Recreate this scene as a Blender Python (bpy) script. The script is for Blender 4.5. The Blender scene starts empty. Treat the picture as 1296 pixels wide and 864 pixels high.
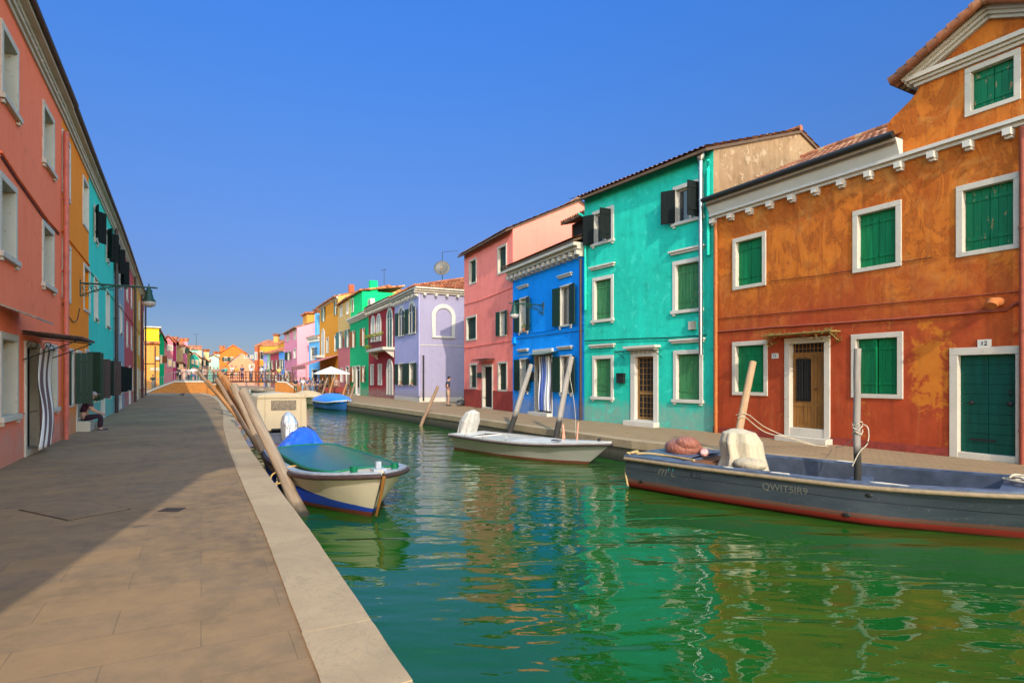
import bpy, bmesh, math, random
from mathutils import Vector, Matrix
random.seed(7)
R = math.radians
SC = bpy.context.scene
COL = SC.collection
CAMH, F, HX, HY = 1.6, 740.0, 648.0, 479.0      # eye height, focal length in px, principal column, horizon row (as measured on the 1296 px photo)
WZ = -0.57                                      # water level, the quays are at 0

# ------------------------------------------------------------------ materials
MATS = {}
class NT:
    def __init__(s, name):
        s.m = bpy.data.materials.new(name); s.m.use_nodes = True
        s.t = s.m.node_tree; s.n = s.t.nodes; s.l = s.t.links
        s.b = s.n['Principled BSDF']
        s.tc = s.n.new('ShaderNodeTexCoord')
    def link(s, a, b): s.l.new(a, b)
    def new(s, ty, **kw):
        n = s.n.new(ty)
        for k, v in kw.items():
            if k in n.inputs: n.inputs[k].default_value = v
            else: setattr(n, k, v)
        return n
    def vec(s, scale=(1,1,1), rot=0, src='Object'):
        mp = s.new('ShaderNodeMapping'); mp.inputs['Scale'].default_value = scale; mp.inputs['Rotation'].default_value = (0,0,rot)
        s.link(s.tc.outputs[src], mp.inputs['Vector']); return mp.outputs['Vector']
    def noise(s, v, scale, detail=4, rough=.55, dist=0):
        n = s.new('ShaderNodeTexNoise'); n.inputs['Scale'].default_value = scale; n.inputs['Detail'].default_value = detail
        n.inputs['Roughness'].default_value = rough; n.inputs['Distortion'].default_value = dist
        s.link(v, n.inputs['Vector']); return n.outputs['Fac']
    def ramp(s, f, stops):
        r = s.new('ShaderNodeValToRGB'); e = r.color_ramp.elements
        while len(e) < len(stops): e.new(.5)
        for i, (p, c) in enumerate(stops):
            e[i].position = p; e[i].color = (c, c, c, 1) if isinstance(c, (int, float)) else tuple(c) + (1,)
        s.link(f, r.inputs['Fac']); return r.outputs['Color']
    def mix(s, f, a, b, mode='MIX'):
        m = s.new('ShaderNodeMix', data_type='RGBA', blend_type=mode)
        for i, x in ((0, f), (6, a), (7, b)):
            if isinstance(x, (int, float)): m.inputs[i].default_value = x
            elif isinstance(x, (tuple, list)): m.inputs[i].default_value = tuple(x) + (1,)
            else: s.link(x, m.inputs[i])
        return m.outputs[2]
    def math(s, op, a, b=0.0, clamp=False):
        m = s.new('ShaderNodeMath', operation=op); m.use_clamp = clamp
        for i, x in ((0, a), (1, b)):
            if isinstance(x, (int, float)): m.inputs[i].default_value = x
            else: s.link(x, m.inputs[i])
        return m.outputs[0]
    def sep(s, v):
        n = s.new('ShaderNodeSeparateXYZ'); s.link(v, n.inputs[0]); return n.outputs
    def col(s, c):
        if isinstance(c, (tuple, list)): s.b.inputs['Base Color'].default_value = tuple(c) + (1,)
        else: s.link(c, s.b.inputs['Base Color'])
    def bump(s, h, strength=.3, dist=.02, prev=None):
        b = s.new('ShaderNodeBump'); b.inputs['Strength'].default_value = strength; b.inputs['Distance'].default_value = dist
        s.link(h, b.inputs['Height'])
        if prev is not None: s.link(prev, b.inputs['Normal'])
        s.link(b.outputs[0], s.b.inputs['Normal']); return b.outputs[0]
    def rough(s, v): s.b.inputs['Roughness'].default_value = v

def mul(c, k): return tuple(min(1, x*k) for x in c)

def plaster(name, c, c2=None, amt=.5, peel=None, rough=.85, bumpy=.35):
    if name in MATS: return MATS[name]
    t = NT(name); v = t.vec()
    big = t.noise(v, .55, 6, .6, .4); mid = t.noise(v, 2.6, 6, .62)
    vs = t.vec((2.2, 2.2, .35)); streak = t.noise(vs, 1.3, 5, .6)
    fine = t.noise(v, 38, 3, .6)
    c2 = c2 or mul(c, .78)
    f = t.ramp(t.math('ADD', t.math('MULTIPLY', big, .6), t.math('MULTIPLY', mid, .4)), [(.38, 0), (.62, 1)])
    base = t.mix(t.math('MULTIPLY', f, amt), c, c2)
    base = t.mix(t.ramp(streak, [(.50, 0), (.72, .6*amt)]), base, mul(c, 1.3))
    base = t.mix(t.ramp(mid, [(.55, 0), (.72, .7*amt)]), base, mul(c2, .66)); base = t.mix(t.ramp(t.noise(t.vec((3.2, 3.2, .18)), 1.6, 4, .6), [(.56, 0), (.76, .5*amt)]), base, mul(c2, .55))
    z = t.sep(t.tc.outputs['Object'])[2]
    zz = t.math('ADD', z, t.math('MULTIPLY', mid, -.9))
    low = t.ramp(zz, [(0.0, .75), (.45, 0)])
    base = t.mix(low, base, t.mix(mid, mul(c, .6), (.42, .38, .33)))
    if peel:
        pm = t.ramp(t.noise(v, 3.2, 8, .7, .6), [(.57, 0), (.60, 1)])
        base = t.mix(t.math('MULTIPLY', pm, peel[1]), base, peel[0])
    base = t.mix(t.math('MULTIPLY', fine, .18), base, mul(c2, .8))
    t.col(base); t.rough(rough); t.b.inputs['Specular IOR Level'].default_value = .25
    b1 = t.bump(mid, bumpy, .03); t.bump(fine, .3, .004, b1)
    MATS[name] = t.m; return t.m

def simple(name, c, rough=.6, var=.25, scale=6, metal=0, bump=0, spec=.4, stretch=(1,1,1), c2=None):
    if name in MATS: return MATS[name]
    t = NT(name); v = t.vec(stretch)
    n = t.noise(v, scale, 5, .6)
    t.col(t.mix(t.ramp(n, [(.3, 0), (.72, 1)]), mul(c, 1+var*.4), c2 or mul(c, 1-var)))
    t.rough(rough); t.b.inputs['Metallic'].default_value = metal; t.b.inputs['Specular IOR Level'].default_value = spec
    if bump: t.bump(n, bump, .01)
    MATS[name] = t.m; return t.m

def stone(name, c=(.54, .49, .40), peel=.5, rc=(.34,.24,.17)):
    if name in MATS: return MATS[name]
    t = NT(name); v = t.vec()
    n = t.noise(v, 9, 8, .7, .3); g = t.noise(v, 1.5, 5)
    b = t.mix(t.ramp(g, [(.35, 0), (.7, .6)]), c, mul(c, .78))
    b = t.mix(t.ramp(n, [(.60, 0), (.64, peel)]), b, rc)
    t.col(b); t.rough(.8); t.bump(n, .4, .008); MATS[name] = t.m; return t.m

def tiles(name='roof_tile_clay', c=(.27, .095, .042), pitch=.2, step=.36):
    if name in MATS: return MATS[name]
    t = NT(name); o = t.sep(t.tc.outputs['Object'])
    cx = t.math('FLOOR', t.math('DIVIDE', o[0], pitch)); cy = t.math('FLOOR', t.math('DIVIDE', o[1], step*.9))
    cb = t.new('ShaderNodeCombineXYZ'); t.link(cx, cb.inputs[0]); t.link(cy, cb.inputs[1])
    w = t.new('ShaderNodeTexWhiteNoise', noise_dimensions='3D'); t.link(cb.outputs[0], w.inputs['Vector'])
    n = t.noise(t.vec(), 5, 6, .65)
    b = t.ramp(w.outputs['Value'], [(0, mul(c, .45)), (.45, c), (.8, mul(c, 1.45)), (1, (.42, .27, .14))])
    b = t.mix(t.ramp(n, [(.52, 0), (.75, .7)]), b, (.10, .075, .05))
    t.col(b); t.rough(.9); t.bump(n, .3, .01); MATS[name] = t.m; return t.m

def wood(name, c=(.30, .17, .08), c2=(.12, .07, .035), stretch=(14, 14, 1.2), rough=.75):
    if name in MATS: return MATS[name]
    t = NT(name); n = t.noise(t.vec(stretch), 1.6, 7, .65, .3); n2 = t.noise(t.vec(), 1.1, 4)
    b = t.mix(t.ramp(n, [(.3, 0), (.7, 1)]), c, c2); b = t.mix(t.ramp(n2, [(.5, 0), (.8, .5)]), b, mul(c, 1.5))
    t.col(b); t.rough(rough); t.bump(n, .5, .006); MATS[name] = t.m; return t.m

def shutter_mat(name, c, peel=0, rough=.55):
    if name in MATS: return MATS[name]
    t = NT(name); v = t.vec((9, 9, .8)); n = t.noise(v, 1.5, 6, .65)
    b = t.mix(t.ramp(n, [(.3, 0), (.75, 1)]), mul(c, 1.15), mul(c, .6))
    if peel:
        z = t.sep(t.tc.outputs['Object'])[2]
        p = t.noise(t.vec((7, 7, 2.2)), 1.6, 8, .7, .4)
        b = t.mix(t.ramp(p, [(.60, 0), (.63, peel)]), b, (.42, .22, .10))
    t.col(b); t.rough(rough); t.b.inputs['Specular IOR Level'].default_value = .25; t.bump(n, .3, .004); MATS[name] = t.m; return t.m

def glass_pane(name='window_glass', c=(.02, .025, .03)):
    if name in MATS: return MATS[name]
    t = NT(name); t.col(c); t.rough(.08); t.b.inputs['Specular IOR Level'].default_value = .8
    MATS[name] = t.m; return t.m

# ------------------------------------------------------------------ mesh builder
class MB:
    def __init__(s): s.v = []; s.f = []; s.mi = []; s.sm = []; s.M = None
    def add(s, vs, fs, mi=0, sm=False):
        o = len(s.v)
        s.v += [tuple(s.M @ Vector(p)) if s.M else tuple(p) for p in vs]
        s.f += [tuple(i+o for i in f) for f in fs]; s.mi += [mi]*len(fs); s.sm += [sm]*len(fs); return s
    def box(s, x0, x1, y0, y1, z0, z1, mi=0):
        if x0 > x1: x0, x1 = x1, x0
        if y0 > y1: y0, y1 = y1, y0
        vs = [(x0,y0,z0),(x1,y0,z0),(x1,y1,z0),(x0,y1,z0),(x0,y0,z1),(x1,y0,z1),(x1,y1,z1),(x0,y1,z1)]
        return s.add(vs, [(3,2,1,0),(4,5,6,7),(0,1,5,4),(1,2,6,5),(2,3,7,6),(3,0,4,7)], mi)
    def quad(s, a, b, c, d, mi=0): return s.add([a,b,c,d], [(0,1,2,3)], mi)
    def poly(s, pts, mi=0): return s.add(pts, [tuple(range(len(pts)))], mi)
    def prism(s, pts, h, mi=0):      # pts: closed 3-D outline, h: extrusion vector
        n = len(pts); h = Vector(h); top = [tuple(Vector(p)+h) for p in pts]
        fs = [tuple(range(n))[::-1], tuple(range(n, 2*n))] + [(i, (i+1) % n, n+(i+1) % n, n+i) for i in range(n)]
        return s.add(list(pts)+top, fs, mi)
    def tube(s, path, r, n=8, mi=0, cap=True, sm=True):
        P = [Vector(p) for p in path]; rr = r if isinstance(r, (list, tuple)) else [r]*len(P)
        vs = []; fs = []; up = Vector((0, 0, 1))
        for i, p in enumerate(P):
            d = (P[min(i+1, len(P)-1)] - P[max(i-1, 0)])
            if d.length < 1e-6: d = Vector((0, 0, 1))
            d.normalize()
            a = d.cross(up) if abs(d.z) < .95 else d.cross(Vector((1, 0, 0)))
            a.normalize(); b = d.cross(a)
            for k in range(n):
                t = 2*math.pi*k/n; vs.append(tuple(p + a*math.cos(t)*rr[i] + b*math.sin(t)*rr[i]))
        for i in range(len(P)-1):
            for k in range(n): fs.append((i*n+k, i*n+(k+1) % n, (i+1)*n+(k+1) % n, (i+1)*n+k))
        s.add(vs, fs, mi, sm)
        if cap: s.add(vs[:n], [tuple(range(n))], mi); s.add(vs[-n:], [tuple(range(n))[::-1]], mi)
        return s
    def obox(s, o, ax, ay, az, mi=0):   # oriented box from corner o and three edge vectors
        o, ax, ay, az = map(Vector, (o, ax, ay, az))
        vs = [o, o+ax, o+ax+ay, o+ay, o+az, o+ax+az, o+ax+ay+az, o+ay+az]
        return s.add([tuple(v) for v in vs], [(3,2,1,0),(4,5,6,7),(0,1,5,4),(1,2,6,5),(2,3,7,6),(3,0,4,7)], mi)
    def lathe(s, c, prof, n=16, mi=0):
        vs = []; fs = []
        for r, z in prof:
            for k in range(n): t = 2*math.pi*k/n; vs.append((c[0]+r*math.cos(t), c[1]+r*math.sin(t), c[2]+z))
        for i in range(len(prof)-1):
            for k in range(n): fs.append((i*n+k, i*n+(k+1) % n, (i+1)*n+(k+1) % n, (i+1)*n+k))
        return s.add(vs, fs, mi, True)
    def blob(s, c, r, n=10, mi=0, seed=0, j=.0, sq=1.0):
        rng = random.Random(seed); vs = []; fs = []; rx, ry, rz = r
        for i in range(n+1):
            a = math.pi*i/n
            for k in range(2*n):
                b = math.pi*k/n; q = 1 + rng.uniform(-j, j)
                sx = math.sin(a)**sq if math.sin(a) > 0 else 0
                vs.append((c[0]+rx*q*sx*math.cos(b), c[1]+ry*q*sx*math.sin(b), c[2]+rz*q*math.cos(a)))
        m = 2*n
        for i in range(n):
            for k in range(m): fs.append((i*m+k, (i+1)*m+k, (i+1)*m+(k+1) % m, i*m+(k+1) % m))
        return s.add(vs, fs, mi, True)
    def build(s, name, mats, parent=None, bevel=0):
        me = bpy.data.meshes.new(name); me.from_pydata(s.v, [], s.f)
        mats = mats if isinstance(mats, (list, tuple)) else [mats]
        for m in mats: me.materials.append(m)
        me.polygons.foreach_set('material_index', s.mi); me.polygons.foreach_set('use_smooth', s.sm); me.update()
        o = bpy.data.objects.new(name, me); COL.objects.link(o)
        if parent: o.parent = parent
        if bevel:
            b = o.modifiers.new('Bevel', 'BEVEL'); b.width = bevel; b.segments = 1; b.limit_method = 'ANGLE'
        return o

def tag(o, label=None, cat=None, group=None, kind=None):
    if label: o['label'] = label
    if cat: o['category'] = cat
    if group: o['group'] = group
    if kind: o['kind'] = kind
    return o
def thing(name, label, cat, loc=(0,0,0), rz=0, group=None):
    o = bpy.data.objects.new(name, None); COL.objects.link(o); o.location = loc; o.rotation_euler = (0, 0, rz); o.empty_display_size = .2
    return tag(o, label, cat, group)
def ground(x, y, z=0.0):                        # photo pixel -> point on the level z
    Y = (CAMH - z)*F/(y-HY); return ((x-HX)/F*Y, Y)
def at(x, Y, y=None):                           # photo column (and row) at distance Y
    return ((x-HX)/F*Y, Y) if y is None else ((x-HX)/F*Y, Y, CAMH-(y-HY)*Y/F)
def copy_tree(o, parent=None):
    c = o.copy(); COL.objects.link(c)
    if parent: c.parent = parent
    for ch in o.children: copy_tree(ch, c)
    return c

# ------------------------------------------------------------------ shared materials
M_stone = stone('white_istrian_stone'); M_stone_old = stone('old_peeling_stone', (.52, .48, .40), .85)
M_stone_clean = stone('painted_white_stone', (.56, .53, .46), .25, (.45, .43, .4))
M_tile = tiles(); M_glass = glass_pane()
M_dgreen = shutter_mat('dark_green_shutter_paint', (.008, .035, .022))
M_black = shutter_mat('black_green_shutter_paint', (.005, .009, .009), rough=.9)
M_green = shutter_mat('bright_green_shutter_paint', (.0, .17, .055), .0)
M_green_p = shutter_mat('peeling_green_shutter_paint', (.0, .15, .06), .9)
M_mgreen = shutter_mat('faded_green_shutter_paint', (.045, .20, .075), .25)
M_garage = shutter_mat('teal_green_door_paint', (.0, .065, .045), .0)
M_teal_sh = shutter_mat('grey_teal_shutter_paint', (.05, .14, .13))
M_brown_sh = shutter_mat('brown_shutter_stain', (.22, .065, .015))
M_slate = shutter_mat('slate_blue_shutter_paint', (.04, .07, .085))
M_white_sh = shutter_mat('white_shutter_paint', (.55, .54, .5))
M_sash = simple('cream_sash_paint', (.55, .50, .42), .6)
M_curtain = simple('pale_curtain_cloth', (.50, .48, .42), .9, .5, 9, stretch=(4, 4, .4))
M_iron = simple('black_wrought_iron', (.015, .016, .016), .5, .3, 20)
M_iron_green = simple('green_cast_iron', (.008, .05, .035), .45, .3, 20)
M_doorwood = wood('varnished_door_wood', (.30, .13, .02), (.13, .05, .008))
M_pipe = simple('brown_drain_pipe', (.06, .035, .03), .5)
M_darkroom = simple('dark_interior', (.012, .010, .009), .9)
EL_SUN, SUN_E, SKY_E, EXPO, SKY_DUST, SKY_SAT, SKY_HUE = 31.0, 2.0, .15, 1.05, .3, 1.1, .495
SKY_FILL = (.75, .52, .36)
SKY_RAMP = [(0.0, (.030, .031, .042)), (.12, (.035, .036, .050)), (.21, (.050, .050, .073)), (.35, (.060, .072, .105)), (.57, (.062, .104, .170)), (.86, (1, .74, .50)), (1.0, (1, .74, .50))]; SKY_K = 5.0  # overhead stops raised and warmed as added fill, above the real sky level
# ------------------------------------------------------------------ houses
def leaf(hx, z0, z1, w, side, ang, mat, parent, n=3, y=-.045, th=.035, slats=False):
    """one shutter leaf: hinge at hx, side=+1 closes towards +x, ang 0 closed .. 180 folded back on the wall"""
    m = MB(); a = R(ang); d = Vector((math.cos(a)*side, -math.sin(a), 0)); nrm = Vector((math.sin(a)*side, math.cos(a), 0))*th
    o = Vector((hx, y, z0)); h = z1-z0; bw = w/n
    for i in range(n):
        m.obox(o + d*(i*bw+.003), d*(bw-.006), nrm, (0, 0, h))
    for zz in (.16, .80):
        m.obox(o + d*.01 + Vector((0, 0, h*zz)) - nrm*.45, d*(w-.02), nrm*.4, (0, 0, .07))
    if slats:
        for k in range(int(h/.09)):
            m.obox(o + d*.05 + Vector((0, 0, .05+k*.09)) - nrm*.3, d*(w-.1), nrm*.25, (0, 0, .05))
    return m.build('shutter', mat, parent)

class House:
    def __init__(s, name, label, A, B, group='houses along the canal', cat='house'):
        s.A = Vector((A[0], A[1])); s.B = Vector((B[0], B[1])); s.L = (s.B-s.A).length
        d = (s.B-s.A)/s.L; s.d = d; s.rz = math.atan2(d.y, d.x)
        s.root = thing(name, label, cat, (A[0], A[1], 0), s.rz, group); s.op = []; s.det = True
    def px(s, x, y):
        u = (x-HX)/F; Y = (s.A.x*s.d.y - s.A.y*s.d.x)/(u*s.d.y - s.d.x)   # ray meets facade line
        X = u*Y; return (Vector((X, Y))-s.A).dot(s.d), CAMH-(y-HY)*Y/F
    def sx(s, x): return s.px(x, HY)[0]
    def rect(s, x0, x1, y0, y1):
        xm = (x0+x1)/2; return (s.sx(x0), s.sx(x1), s.px(xm, y1)[1], s.px(xm, y0)[1])
    def build_wall(s, h, D, mat, side_mat=None, rise=1.4, gable=True, skirt=None, zb=-.05, plinth=.0):
        s.h, s.D, s.rise = h, D, rise; m = MB(); L = s.L
        xs = sorted({0, L, *[o[0] for o in s.op], *[o[1] for o in s.op]}); zs = sorted({zb, h, *[o[2] for o in s.op], *[o[3] for o in s.op]})
        xs = [x for x in xs if 0 <= x <= L]; zs = [z for z in zs if zb <= z <= h]
        for i in range(len(xs)-1):
            for j in range(len(zs)-1):
                cx, cz = (xs[i]+xs[i+1])/2, (zs[j]+zs[j+1])/2
                if any(o[0] < cx < o[1] and o[2] < cz < o[3] for o in s.op): continue
                m.quad((xs[i], 0, zs[j]), (xs[i+1], 0, zs[j]), (xs[i+1], 0, zs[j+1]), (xs[i], 0, zs[j+1]))
        e = .004; g = [(h+rise)] if gable else []
        for x in (e, L-e):
            pts = [(x, 0.001, zb), (x, D, zb), (x, D, h)] + ([(x, D/2, h+rise)] if gable else []) + [(x, 0.001, h)]
            m.poly(pts if x > e*2 else pts[::-1], 1)
        m.quad((0, D, zb), (0, D, h), (L, D, h), (L, D, zb), 1)
        m.quad((0, .3, h-.01), (L, .3, h-.01), (L, D, h-.01), (0, D, h-.01), 1)
        o = m.build('wall', [mat, side_mat or mat], s.root)
        if skirt:
            doors = sorted([(o_[0], o_[1]) for o_ in s.op if o_[2] < .35]); x = 0
            for a, b in doors + [(L, L)]:
                if a-.13 > x: k = MB(); k.box(x, a-.13 if a < L else L, -.025, .0, -.03, skirt[0]); k.build('plinth', skirt[1], s.root)
                x = b+.13
        return o
    def roof(s, oh=.35, mat=None, fine=True, over=.06, flat_back=False, hip=0, thick=.09, x0=None, x1=None, back=True):
        L, D, h, rise = s.L, s.D, s.h, s.rise; m = MB(); mat = mat or M_tile
        x0 = -over if x0 is None else x0; x1 = L+over if x1 is None else x1
        pitch = .2; slope = rise/(D/2); W = x1-x0
        if fine:
            nx = max(2, int(W/pitch))*6; ny = int((D/2+oh)/.36)
            for side in (0, 1):
                if side and not back: continue
                rows = []
                for j in range(ny+1):
                    for e in ((0, 1) if j < ny else (0,)):
                        t = (j+e)*(D/2+oh)/ny; y = -oh + t; lift = .035*(1-e)
                        z = h + slope*(y) + .10 + lift
                        rows.append((y if not side else D-y, z))
                vs = []; fs = []
                for (y, z) in rows:
                    for i in range(nx+1):
                        x = x0+W*i/nx; c = abs(math.cos(math.pi*(x-x0)/pitch)); c = c**.7
                        vs.append((x, y, z+.055*c))
                for j in range(len(rows)-1):
                    for i in range(nx):
                        q = (j*(nx+1)+i, j*(nx+1)+i+1, (j+1)*(nx+1)+i+1, (j+1)*(nx+1)+i); fs.append(q if not side else q[::-1])
                m.add(vs, fs, 0, False)
            m.tube([(x0, D/2, h+rise+.17), (x1, D/2, h+rise+.17)], .11, 8)
        for side in ((0, 1) if back else (0,)):
            y0, y1 = (-oh, D/2) if not side else (D+oh, D/2); z0 = h-slope*oh; z1 = h+rise
            m.prism([(x0, y0, z0), (x1, y0, z0), (x1, y1, z1), (x0, y1, z1)], (0, 0, thick if fine else .16), 1 if fine else 0)
        return m.build('roof', [mat, M_rafter], s.root)
    def cornice(s, z0, z1, proj=.35, mat=None, dent=0, dw=.12, dh=.16, steps=3, x0=-.03, x1=None, dproj=None, name='cornice', dz=None):
        m = MB(); x1 = s.L+.03 if x1 is None else x1
        for k in range(steps):
            a = z0+(z1-z0)*k/steps; b = z0+(z1-z0)*(k+1)/steps; m.box(x0, x1, -proj*(k+1)/steps, .0, a, b-.002)
        if dent:
            dp = dproj or proj*.8; n = int((x1-x0)/dent)
            for i in range(n+1):
                x = x0+.1+(x1-x0-.2)*i/n; zt = (dz if dz is not None else z0-.002)
                m.box(x-dw/2, x+dw/2, -dp, .0, zt-dh, zt)
                m.box(x-dw/2+.01, x+dw/2-.01, -dp*.6, .0, zt-dh*1.4, zt-dh)
        return m.build(name, mat or M_stone, s.root)
    def window(s, r, kind='closed', mat=None, fw=.12, smat=None, sill=.0, ang=(172, 172), n=3, lintel=None, pane='glass', top=None, proud=.03, hole=True, slats=False, label=None, sash=True, wide=1.0):
        x0, x1, z0, z1 = r; mat = mat or M_dgreen; smat = smat or M_stone
        if hole: s.op.append((x0, x1, z0, z1))
        def make():
            m = MB(); p = proud; t = fw if top is None else top; dy = .47 if kind == 'inner' else .2
            m.box(x0-fw, x0, -p, dy, z0, z1); m.box(x1, x1+fw, -p, dy, z0, z1)
            m.box(x0-fw, x1+fw, -p-.002, dy, z1, z1+max(t, .02)); sl = sill or 0
            m.box(x0-fw-sl*.8, x1+fw+sl*.8, -p-sl-.003, dy, z0-max(.07, fw*.8), z0)
            if sill:
                for x in (x0-fw*.5, x1+fw*.5): m.box(x-.05, x+.05, -p-sl*.6, 0, z0-.17, z0-max(.07, fw*.8))
            w = m.build('window', smat, s.root, .006 if s.det else 0)
            if label: w['label'] = label
            if lintel:
                k = MB(); zz, pr, ex = lintel
                k.box(x0-fw-ex, x1+fw+ex, -pr, 0, zz+.07, zz+.13); k.box(x0-fw-ex*.5, x1+fw+ex*.5, -pr*.6, 0, zz, zz+.069)
                k.build('lintel_moulding', smat, w, .005 if s.det else 0)
            if kind != 'closed':
                pd = .46 if kind == 'inner' else .13; g = MB(); g.quad((x0, pd, z0), (x1, pd, z0), (x1, pd, z1), (x0, pd, z1))
                g.build('pane', {'glass': M_glass, 'curtain': M_curtain, 'dark': M_darkroom}.get(pane, M_glass), w)
                if pane != 'dark' and sash and kind != 'inner':
                    f = MB(); b = .045; xm = (x0+x1)/2
                    f.box(x0+.003, x0+b, .09, .128, z0+.003, z1-.003); f.box(x1-b, x1-.003, .09, .128, z0+.003, z1-.003); f.box(xm-b*.6, xm+b*.6, .088, .129, z0+.004, z1-.004)
                    f.box(x0+.004, x1-.004, .09, .127, z0+.004, z0+b); f.box(x0+.004, x1-.004, .09, .127, z1-b, z1-.004)
                    f.build('sash', M_sash, w)
            hw = (x1-x0)/2*wide
            if kind == 'closed':
                leaf(x0+.005, z0+.01, z1-.01, hw-.008, 1, 0, mat, w, n, .10, slats=slats); leaf(x1-.005, z0+.01, z1-.01, hw-.008, -1, 0, mat, w, n, .10, slats=slats)
            elif kind == 'ajar':
                leaf(x0+.005, z0+.01, z1-.01, hw*.98, 1, ang[0], mat, w, n, .10); leaf(x1-.005, z0+.01, z1-.01, hw*.98, -1, ang[1], mat, w, n, .10)
            elif kind == 'open':
                leaf(x0-.005, z0-.01, z1+.01, hw, 1, ang[0], mat, w, n, -proud-.02, slats=slats); leaf(x1+.005, z0-.01, z1+.01, hw, -1, ang[1], mat, w, n, -proud-.02, slats=slats)
            elif kind == 'inner':          # shutter set deep in the reveal
                leaf(x0+.03, z0+.01, z1-.01, min(hw*.9, .36), 1, -78, mat, w, n, .09)
            return w
        s.todo.append(make) if hasattr(s, 'todo') else make()
    def arch(s, r, rise=None, kind='glass', fw=.13, smat=None, mat=None, ang=172, pane=None, proud=.06, door=False, fill=None):
        x0, x1, z0, z1 = r; rad = (x1-x0)/2; xm = (x0+x1)/2; zs = z1-rad; smat = smat or M_stone_clean; n = 10
        inn = [(x0, z0), (x0, zs)] + [(xm-rad*math.cos(math.pi*k/n), zs+rad*math.sin(math.pi*k/n)) for k in range(1, n)] + [(x1, zs), (x1, z0)]
        ro = rad+fw; out = [(x0-fw, z0), (x0-fw, zs)] + [(xm-ro*math.cos(math.pi*k/n), zs+ro*math.sin(math.pi*k/n)) for k in range(1, n)] + [(x1+fw, zs), (x1+fw, z0)]
        m = MB()
        for k in range(len(inn)-1):
            a, b, c, d = inn[k], inn[k+1], out[k+1], out[k]
            m.prism([(q[0], 0.01, q[1]) for q in (a, b, c, d)], (0, -proud-.01, 0))
        if not door: m.box(x0-fw-.04, x1+fw+.04, -proud-.03, 0, z0-.1, z0)
        w = m.build('door' if door else 'window', smat, s.root)
        g = MB(); g.prism([(q[0], 0, q[1]) for q in inn], (0, -.02, 0)); g.build('pane' if not fill else 'infill', fill or pane or M_glass, w)
        if kind == 'open':
            leaf(x0-.01, z0, zs+rad*.5, rad, 1, ang, mat, w, 2, -proud-.01); leaf(x1+.01, z0, zs+rad*.5, rad, -1, ang, mat, w, 2, -proud-.01)
        if not fill:
            f = MB(); f.box(xm-.025, xm+.025, -.045, -.02, z0, z1-.03); f.box(x0, x1, -.044, -.02, zs-.03, zs+.03); f.build('sash', M_sash, w)
        return w
    def door(s, r, mat=None, fw=.14, smat=None, style='panel', step=.12, label=None, dy=.14, top=None):
        x0, x1, z0, z1 = r; smat = smat or M_stone; s.op.append((x0, x1, -.05, z1)); mat = mat or M_doorwood
        def make():
            m = MB(); p = .035; t = fw if top is None else top
            m.box(x0-fw, x0, -p, .2, 0, z1); m.box(x1, x1+fw, -p, .2, 0, z1); m.box(x0-fw, x1+fw, -p-.002, .2, z1, z1+t)
            m.box(x0, x1, -.02, .2, -.05, z0)
            if step: m.box(x0-fw-.08, x1+fw+.08, -.32, -.037, -.02, step)
            w = m.build('door', smat, s.root, .006 if s.det else 0)
            if label: w['label'] = label
            g = MB()
            if style == 'open':
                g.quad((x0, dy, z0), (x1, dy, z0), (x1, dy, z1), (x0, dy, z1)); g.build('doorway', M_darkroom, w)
            elif style == 'boards':
                n = int((z1-z0)/.19); hh = (z1-z0)/n; xm = (x0+x1)/2
                for (a, b) in ((x0+.003, xm-.004), (xm+.004, x1-.003)):
                    for i in range(n): g.box(a, b, dy-.05, dy, z0+i*hh+.003, z0+(i+1)*hh-.003)
                g.box(xm-.004, xm+.004, dy-.02, dy, z0, z1)
                g.build('door_leaf', mat, w)
                q = MB(); q.box(xm-.32, xm+.12, dy-.065, dy-.051, z0+.24, z0+.285); q.blob((xm-.28, dy-.06, z0+1.0), (.05, .03, .05), 5); q.blob((xm+.35, dy-.06, z0+1.0), (.05, .03, .05), 5); q.tube([(x1-.12, dy-.055, z0+1.15), (x1-.1, dy-.10, z0+1.2), (x1-.12, dy-.055, z0+1.28)], .012, 6)
                q.build('door_hardware', M_iron, w)
            elif style == 'double':
                xs_ = x0+(x1-x0)*.62; zt_ = z1-.26
                for (a, b) in ((x0, xs_-.006), (xs_+.006, x1)):
                    g.box(a, b, dy, dy+.04, z0, zt_-.03)
                    for (c, e) in ((a, a+.07), (b-.07, b)): g.box(c, e, dy-.025, dy, z0, zt_-.03)
                    for q in (z0, z0+.55, zt_-.12): g.box(a+.07, b-.07, dy-.022, dy, q, q+.09)
                    n = 4
                    for k in range(n): w0 = a+.08+(b-a-.16)*k/n; g.box(w0+.004, w0+(b-a-.16)/n-.004, dy-.012, dy-.001, z0+.10, z0+.54)
                g.box(x0, x1, dy-.03, dy+.04, zt_-.03, zt_+.03)
                for k in range(9): w0 = x0+(x1-x0)*(k+.5)/9; g.box(w0-.008, w0+.008, dy-.01, dy, zt_+.03, z1)
                g.box(x0, x1, dy-.012, dy-.002, zt_+.12, zt_+.135)
                dl = g.build('door_leaf', mat, w)
                k = MB(); k.box(x0+.08, xs_-.085, dy-.004, dy-.001, z0+.68, zt_-.14); k.box(x0, x1, dy+.002, dy+.01, zt_+.03, z1); k.build('door_glass', M_darkroom, dl)
                k = MB(); k.tube([(xs_+.04, dy-.03, z0+1.0), (xs_+.04, dy-.08, z0+1.0), (xs_+.14, dy-.08, z0+1.0)], .012, 6); k.build('handle', M_iron, dl)
            elif style in ('grille', 'panel', 'iron'):
                g.box(x0, x1, dy, dy+.04, z0, z1)
                b = .07; zz = [z0, z0+(z1-z0)*.42, z1] if style != 'panel' else [z0, z0+.55, z1-.35, z1]
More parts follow.
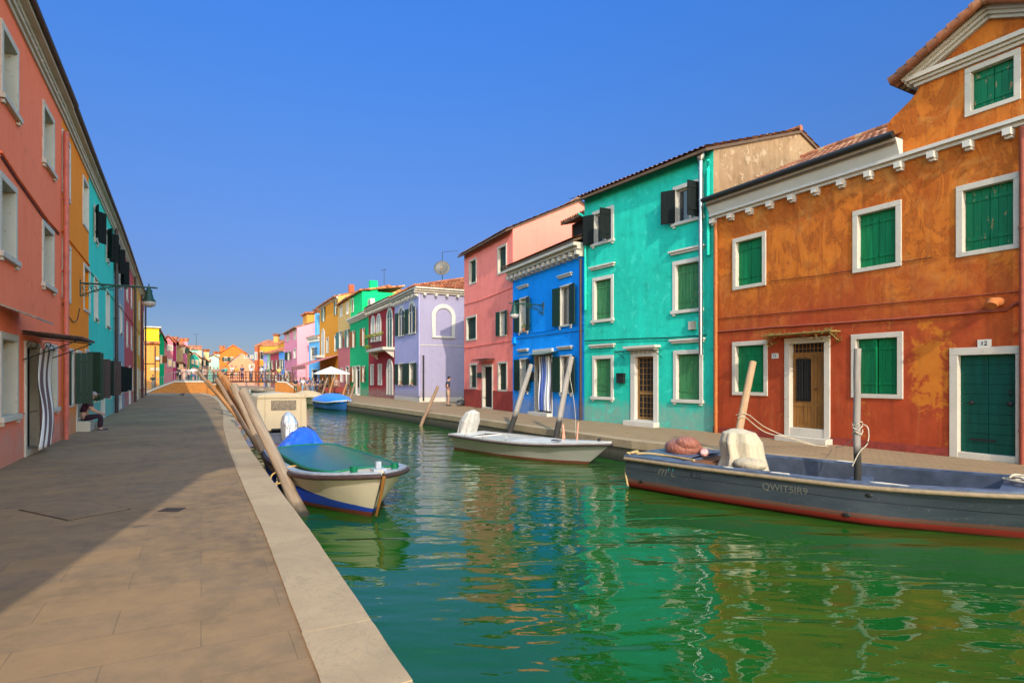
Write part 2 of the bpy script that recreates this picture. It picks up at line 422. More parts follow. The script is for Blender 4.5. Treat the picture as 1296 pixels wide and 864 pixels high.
                for xx in (x0, x1-b): g.box(xx, xx+b, dy-.03, dy, z0, z1)
                for q in zz: g.box(x0+b, x1-b, dy-.028, dy, max(z0, q-.045), min(z1, q+.045))
                dl = g.build('door_leaf', mat, w)
                k = MB(); k.quad((x0+b, dy-.004, z0+.1 if style == 'grille' else z0+.62), (x1-b, dy-.004, z0+.1 if style == 'grille' else z0+.62), (x1-b, dy-.004, z1-.06), (x0+b, dy-.004, z1-.06)); k.build('door_glass', M_darkroom, dl)
                if style == 'grille':
                    k = MB(); nx = 4; nz = 11
                    for i in range(1, nx): xx = x0+b+(x1-x0-2*b)*i/nx; k.box(xx-.008, xx+.008, dy-.022, dy-.008, z0+.05, z1-.05)
                    for i in range(1, nz): q = z0+(z1-z0)*i/nz; k.box(x0+b, x1-b, dy-.024, dy-.010, q-.008, q+.008)
                    k.build('door_grille', mat, dl)
                k = MB(); k.tube([(x1-.1, dy-.03, z0+1.0), (x1-.1, dy-.08, z0+1.0), (x1-.2, dy-.08, z0+1.0)], .012, 6); k.build('handle', M_iron, dl)
            return w
        s.todo.append(make) if hasattr(s, 'todo') else make()
    def pipe(s, x, z0, z1, r=.05, mat=None, y=-.09, name='drain_pipe', label=None, elbow=0):
        m = MB(); p = [(x, y, z0), (x, y, z1)]
        if elbow: p += [(x+elbow*.5, y-.05, z1+.12), (x+elbow, y-.12, z1+.2)]
        m.tube(p, r, 10)
        z = z0+.6
        while z < z1: m.tube([(x, y, z), (x, y, z+.05)], r*1.25, 10); m.box(x-.012, x+.012, y, 0, z, z+.03); z += 1.9
        o = m.build(name, mat or M_pipe, s.root)
        if label: o['label'] = label
        return o
    def cable(s, pts, r=.012, mat=None, y=-.02, name='wall_cable'):
        m = MB(); m.tube([(a, y, b) for a, b in pts], r, 5); return m.build(name, mat or M_iron, s.root)
    def pxcable(s, pts, **k): return s.cable([s.px(*p) for p in pts], **k)
    def antenna(s, x, y, z, h=1.4, rot=.5, mast=.015):
        m = MB(); m.tube([(x, y, z), (x, y, z+h)], mast, 5); c, q = math.cos(rot), math.sin(rot)
        m.tube([(x-.5*c, y-.5*q, z+h-.05), (x+.5*c, y+.5*q, z+h-.05)], .012, 5)
        for k in range(6):
            t = -.45+.18*k; m.tube([(x+t*c-.22*q, y+t*q+.22*c, z+h-.05), (x+t*c+.22*q, y+t*q-.22*c, z+h-.05)], .007, 4)
        m.build('antenna', M_iron, s.root)
    def chimney(s, x, y, z0, z1, w=.5, mat=None, cap=True, d=None):
        m = MB(); d = d or w; m.box(x-w/2, x+w/2, y-d/2, y+d/2, z0, z1); o = m.build('chimney', mat, s.root)
        if cap:
            k = MB(); k.prism([(x-w*.5, y-d*.5, z1), (x+w*.5, y-d*.5, z1), (x+w*.5, y+d*.5, z1), (x-w*.5, y+d*.5, z1)], (0, 0, .06))
            b = [(x-w*.5, y-d*.5, z1+.06), (x+w*.5, y-d*.5, z1+.06), (x+w*.5, y+d*.5, z1+.06), (x-w*.5, y+d*.5, z1+.06)]
            t = [(x-w*.78, y-d*.78, z1+w*.55), (x+w*.78, y-d*.78, z1+w*.55), (x+w*.78, y+d*.78, z1+w*.55), (x-w*.78, y+d*.78, z1+w*.55)]
            k.add(b+t+[(x, y, z1+w*.8)], [(0,1,5,4),(1,2,6,5),(2,3,7,6),(3,0,4,7),(4,5,8),(5,6,8),(6,7,8),(7,4,8)])
            k.build('chimney_pot', M_tile, o)
        return o
    def finish(s):
        for f in s.todo: f()
M_rafter = simple('dark_rafter_wood', (.10, .06, .035), .85)
def house(*a, **k):
    h = House(*a, **k); h.todo = []; return h
def split(name, lo, hi, z):
    t = NT(name); o = t.sep(t.tc.outputs['Object']); n = t.noise(t.vec(), 1.5, 5)
    f = t.math('GREATER_THAN', o[2], z); b = t.mix(f, lo, hi); b = t.mix(t.ramp(n, [(.45, 0), (.7, .25)]), b, mul(lo, .6)); t.col(b); t.rough(.85); return t.m
# ------------------------------------------------------------------ right-hand row, near to far
WR = (6.03, 17.5)
def brownline(Y): return 15.60-.547*Y
# --- brown-orange house
def brown_mat():
    t = NT('weathered_orange_red_plaster'); v = t.vec(); o = t.sep(t.tc.outputs['Object'])
    big = t.noise(v, .6, 7, .62, .8); mid = t.noise(v, 2.2, 8, .65, .4); fine = t.noise(v, 34, 4, .6); flow = t.noise(t.vec((1.0, 1.0, .55)), 1.7, 8, .7, 1.4)
    zz = t.math('ADD', o[2], t.math('MULTIPLY', t.math('SUBTRACT', big, .5), 5.0)); zz = t.math('SUBTRACT', zz, t.math('MULTIPLY', t.math('SUBTRACT', mid, .5), 1.8))
    up = t.ramp(t.math('DIVIDE', zz, 8.0), [(.30, 0), (.56, 1)])
    orange = t.mix(t.ramp(flow, [(.35, 0), (.66, 1)]), (.68, .20, .022), (.38, .080, .008))
    orange = t.mix(t.ramp(flow, [(.49, 0), (.51, .85), (.53, 0)]), orange, (.22, .055, .010)); orange = t.mix(t.ramp(t.noise(v, .9, 7, .7, 1.0), [(.52, 0), (.66, .65)]), orange, (.62, .27, .06))
    red = t.mix(t.ramp(mid, [(.35, 0), (.7, 1)]), (.44, .066, .020), (.31, .042, .013))
    b = t.mix(up, red, orange)
    # the old bright patch of orange beside the boat-store door
    def blob(cx, cz, rx, rz, amp):
        dx = t.math('DIVIDE', t.math('SUBTRACT', o[0], cx), rx); dz = t.math('DIVIDE', t.math('SUBTRACT', o[2], cz), rz)
        d = t.math('ADD', t.math('MULTIPLY', dx, dx), t.math('MULTIPLY', dz, dz))
        return t.math('ADD', t.math('SUBTRACT', 1.0, d), t.math('MULTIPLY', t.math('SUBTRACT', t.noise(v, 3.0, 8, .72, .5), .5), amp))
    p = t.ramp(blob(PX_PATCH[0], 1.75, .50, 1.25, 5.2), [(.40, 0), (.75, .85)])
    b = t.mix(p, b, t.mix(mid, (.70, .25, .02), (.52, .14, .015)))
    sc = t.ramp(t.noise(v, 1.9, 9, .78, .9), [(.60, 0), (.64, .75)]); b = t.mix(sc, b, (.50, .17, .03))
    st = t.noise(t.vec((3.5, 3.5, .25)), 1.5, 5, .6); b = t.mix(t.ramp(st, [(.52, 0), (.75, .55)]), b, (.14, .04, .015))
    b = t.mix(t.ramp(st, [(.2, .25), (.42, 0)]), b, (.62, .33, .10))
    b = t.mix(t.math('MULTIPLY', fine, .3), b, (.22, .055, .02))
    t.col(b); t.rough(.88); t.b.inputs['Specular IOR Level'].default_value = .2
    b1 = t.bump(mid, .5, .03); t.bump(fine, .4, .005, b1); return t.m

H = house('weathered_house', 'weathered orange and brick red house with bright green shutters and a small pediment', WR, (brownline(6.5), 6.5))
PX_PATCH = (H.sx(1180),)
mb = brown_mat()
H.window(H.rect(932, 965, 303, 360), 'closed', M_green, n=3)
H.window(H.rect(1086, 1134, 267, 336), 'closed', M_green, n=3)
H.window(H.rect(1219, 1283, 234.5, 314), 'closed', M_green_p, n=3, label='window with peeling green shutters')
H.window(H.rect(931.5, 967, 437, 496), 'ajar', M_green, ang=(8, 6), n=3, pane='dark')
H.window(H.rect(1084, 1136, 428, 498.5), 'ajar', M_green, ang=(10, 3), n=3, pane='dark')
H.window(H.rect(1340, 1420, 200, 300), 'closed', M_green, n=3)
r = H.rect(1000, 1043.7, 434, 542); H.door(r, M_doorwood, .15, M_stone, 'double', .13, label='wooden double door with a scrolled iron grille')
r1 = r
r = H.rect(1213, 1286, 448.5, 567); H.door((r[0], r[1], .12, r[3]), M_garage, .15, M_stone, 'boards', 0, label='wide green boarded door'); r2 = r
H.build_wall(6.36, 8.4, mb, plaster('rough_side_render', (.36, .26, .16)), rise=1.95, skirt=(.17, simple('red_plinth_paint', (.27, .04, .025), .8, .4, 5, bump=.3)))
H.finish()
# fascia between the bracketed string course and the gutter, then tiles
xg = H.sx(1143)                              # where the attic gable starts
xq = H.sx(1254.6)+ (H.sx(1254.6)-xg)         # its mirrored end
m = MB(); m.prism([(-.03, 0, 6.50), (-.03, -.14, 6.50), (-.03, -.30, 6.84), (-.03, 0, 6.84)], (xg+.03, 0, 0)); m.build('fascia', M_stone_clean, H.root); m = MB(); m.prism([(xq, 0, 6.50), (xq, -.14, 6.50), (xq, -.30, 6.84), (xq, 0, 6.84)], (H.L-xq, 0, 0))
m.build('fascia', M_stone_clean, H.root)
H.cornice(6.34, 6.49, .17, M_stone_clean, dent=.66, dw=.13, dh=.13, steps=2, dproj=.2, dz=6.335)
m = MB(); m.tube([(-.1, -.36, 6.90), (xg-.02, -.36, 6.90)], .075, 10); m.build('gutter', M_iron, H.root); m = MB(); m.tube([(xq+.02, -.36, 6.90), (H.L, -.36, 6.90)], .075, 10); m.build('gutter', M_iron, H.root)
hh = H.h; H.h = 6.86; H.roof(oh=.30, x0=-.05, x1=xg-.01, thick=.05); H.roof(oh=.30, x0=xq+.01, x1=H.L, thick=.05); H.h = hh
# attic gable with curved shoulders
def gable_profile(z):                        # distance from gable centre to its curved edge
    w = (xq-xg)/2; P = [(6.5, 0), (6.86, 0), (6.94, .14), (7.04, .26), (7.16, .33), (7.28, .33), (7.40, .22), (7.52, .02), (7.64, -.16), (7.76, -.28), (7.86, -.33), (9, -.33)]
    for (a, p), (b, q) in zip(P, P[1:]):
        if a <= z <= b: k = (z-a)/(b-a); return w + p+(q-p)*k
    return w-.33
xc = (xg+xq)/2; aw = H.rect(1229.5, 1283.5, 81.4, 132); az0, az1 = aw[2], min(aw[3], 7.74)
m = MB(); lv = sorted({6.495, az0, az1, 7.86, *[6.5+.06*k for k in range(1, 23)]})
for a, b in zip(lv, lv[1:]):
    wa, wb = gable_profile(a), gable_profile(b); cols = [(-1, None), (1, None)]
    if az0-1e-6 <= a and b <= az1+1e-6: segs = [((xc-wa, xc-wb), (aw[0], aw[0])), ((aw[1], aw[1]), (xc+wa, xc+wb))]
    else: segs = [((xc-wa, xc-wb), (xc+wa, xc+wb))]
    for (l0, l1), (q0, q1) in segs: m.quad((l0, -.012, a), (q0, -.012, a), (q1, -.012, b), (l1, -.012, b))
    m.quad((xc-wa, .35, a), (xc-wa, -.012, a), (xc-wb, -.012, b), (xc-wb, .35, b), 1); m.quad((xc+wa, -.012, a), (xc+wa, .35, a), (xc+wb, .35, b), (xc+wb, -.012, b), 1)
    m.quad((xc+wa, .35, a), (xc-wa, .35, a), (xc-wb, .35, b), (xc+wb, .35, b))
wt = gable_profile(7.86); zp = 8.74
m.prism([(xc-wt+.05, -.012, 7.86), (xc+wt-.05, -.012, 7.86), (xc, -.012, zp)], (0, .36, 0))
m.build('attic_gable', [mb, M_stone_clean], H.root)
op = list(H.op); H.window((aw[0], aw[1], az0, az1), 'closed', M_green_p, n=3, label='small attic window with peeling green shutters', fw=.11); H.op = op; H.todo[-1]()
m = MB()
for k, (pr, a, b) in enumerate(((.07, 7.86, 7.93), (.13, 7.93, 7.99), (.19, 7.99, 8.08))): m.box(xc-wt-pr, xc+wt+pr, -.012-pr, .3, a, b-.002)
for sgn in (-1, 1):
    e = Vector((xc+sgn*(wt+.26), 0, 8.06)); p = Vector((xc, 0, zp+.06)); d = p-e; nn = Vector((-d.z, 0, d.x))*sgn*-1; nn.normalize()
    if nn.z < 0: nn = -nn
    for pr, t0, t1 in ((.09, -.17, -.11), (.15, -.11, -.05), (.21, -.05, .04)):
        m.prism([tuple(e+nn*t0+Vector((0, -pr-.014, 0))), tuple(p+nn*t0*1.05+Vector((0, -pr-.014, 0))), tuple(p+nn*t1*1.05+Vector((0, -pr-.014, 0))), tuple(e+nn*t1+Vector((0, -pr-.014, 0)))], (0, pr+.3, 0))
m.build('pediment_moulding', M_stone, H.root)
m = MB()
for sgn in (-1, 1):
    e = Vector((xc+sgn*(wt+.42), 0, 8.02)); p = Vector((xc, 0, zp+.12)); n = 9
    for row in range(7):
        y = -.34+row*.2
        pts = []
        for k in range(n): 
            q = e+(p-e)*(k/n); q2 = e+(p-e)*((k+1)/n+.02); m.tube([(q.x, y, q.z+.05), (q2.x, y, q2.z+.02)], [.10, .085], 8)
    m.prism([(e.x, -.36, e.z-.03), (p.x, -.36, p.z-.03), (p.x, -.36, p.z+.03), (e.x, -.36, e.z+.03)], (0, 1.4, 0), 1)
m.build('attic_roof', [M_tile, M_rafter], H.root)
# fittings
m = MB(); x0, x1, _, zt = r1; m.box(x0-.55, x1+.42, -.42, -.02, zt+.22, zt+.25); m.tube([(x0-.5, -.02, zt-.0), (x0-.5, -.4, zt+.2)], .015, 6); m.tube([(x1+.38, -.02, zt), (x1+.38, -.4, zt+.2)], .015, 6)
c = m.build('canopy', simple('lichen_yellow_canopy', (.30, .22, .06), .8, .6, 14), H.root)
m = MB(); rng = random.Random(3)
for k in range(120):
    a = Vector((rng.choice((rng.uniform(x0-.58, x0-.2), rng.uniform(x1, x1+.45), rng.uniform(x0-.55, x1+.42))), rng.uniform(-.45, -.05), zt+rng.uniform(-.05, .22) if rng.random() < .5 else zt+rng.uniform(.16, .3)))
    m.obox(a, (rng.uniform(.02, .06), 0, rng.uniform(-.03, .03)), (0, .03, 0), (rng.uniform(-.01, .01), 0, .02))
m.build('creeper', simple('dry_creeper_leaves', (.22, .15, .03), .9, .6, 30), c)
m = MB(); a = H.rect(1005, 1020.5, 453, 505)
dy = .09
for k in range(5): xx = a[0]+.02+(a[1]-a[0]-.04)*k/4; m.tube([(xx, dy, a[2]), (xx, dy, a[3])], .007, 5)
for k in range(14):
    zz = a[2]+(a[3]-a[2])*(k+.5)/14
    for q in range(2):
        xx = a[0]+(a[1]-a[0])*(.27+q*.46); m.tube([(xx+.06*math.cos(j*.8)*(1-j*.08), dy-.005, zz+.06*math.sin(j*.8)*(1-j*.08)) for j in range(9)], .006, 4)
m.build('door_grille', M_iron, H.root)
for (xa, xb, ya, yb, txt) in ((1238, 1255, 429.5, 439.5, '12'), (977.5, 985.5, 447, 453.5, '11')):
    a = H.rect(xa, xb, ya, yb); m = MB(); m.box(a[0], a[1], -.03, -.0, a[2], a[3]); pl = m.build('number_plate', M_stone_clean, H.root)
    cu = bpy.data.curves.new('number', 'FONT'); cu.body = txt; cu.size = (a[3]-a[2])*.75; cu.align_x = 'CENTER'; cu.align_y = 'CENTER'; cu.extrude = .002
    o = bpy.data.objects.new('number', cu); COL.objects.link(o); o.parent = pl; o.location = ((a[0]+a[1])/2, -.034, (a[2]+a[3])/2); o.rotation_euler = (R(90), 0, 0); cu.materials.append(M_iron)
M_redpipe = simple('red_painted_pipe', (.28, .06, .03), .7)
H.pxcable([(907, 420), (980, 414), (1035, 410.5), (1150, 402.5), (1275, 392), (1284, 385), (1300, 380)], r=.03, mat=M_redpipe, name='wall_pipe')
H.pxcable([(907, 403), (1000, 395), (1100, 386), (1200, 377), (1300, 368)], r=.012, mat=M_redpipe)
H.pxcable([(975, 356), (1035, 349), (1075, 343), (1165, 328), (1180, 326)], r=.007)
a = H.px(1266, 382); m = MB(); m.tube([(a[0], 0, a[1]), (a[0], -.28, a[1]-.02)], .09, 12); m.tube([(a[0], -.28, a[1]), (a[0], -.36, a[1]-.10)], .10, 12); m.build('vent_pipe', simple('orange_vent_clay', (.42, .13, .03), .8), H.root)
H.pipe(.17, .0, 6.2, .055, simple('orange_drain_paint', (.42, .13, .03), .6), label='orange drain pipe')
H.pipe(H.sx(1297), .0, 6.3, .05, M_redpipe)
BROWN = H

# --- turquoise house
WT = at(739.5, 22.4)
H = house('turquoise_house', 'tall turquoise house with faded green shutters and a steel flue pipe', WT, WR)
mt = plaster('turquoise_plaster', (.015, .56, .42), (.012, .38, .28), .7, peel=((.07, .66, .52), .5)); MTQ = mt
W = dict(fw=.13, smat=M_stone_clean, sill=.05)
def lint(H, y, x): return (H.px(x, y)[1], .13, .1)
H.window(H.rect(753, 774, 268.5, 305.5), 'open', M_black, ang=(158, 80), n=2, **W)
H.window(H.rect(856, 886, 236, 278), 'open', M_black, ang=(155, 84), n=2, **W)
H.window(H.rect(753, 773.5, 354, 404), 'closed', M_mgreen, n=3, lintel=lint(H, 340, 762), **W)
H.window(H.rect(855.6, 885, 333, 391.5), 'closed', M_mgreen, n=3, lintel=lint(H, 320, 868), **W)
H.window(H.rect(753, 773.5, 454, 502), 'closed', M_mgreen, n=3, lintel=lint(H, 440, 762), **W)
H.window(H.rect(856.6, 885.5, 448, 505.5), 'closed', M_mgreen, n=3, lintel=lint(H, 434, 868), **W)
r = H.rect(804, 827.5, 451, 530); H.door((r[0], r[1], .2, r[3]), wood('brass_brown_door', (.28, .15, .04), (.16, .08, .02)), .2, M_stone_clean, 'grille', .16)
H.build_wall(8.45, 9.2, mt, plaster('patched_gable_render', (.30, .20, .11), (.21, .13, .065), .9, peel=((.40, .30, .19), .9)), rise=1.55); H.finish()
H.roof(oh=.42)
m = MB(); m.box(r[0]-.3, r[1]+.3, -.30, 0, r[3]+.28, r[3]+.36); m.box(r[0]-.2, r[1]+.2, -.2, 0, r[3]+.2, r[3]+.279); m.build('door_hood', M_stone_clean, H.root)
m = MB(); x0, x1, _, zt = r
for xx in (x0-.5, x1+.35):
    m.tube([(xx, -.02, zt-.05), (xx, -.25, zt+.1), (xx, -.5, zt+.18)], .012, 5); m.tube([(xx, -.02, zt+.18), (xx, -.5, zt+.19)], .012, 5)
m.tube([(x0-.5, -.5, zt+.19), (x1+.35, -.5, zt+.19)], .012, 5)
for k in range(9): q = x0-.45+k*(x1-x0+.75)/8; m.tube([(q+.05*math.cos(j*.9), -.5, zt+.12+.05*math.sin(j*.9)) for j in range(7)], .008, 4)
m.build('canopy', M_iron, H.root)
M_steel = simple('stainless_flue', (.40, .40, .39), .35, .15, 5, metal=1)
a = H.px(891.5, 449); b = H.px(891.5, 205); m = MB(); m.tube([(a[0], -.17, a[1]), (a[0], -.17, b[1])], .065, 14)
for k in range(7): z = a[1]+(b[1]-a[1])*k/6.3; m.tube([(a[0], -.17, z), (a[0], -.17, z+.05)], .08, 14)
m.tube([(a[0], -.17, b[1]), (a[0], -.17, b[1]+.12), (a[0], -.17, b[1]+.2)], [.09, .13, .13], 14); m.build('flue_pipe', M_steel, H.root)
a = H.rect(873.6, 881, 406.7, 417); m = MB(); m.box(a[0], a[1], -.1, 0, a[2], a[3]); m.build('meter_box', simple('beige_meter_box', (.45, .42, .33), .6), H.root)
a = H.rect(783, 791.5, 472, 484.5); m = MB(); m.box(a[0], a[1], -.12, 0, a[2], a[3]); m.box(a[0]-.01, a[1]+.01, -.14, 0, a[3]-.06, a[3]-.03); m.box(a[0]+.03, a[1]-.03, -.125, -.12, a[3]-.12, a[3]-.1); m.build('letterbox', M_iron, H.root)
H.pipe(.17, 4.2, 7.7, .05, MTQ, elbow=-.25); H.pipe(H.L-.12, 5.3, 7.9, .05, MTQ, elbow=.1)
H.pxcable([(741, 431), (800, 428.5), (850, 427), (895, 424)], r=.014, mat=M_iron_green)
H.pxcable([(741, 434), (800, 431.5), (850, 430), (895, 428)], r=.010, mat=MTQ)

# --- blue house
WB = (.04, 28.3)
H = house('blue_house', 'two storey cobalt blue house with white moulded cornice and dark shutters', WB, WT)
mbl = plaster('cobalt_blue_plaster', (.0, .31, .97), (.0, .21, .70), .45)
W = dict(fw=.07, smat=M_stone_clean, sill=.03, mat=M_dgreen, n=2)
H.window(H.rect(658.5, 667.5, 378, 419), 'open', ang=(174, 170), pane='curtain', lintel=lint(H, 365, 662), wide=1.3, **W)
H.window(H.rect(710, 722.5, 362.5, 411), 'open', ang=(174, 172), pane='glass', lintel=lint(H, 351, 716), wide=1.3, **W)
H.window(H.rect(658.8, 667.5, 455, 494), 'open', ang=(174, 170), pane='curtain', lintel=lint(H, 445, 662), wide=1.3, **W)
H.window(H.rect(710, 722.5, 451, 496), 'open', ang=(174, 172), pane='glass', lintel=lint(H, 442, 716), wide=1.3, **W)
r = H.rect(677.5, 698.5, 449, 524); H.door((r[0], r[1], .14, r[3]), M_sash, .06, M_stone_clean, 'open', .14); RB = r
H.build_wall(6.42, 8.5, mbl, rise=1.5); H.finish()
H.cornice(6.42, 6.80, .5, M_stone, dent=.46, dw=.16, dh=.16, dproj=.36, dz=6.5)
hh = H.h; H.h = 6.98; H.roof(oh=.52); H.h = hh
k = MB(); k.box(r[0]-.1, r[1]+.15, -.1, 0, r[3]+.13, r[3]+.26); k.build('lintel_moulding', M_stone_clean, H.root)
m = MB(); m.obox((r[0]-.45, -.75, r[3]-.02), (r[1]-r[0]+1.0, 0, 0), (0, .74, .14), (0, 0, .015)); m.build('canopy', simple('green_glass_canopy', (.15, .25, .22), .15), H.root)
H.cable([(0, 3.7), (H.L*.5, 3.66), (H.L, 3.7)], r=.015, mat=mbl); H.cable([(0, 3.5), (H.L, 3.45)], r=.01, mat=M_iron)
a = H.px(651, 431); m = MB(); m.box(a[0]-.02, a[0]+.22, -.13, 0, a[1]-.15, a[1]+.15); m.build('meter_box', mbl, H.root)
H.pipe(H.L-.12, 0, 6.2, .055, M_pipe)
a = H.rect(671, 676.5, 470.5, 481); m = MB(); m.box(a[0], a[1], -.1, 0, a[2], a[3]); m.build('letterbox', M_iron, H.root)
# roof dormer
m = MB(); x0, x1 = H.L*.5, H.L*1.0; m.box(x0+.25, x1-.1, 1.25, 3.2, 7.2, 8.35); dm = m.build('dormer', M_darkroom, H.root)
m = MB(); m.prism([(x0, .8, 8.32), (x1+.1, .8, 8.32), (x1+.1, 3.9, 9.1), (x0, 3.9, 9.1)], (0, 0, .07), 1)
k = x0+.1
while k < x1+.1: m.tube([(k, .78, 8.42), (k, 3.9, 9.2)], .075, 8); k += .2
m.build('dormer_roof', [M_tile, M_rafter], dm)
m = MB()
for q in (x0+.3, (x0+x1)/2, x1-.2): m.box(q, q+.08, 1.2, 1.249, 7.2, 8.3)
m.box(x0+.3, x1-.12, 1.19, 1.248, 7.6, 7.68); m.build('dormer_frame', M_brown_sh, dm)

# striped curtain hanging in the blue house doorway
def curtain(name, label, H, x0, x1, z0, z1, colA, colB, n=6, y=-.12, folds=5, pinch=None, period=.18):
    t = NT(name+'_cloth'); o = t.sep(t.tc.outputs['UV']); st = t.math('FRACT', t.math('MULTIPLY', o[0], n)); f = t.ramp(st, [(.0, 0), (.42, 0), (.44, 1), (.9, 1), (.92, 0)])
    t.col(t.mix(f, colA, colB)); t.rough(.9)
    nx, nz = 60, 30; vs = []; fs = []; uv = []
    for j in range(nz+1):
        v = j/nz
        for i in range(nx+1):
            u = i/nx; ww = 1.0; cx = .5
            if pinch: k = math.exp(-((v-pinch[0])/.22)**2); ww = 1-pinch[1]*k; cx = .5+pinch[2]*k
            xx = x0+(x1-x0)*(cx+(u-.5)*ww); yy = y-.05*math.sin(u*folds*2*math.pi+1.5*v)*(.4+.6*(1-v)) - .03*math.sin(v*7)
            vs.append((xx, yy, z0+(z1-z0)*v)); uv.append((u, v))
    for j in range(nz):
        for i in range(nx): fs.append((j*(nx+1)+i, j*(nx+1)+i+1, (j+1)*(nx+1)+i+1, (j+1)*(nx+1)+i))
    me = bpy.data.meshes.new(name); me.from_pydata(vs, [], fs); me.materials.append(t.m); ul = me.uv_layers.new(name='UVMap')
    for p in me.polygons:
        p.use_smooth = True
        for li in p.loop_indices: ul.data[li].uv = uv[me.loops[li].vertex_index]
    ob = bpy.data.objects.new(name, me); COL.objects.link(ob); ob.location = (H.A.x, H.A.y, 0); ob.rotation_euler = (0, 0, H.rz)
    sm = ob.modifiers.new('Solidify', 'SOLIDIFY'); sm.thickness = .006
    return tag(ob, label, 'curtain')
curtain('door_curtain', 'blue and white striped curtain hanging in the blue house doorway', H, H.sx(686.5), H.sx(701), .22, RB[3]-.05, (.75, .75, .72), (.06, .12, .42), 5, -.16, 4)

# --- pink house
WP = at(587.5, 34.4)
H = house('pink_house', 'three storey rose pink house with a red base, left of the blue house', WP, WB)
mp = plaster('rose_pink_plaster', (.98, .26, .205), (.80, .165, .13), .45); MPK = mp
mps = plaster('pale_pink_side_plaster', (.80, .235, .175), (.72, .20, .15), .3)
W = dict(fw=.11, smat=M_stone, n=2, mat=M_dgreen)
H.window(H.rect(595, 602.5, 330, 357.5), 'closed', **W); H.window(H.rect(631, 640.5, 313, 344), 'closed', **W)
H.window(H.rect(591, 602.5, 402, 429), 'closed', **W); H.window(H.rect(633.5, 640.5, 394, 424), 'open', pane='curtain', ang=(172, 172), **{**W, 'fw': .05})
H.window(H.rect(595.5, 603, 462, 490), 'closed', **W); H.window(H.rect(631.5, 641, 460, 493), 'closed', **W)
r = H.rect(611.5, 623, 464, 514); H.door((r[0], r[1], .08, r[3]), M_sash, .12, M_stone, 'open', .0)
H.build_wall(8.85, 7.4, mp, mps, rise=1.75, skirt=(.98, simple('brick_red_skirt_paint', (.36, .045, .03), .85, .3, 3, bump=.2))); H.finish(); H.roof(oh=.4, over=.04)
m = MB(); m.box(r[0]-.5, r[1]+.35, -.5, -.02, r[3]+.38, r[3]+.41)
for k in range(8): q = r[0]-.45+k*(r[1]-r[0]+.75)/7; m.tube([(q+.06*math.cos(j*.9), -.5, r[3]+.28+.06*math.sin(j*.9)) for j in range(7)], .012, 4)
m.build('canopy', M_iron, H.root)
a = H.rect(606, 609.5, 471.5, 478); m = MB(); m.box(a[0], a[1], -.1, 0, a[2], a[3]); m.build('letterbox', M_iron_green, H.root)
H.cable([(0, 5.95), (H.L*.4, 5.9), (H.L, 6.0)], r=.02, mat=mp); H.cable([(0, 3.4), (H.L, 3.45)], r=.015, mat=mp)
H.chimney(H.L*.55, 4.8, 9.5, 10.75, .6, simple('red_chimney_paint', (.45, .07, .03), .8), True)
H.antenna(H.L*.8, 4.5, 10.2, 1.2)

# --- lilac corner house
WL = (-6.3, 39.9); WLf = at(499.5, 45.8)
H = house('lilac_house', 'pale lilac corner house with arched windows and a tiled hip roof', WLf, WL)
ml = plaster('lilac_plaster', (.40, .375, .58), (.34, .32, .50), .35)
for (x0, x1, y0, y1) in ((505.5, 511, 390, 424), (518.5, 525, 384, 421)): H.arch(H.rect(x0, x1, y0, y1), kind='open', mat=M_dgreen, fw=.22)
W = dict(fw=.08, smat=M_stone_clean, n=2, mat=M_dgreen, sill=.04)
H.window(H.rect(504.7, 510.2, 460.5, 486.5), 'open', ang=(176, 178), wide=1.3, **W); H.window(H.rect(518.5, 524.3, 459.5, 486.5), 'open', ang=(176, 178), wide=1.3, **W)
H.build_wall(7.45, 9.5, ml, plaster('dimmed_lilac_side_plaster', (.31, .285, .40), (.27, .25, .35), .4), rise=.0, gable=False, skirt=(.28, M_stone)); H.finish()  # side gets the lilac plaster darkened in colour to offset the sun on it
H.cornice(7.45, 7.85, .42, M_stone, dent=.8, dw=.14, dh=.18)
# side wall (faces the camera): mouldings wrap round, arches and hip roof
m = MB(); L, D = H.L, H.D
for k in range(3): m.box(L, L+.42*(k+1)/3, -.42, D, 7.45+.133*k, 7.45+.133*(k+1)-.002)
for k in range(12): y = .3+k*.8; m.box(L, L+.32, y-.07, y+.07, 7.27, 7.449)
m.box(L, L+.03, 0, D, 0, .30); m.box(L, L+.02, 0, D, 3.88, 3.93); m.build('cornice', M_stone, H.root)
def sidearch(y0, y1, z0, z1, fw=.42):
    rad = (y1-y0)/2; ym = (y0+y1)/2; zs = z1-rad; n = 12; m = MB(); ro = rad+fw
    inn = [(y0, z0), (y0, zs)]+[(ym-rad*math.cos(math.pi*k/n), zs+rad*math.sin(math.pi*k/n)) for k in range(1, n)]+[(y1, zs), (y1, z0)]
    out = [(y0-.22, z0), (y0-fw, zs)]+[(ym-ro*math.cos(math.pi*k/n), zs+ro*math.sin(math.pi*k/n)) for k in range(1, n)]+[(y1+fw, zs), (y1+.22, z0)]
    for k in range(len(inn)-1):
        a, b, c, d = inn[k], inn[k+1], out[k+1], out[k]; m.prism([(L+.0, q[0], q[1]) for q in (a, b, c, d)], (.07, 0, 0))
    m.box(L, L+.1, y0-.25, y1+.25, z0-.13, z0); m.build('window', M_stone_clean, H.root)['label'] = 'blind arched window outlined in white'
sidearch(1.12, 2.3, 4.55, 6.5, .28); sidearch(3.5, 4.68, 4.55, 6.5, .28); sidearch(6.2, 7.4, 4.55, 6.5, .28)
M_tile2 = tiles('roof_tile_orange', (.40, .11, .035))
m = MB(); zb, zt = 7.86, 9.3; a, b, c, d = (-.1, -.48, zb), (L+.48, -.48, zb), (L+.48, D+.3, zb), (-.1, D+.3, zb); p, q = (L*.2, D*.5, zt), (L*.55, D*.5, zt)
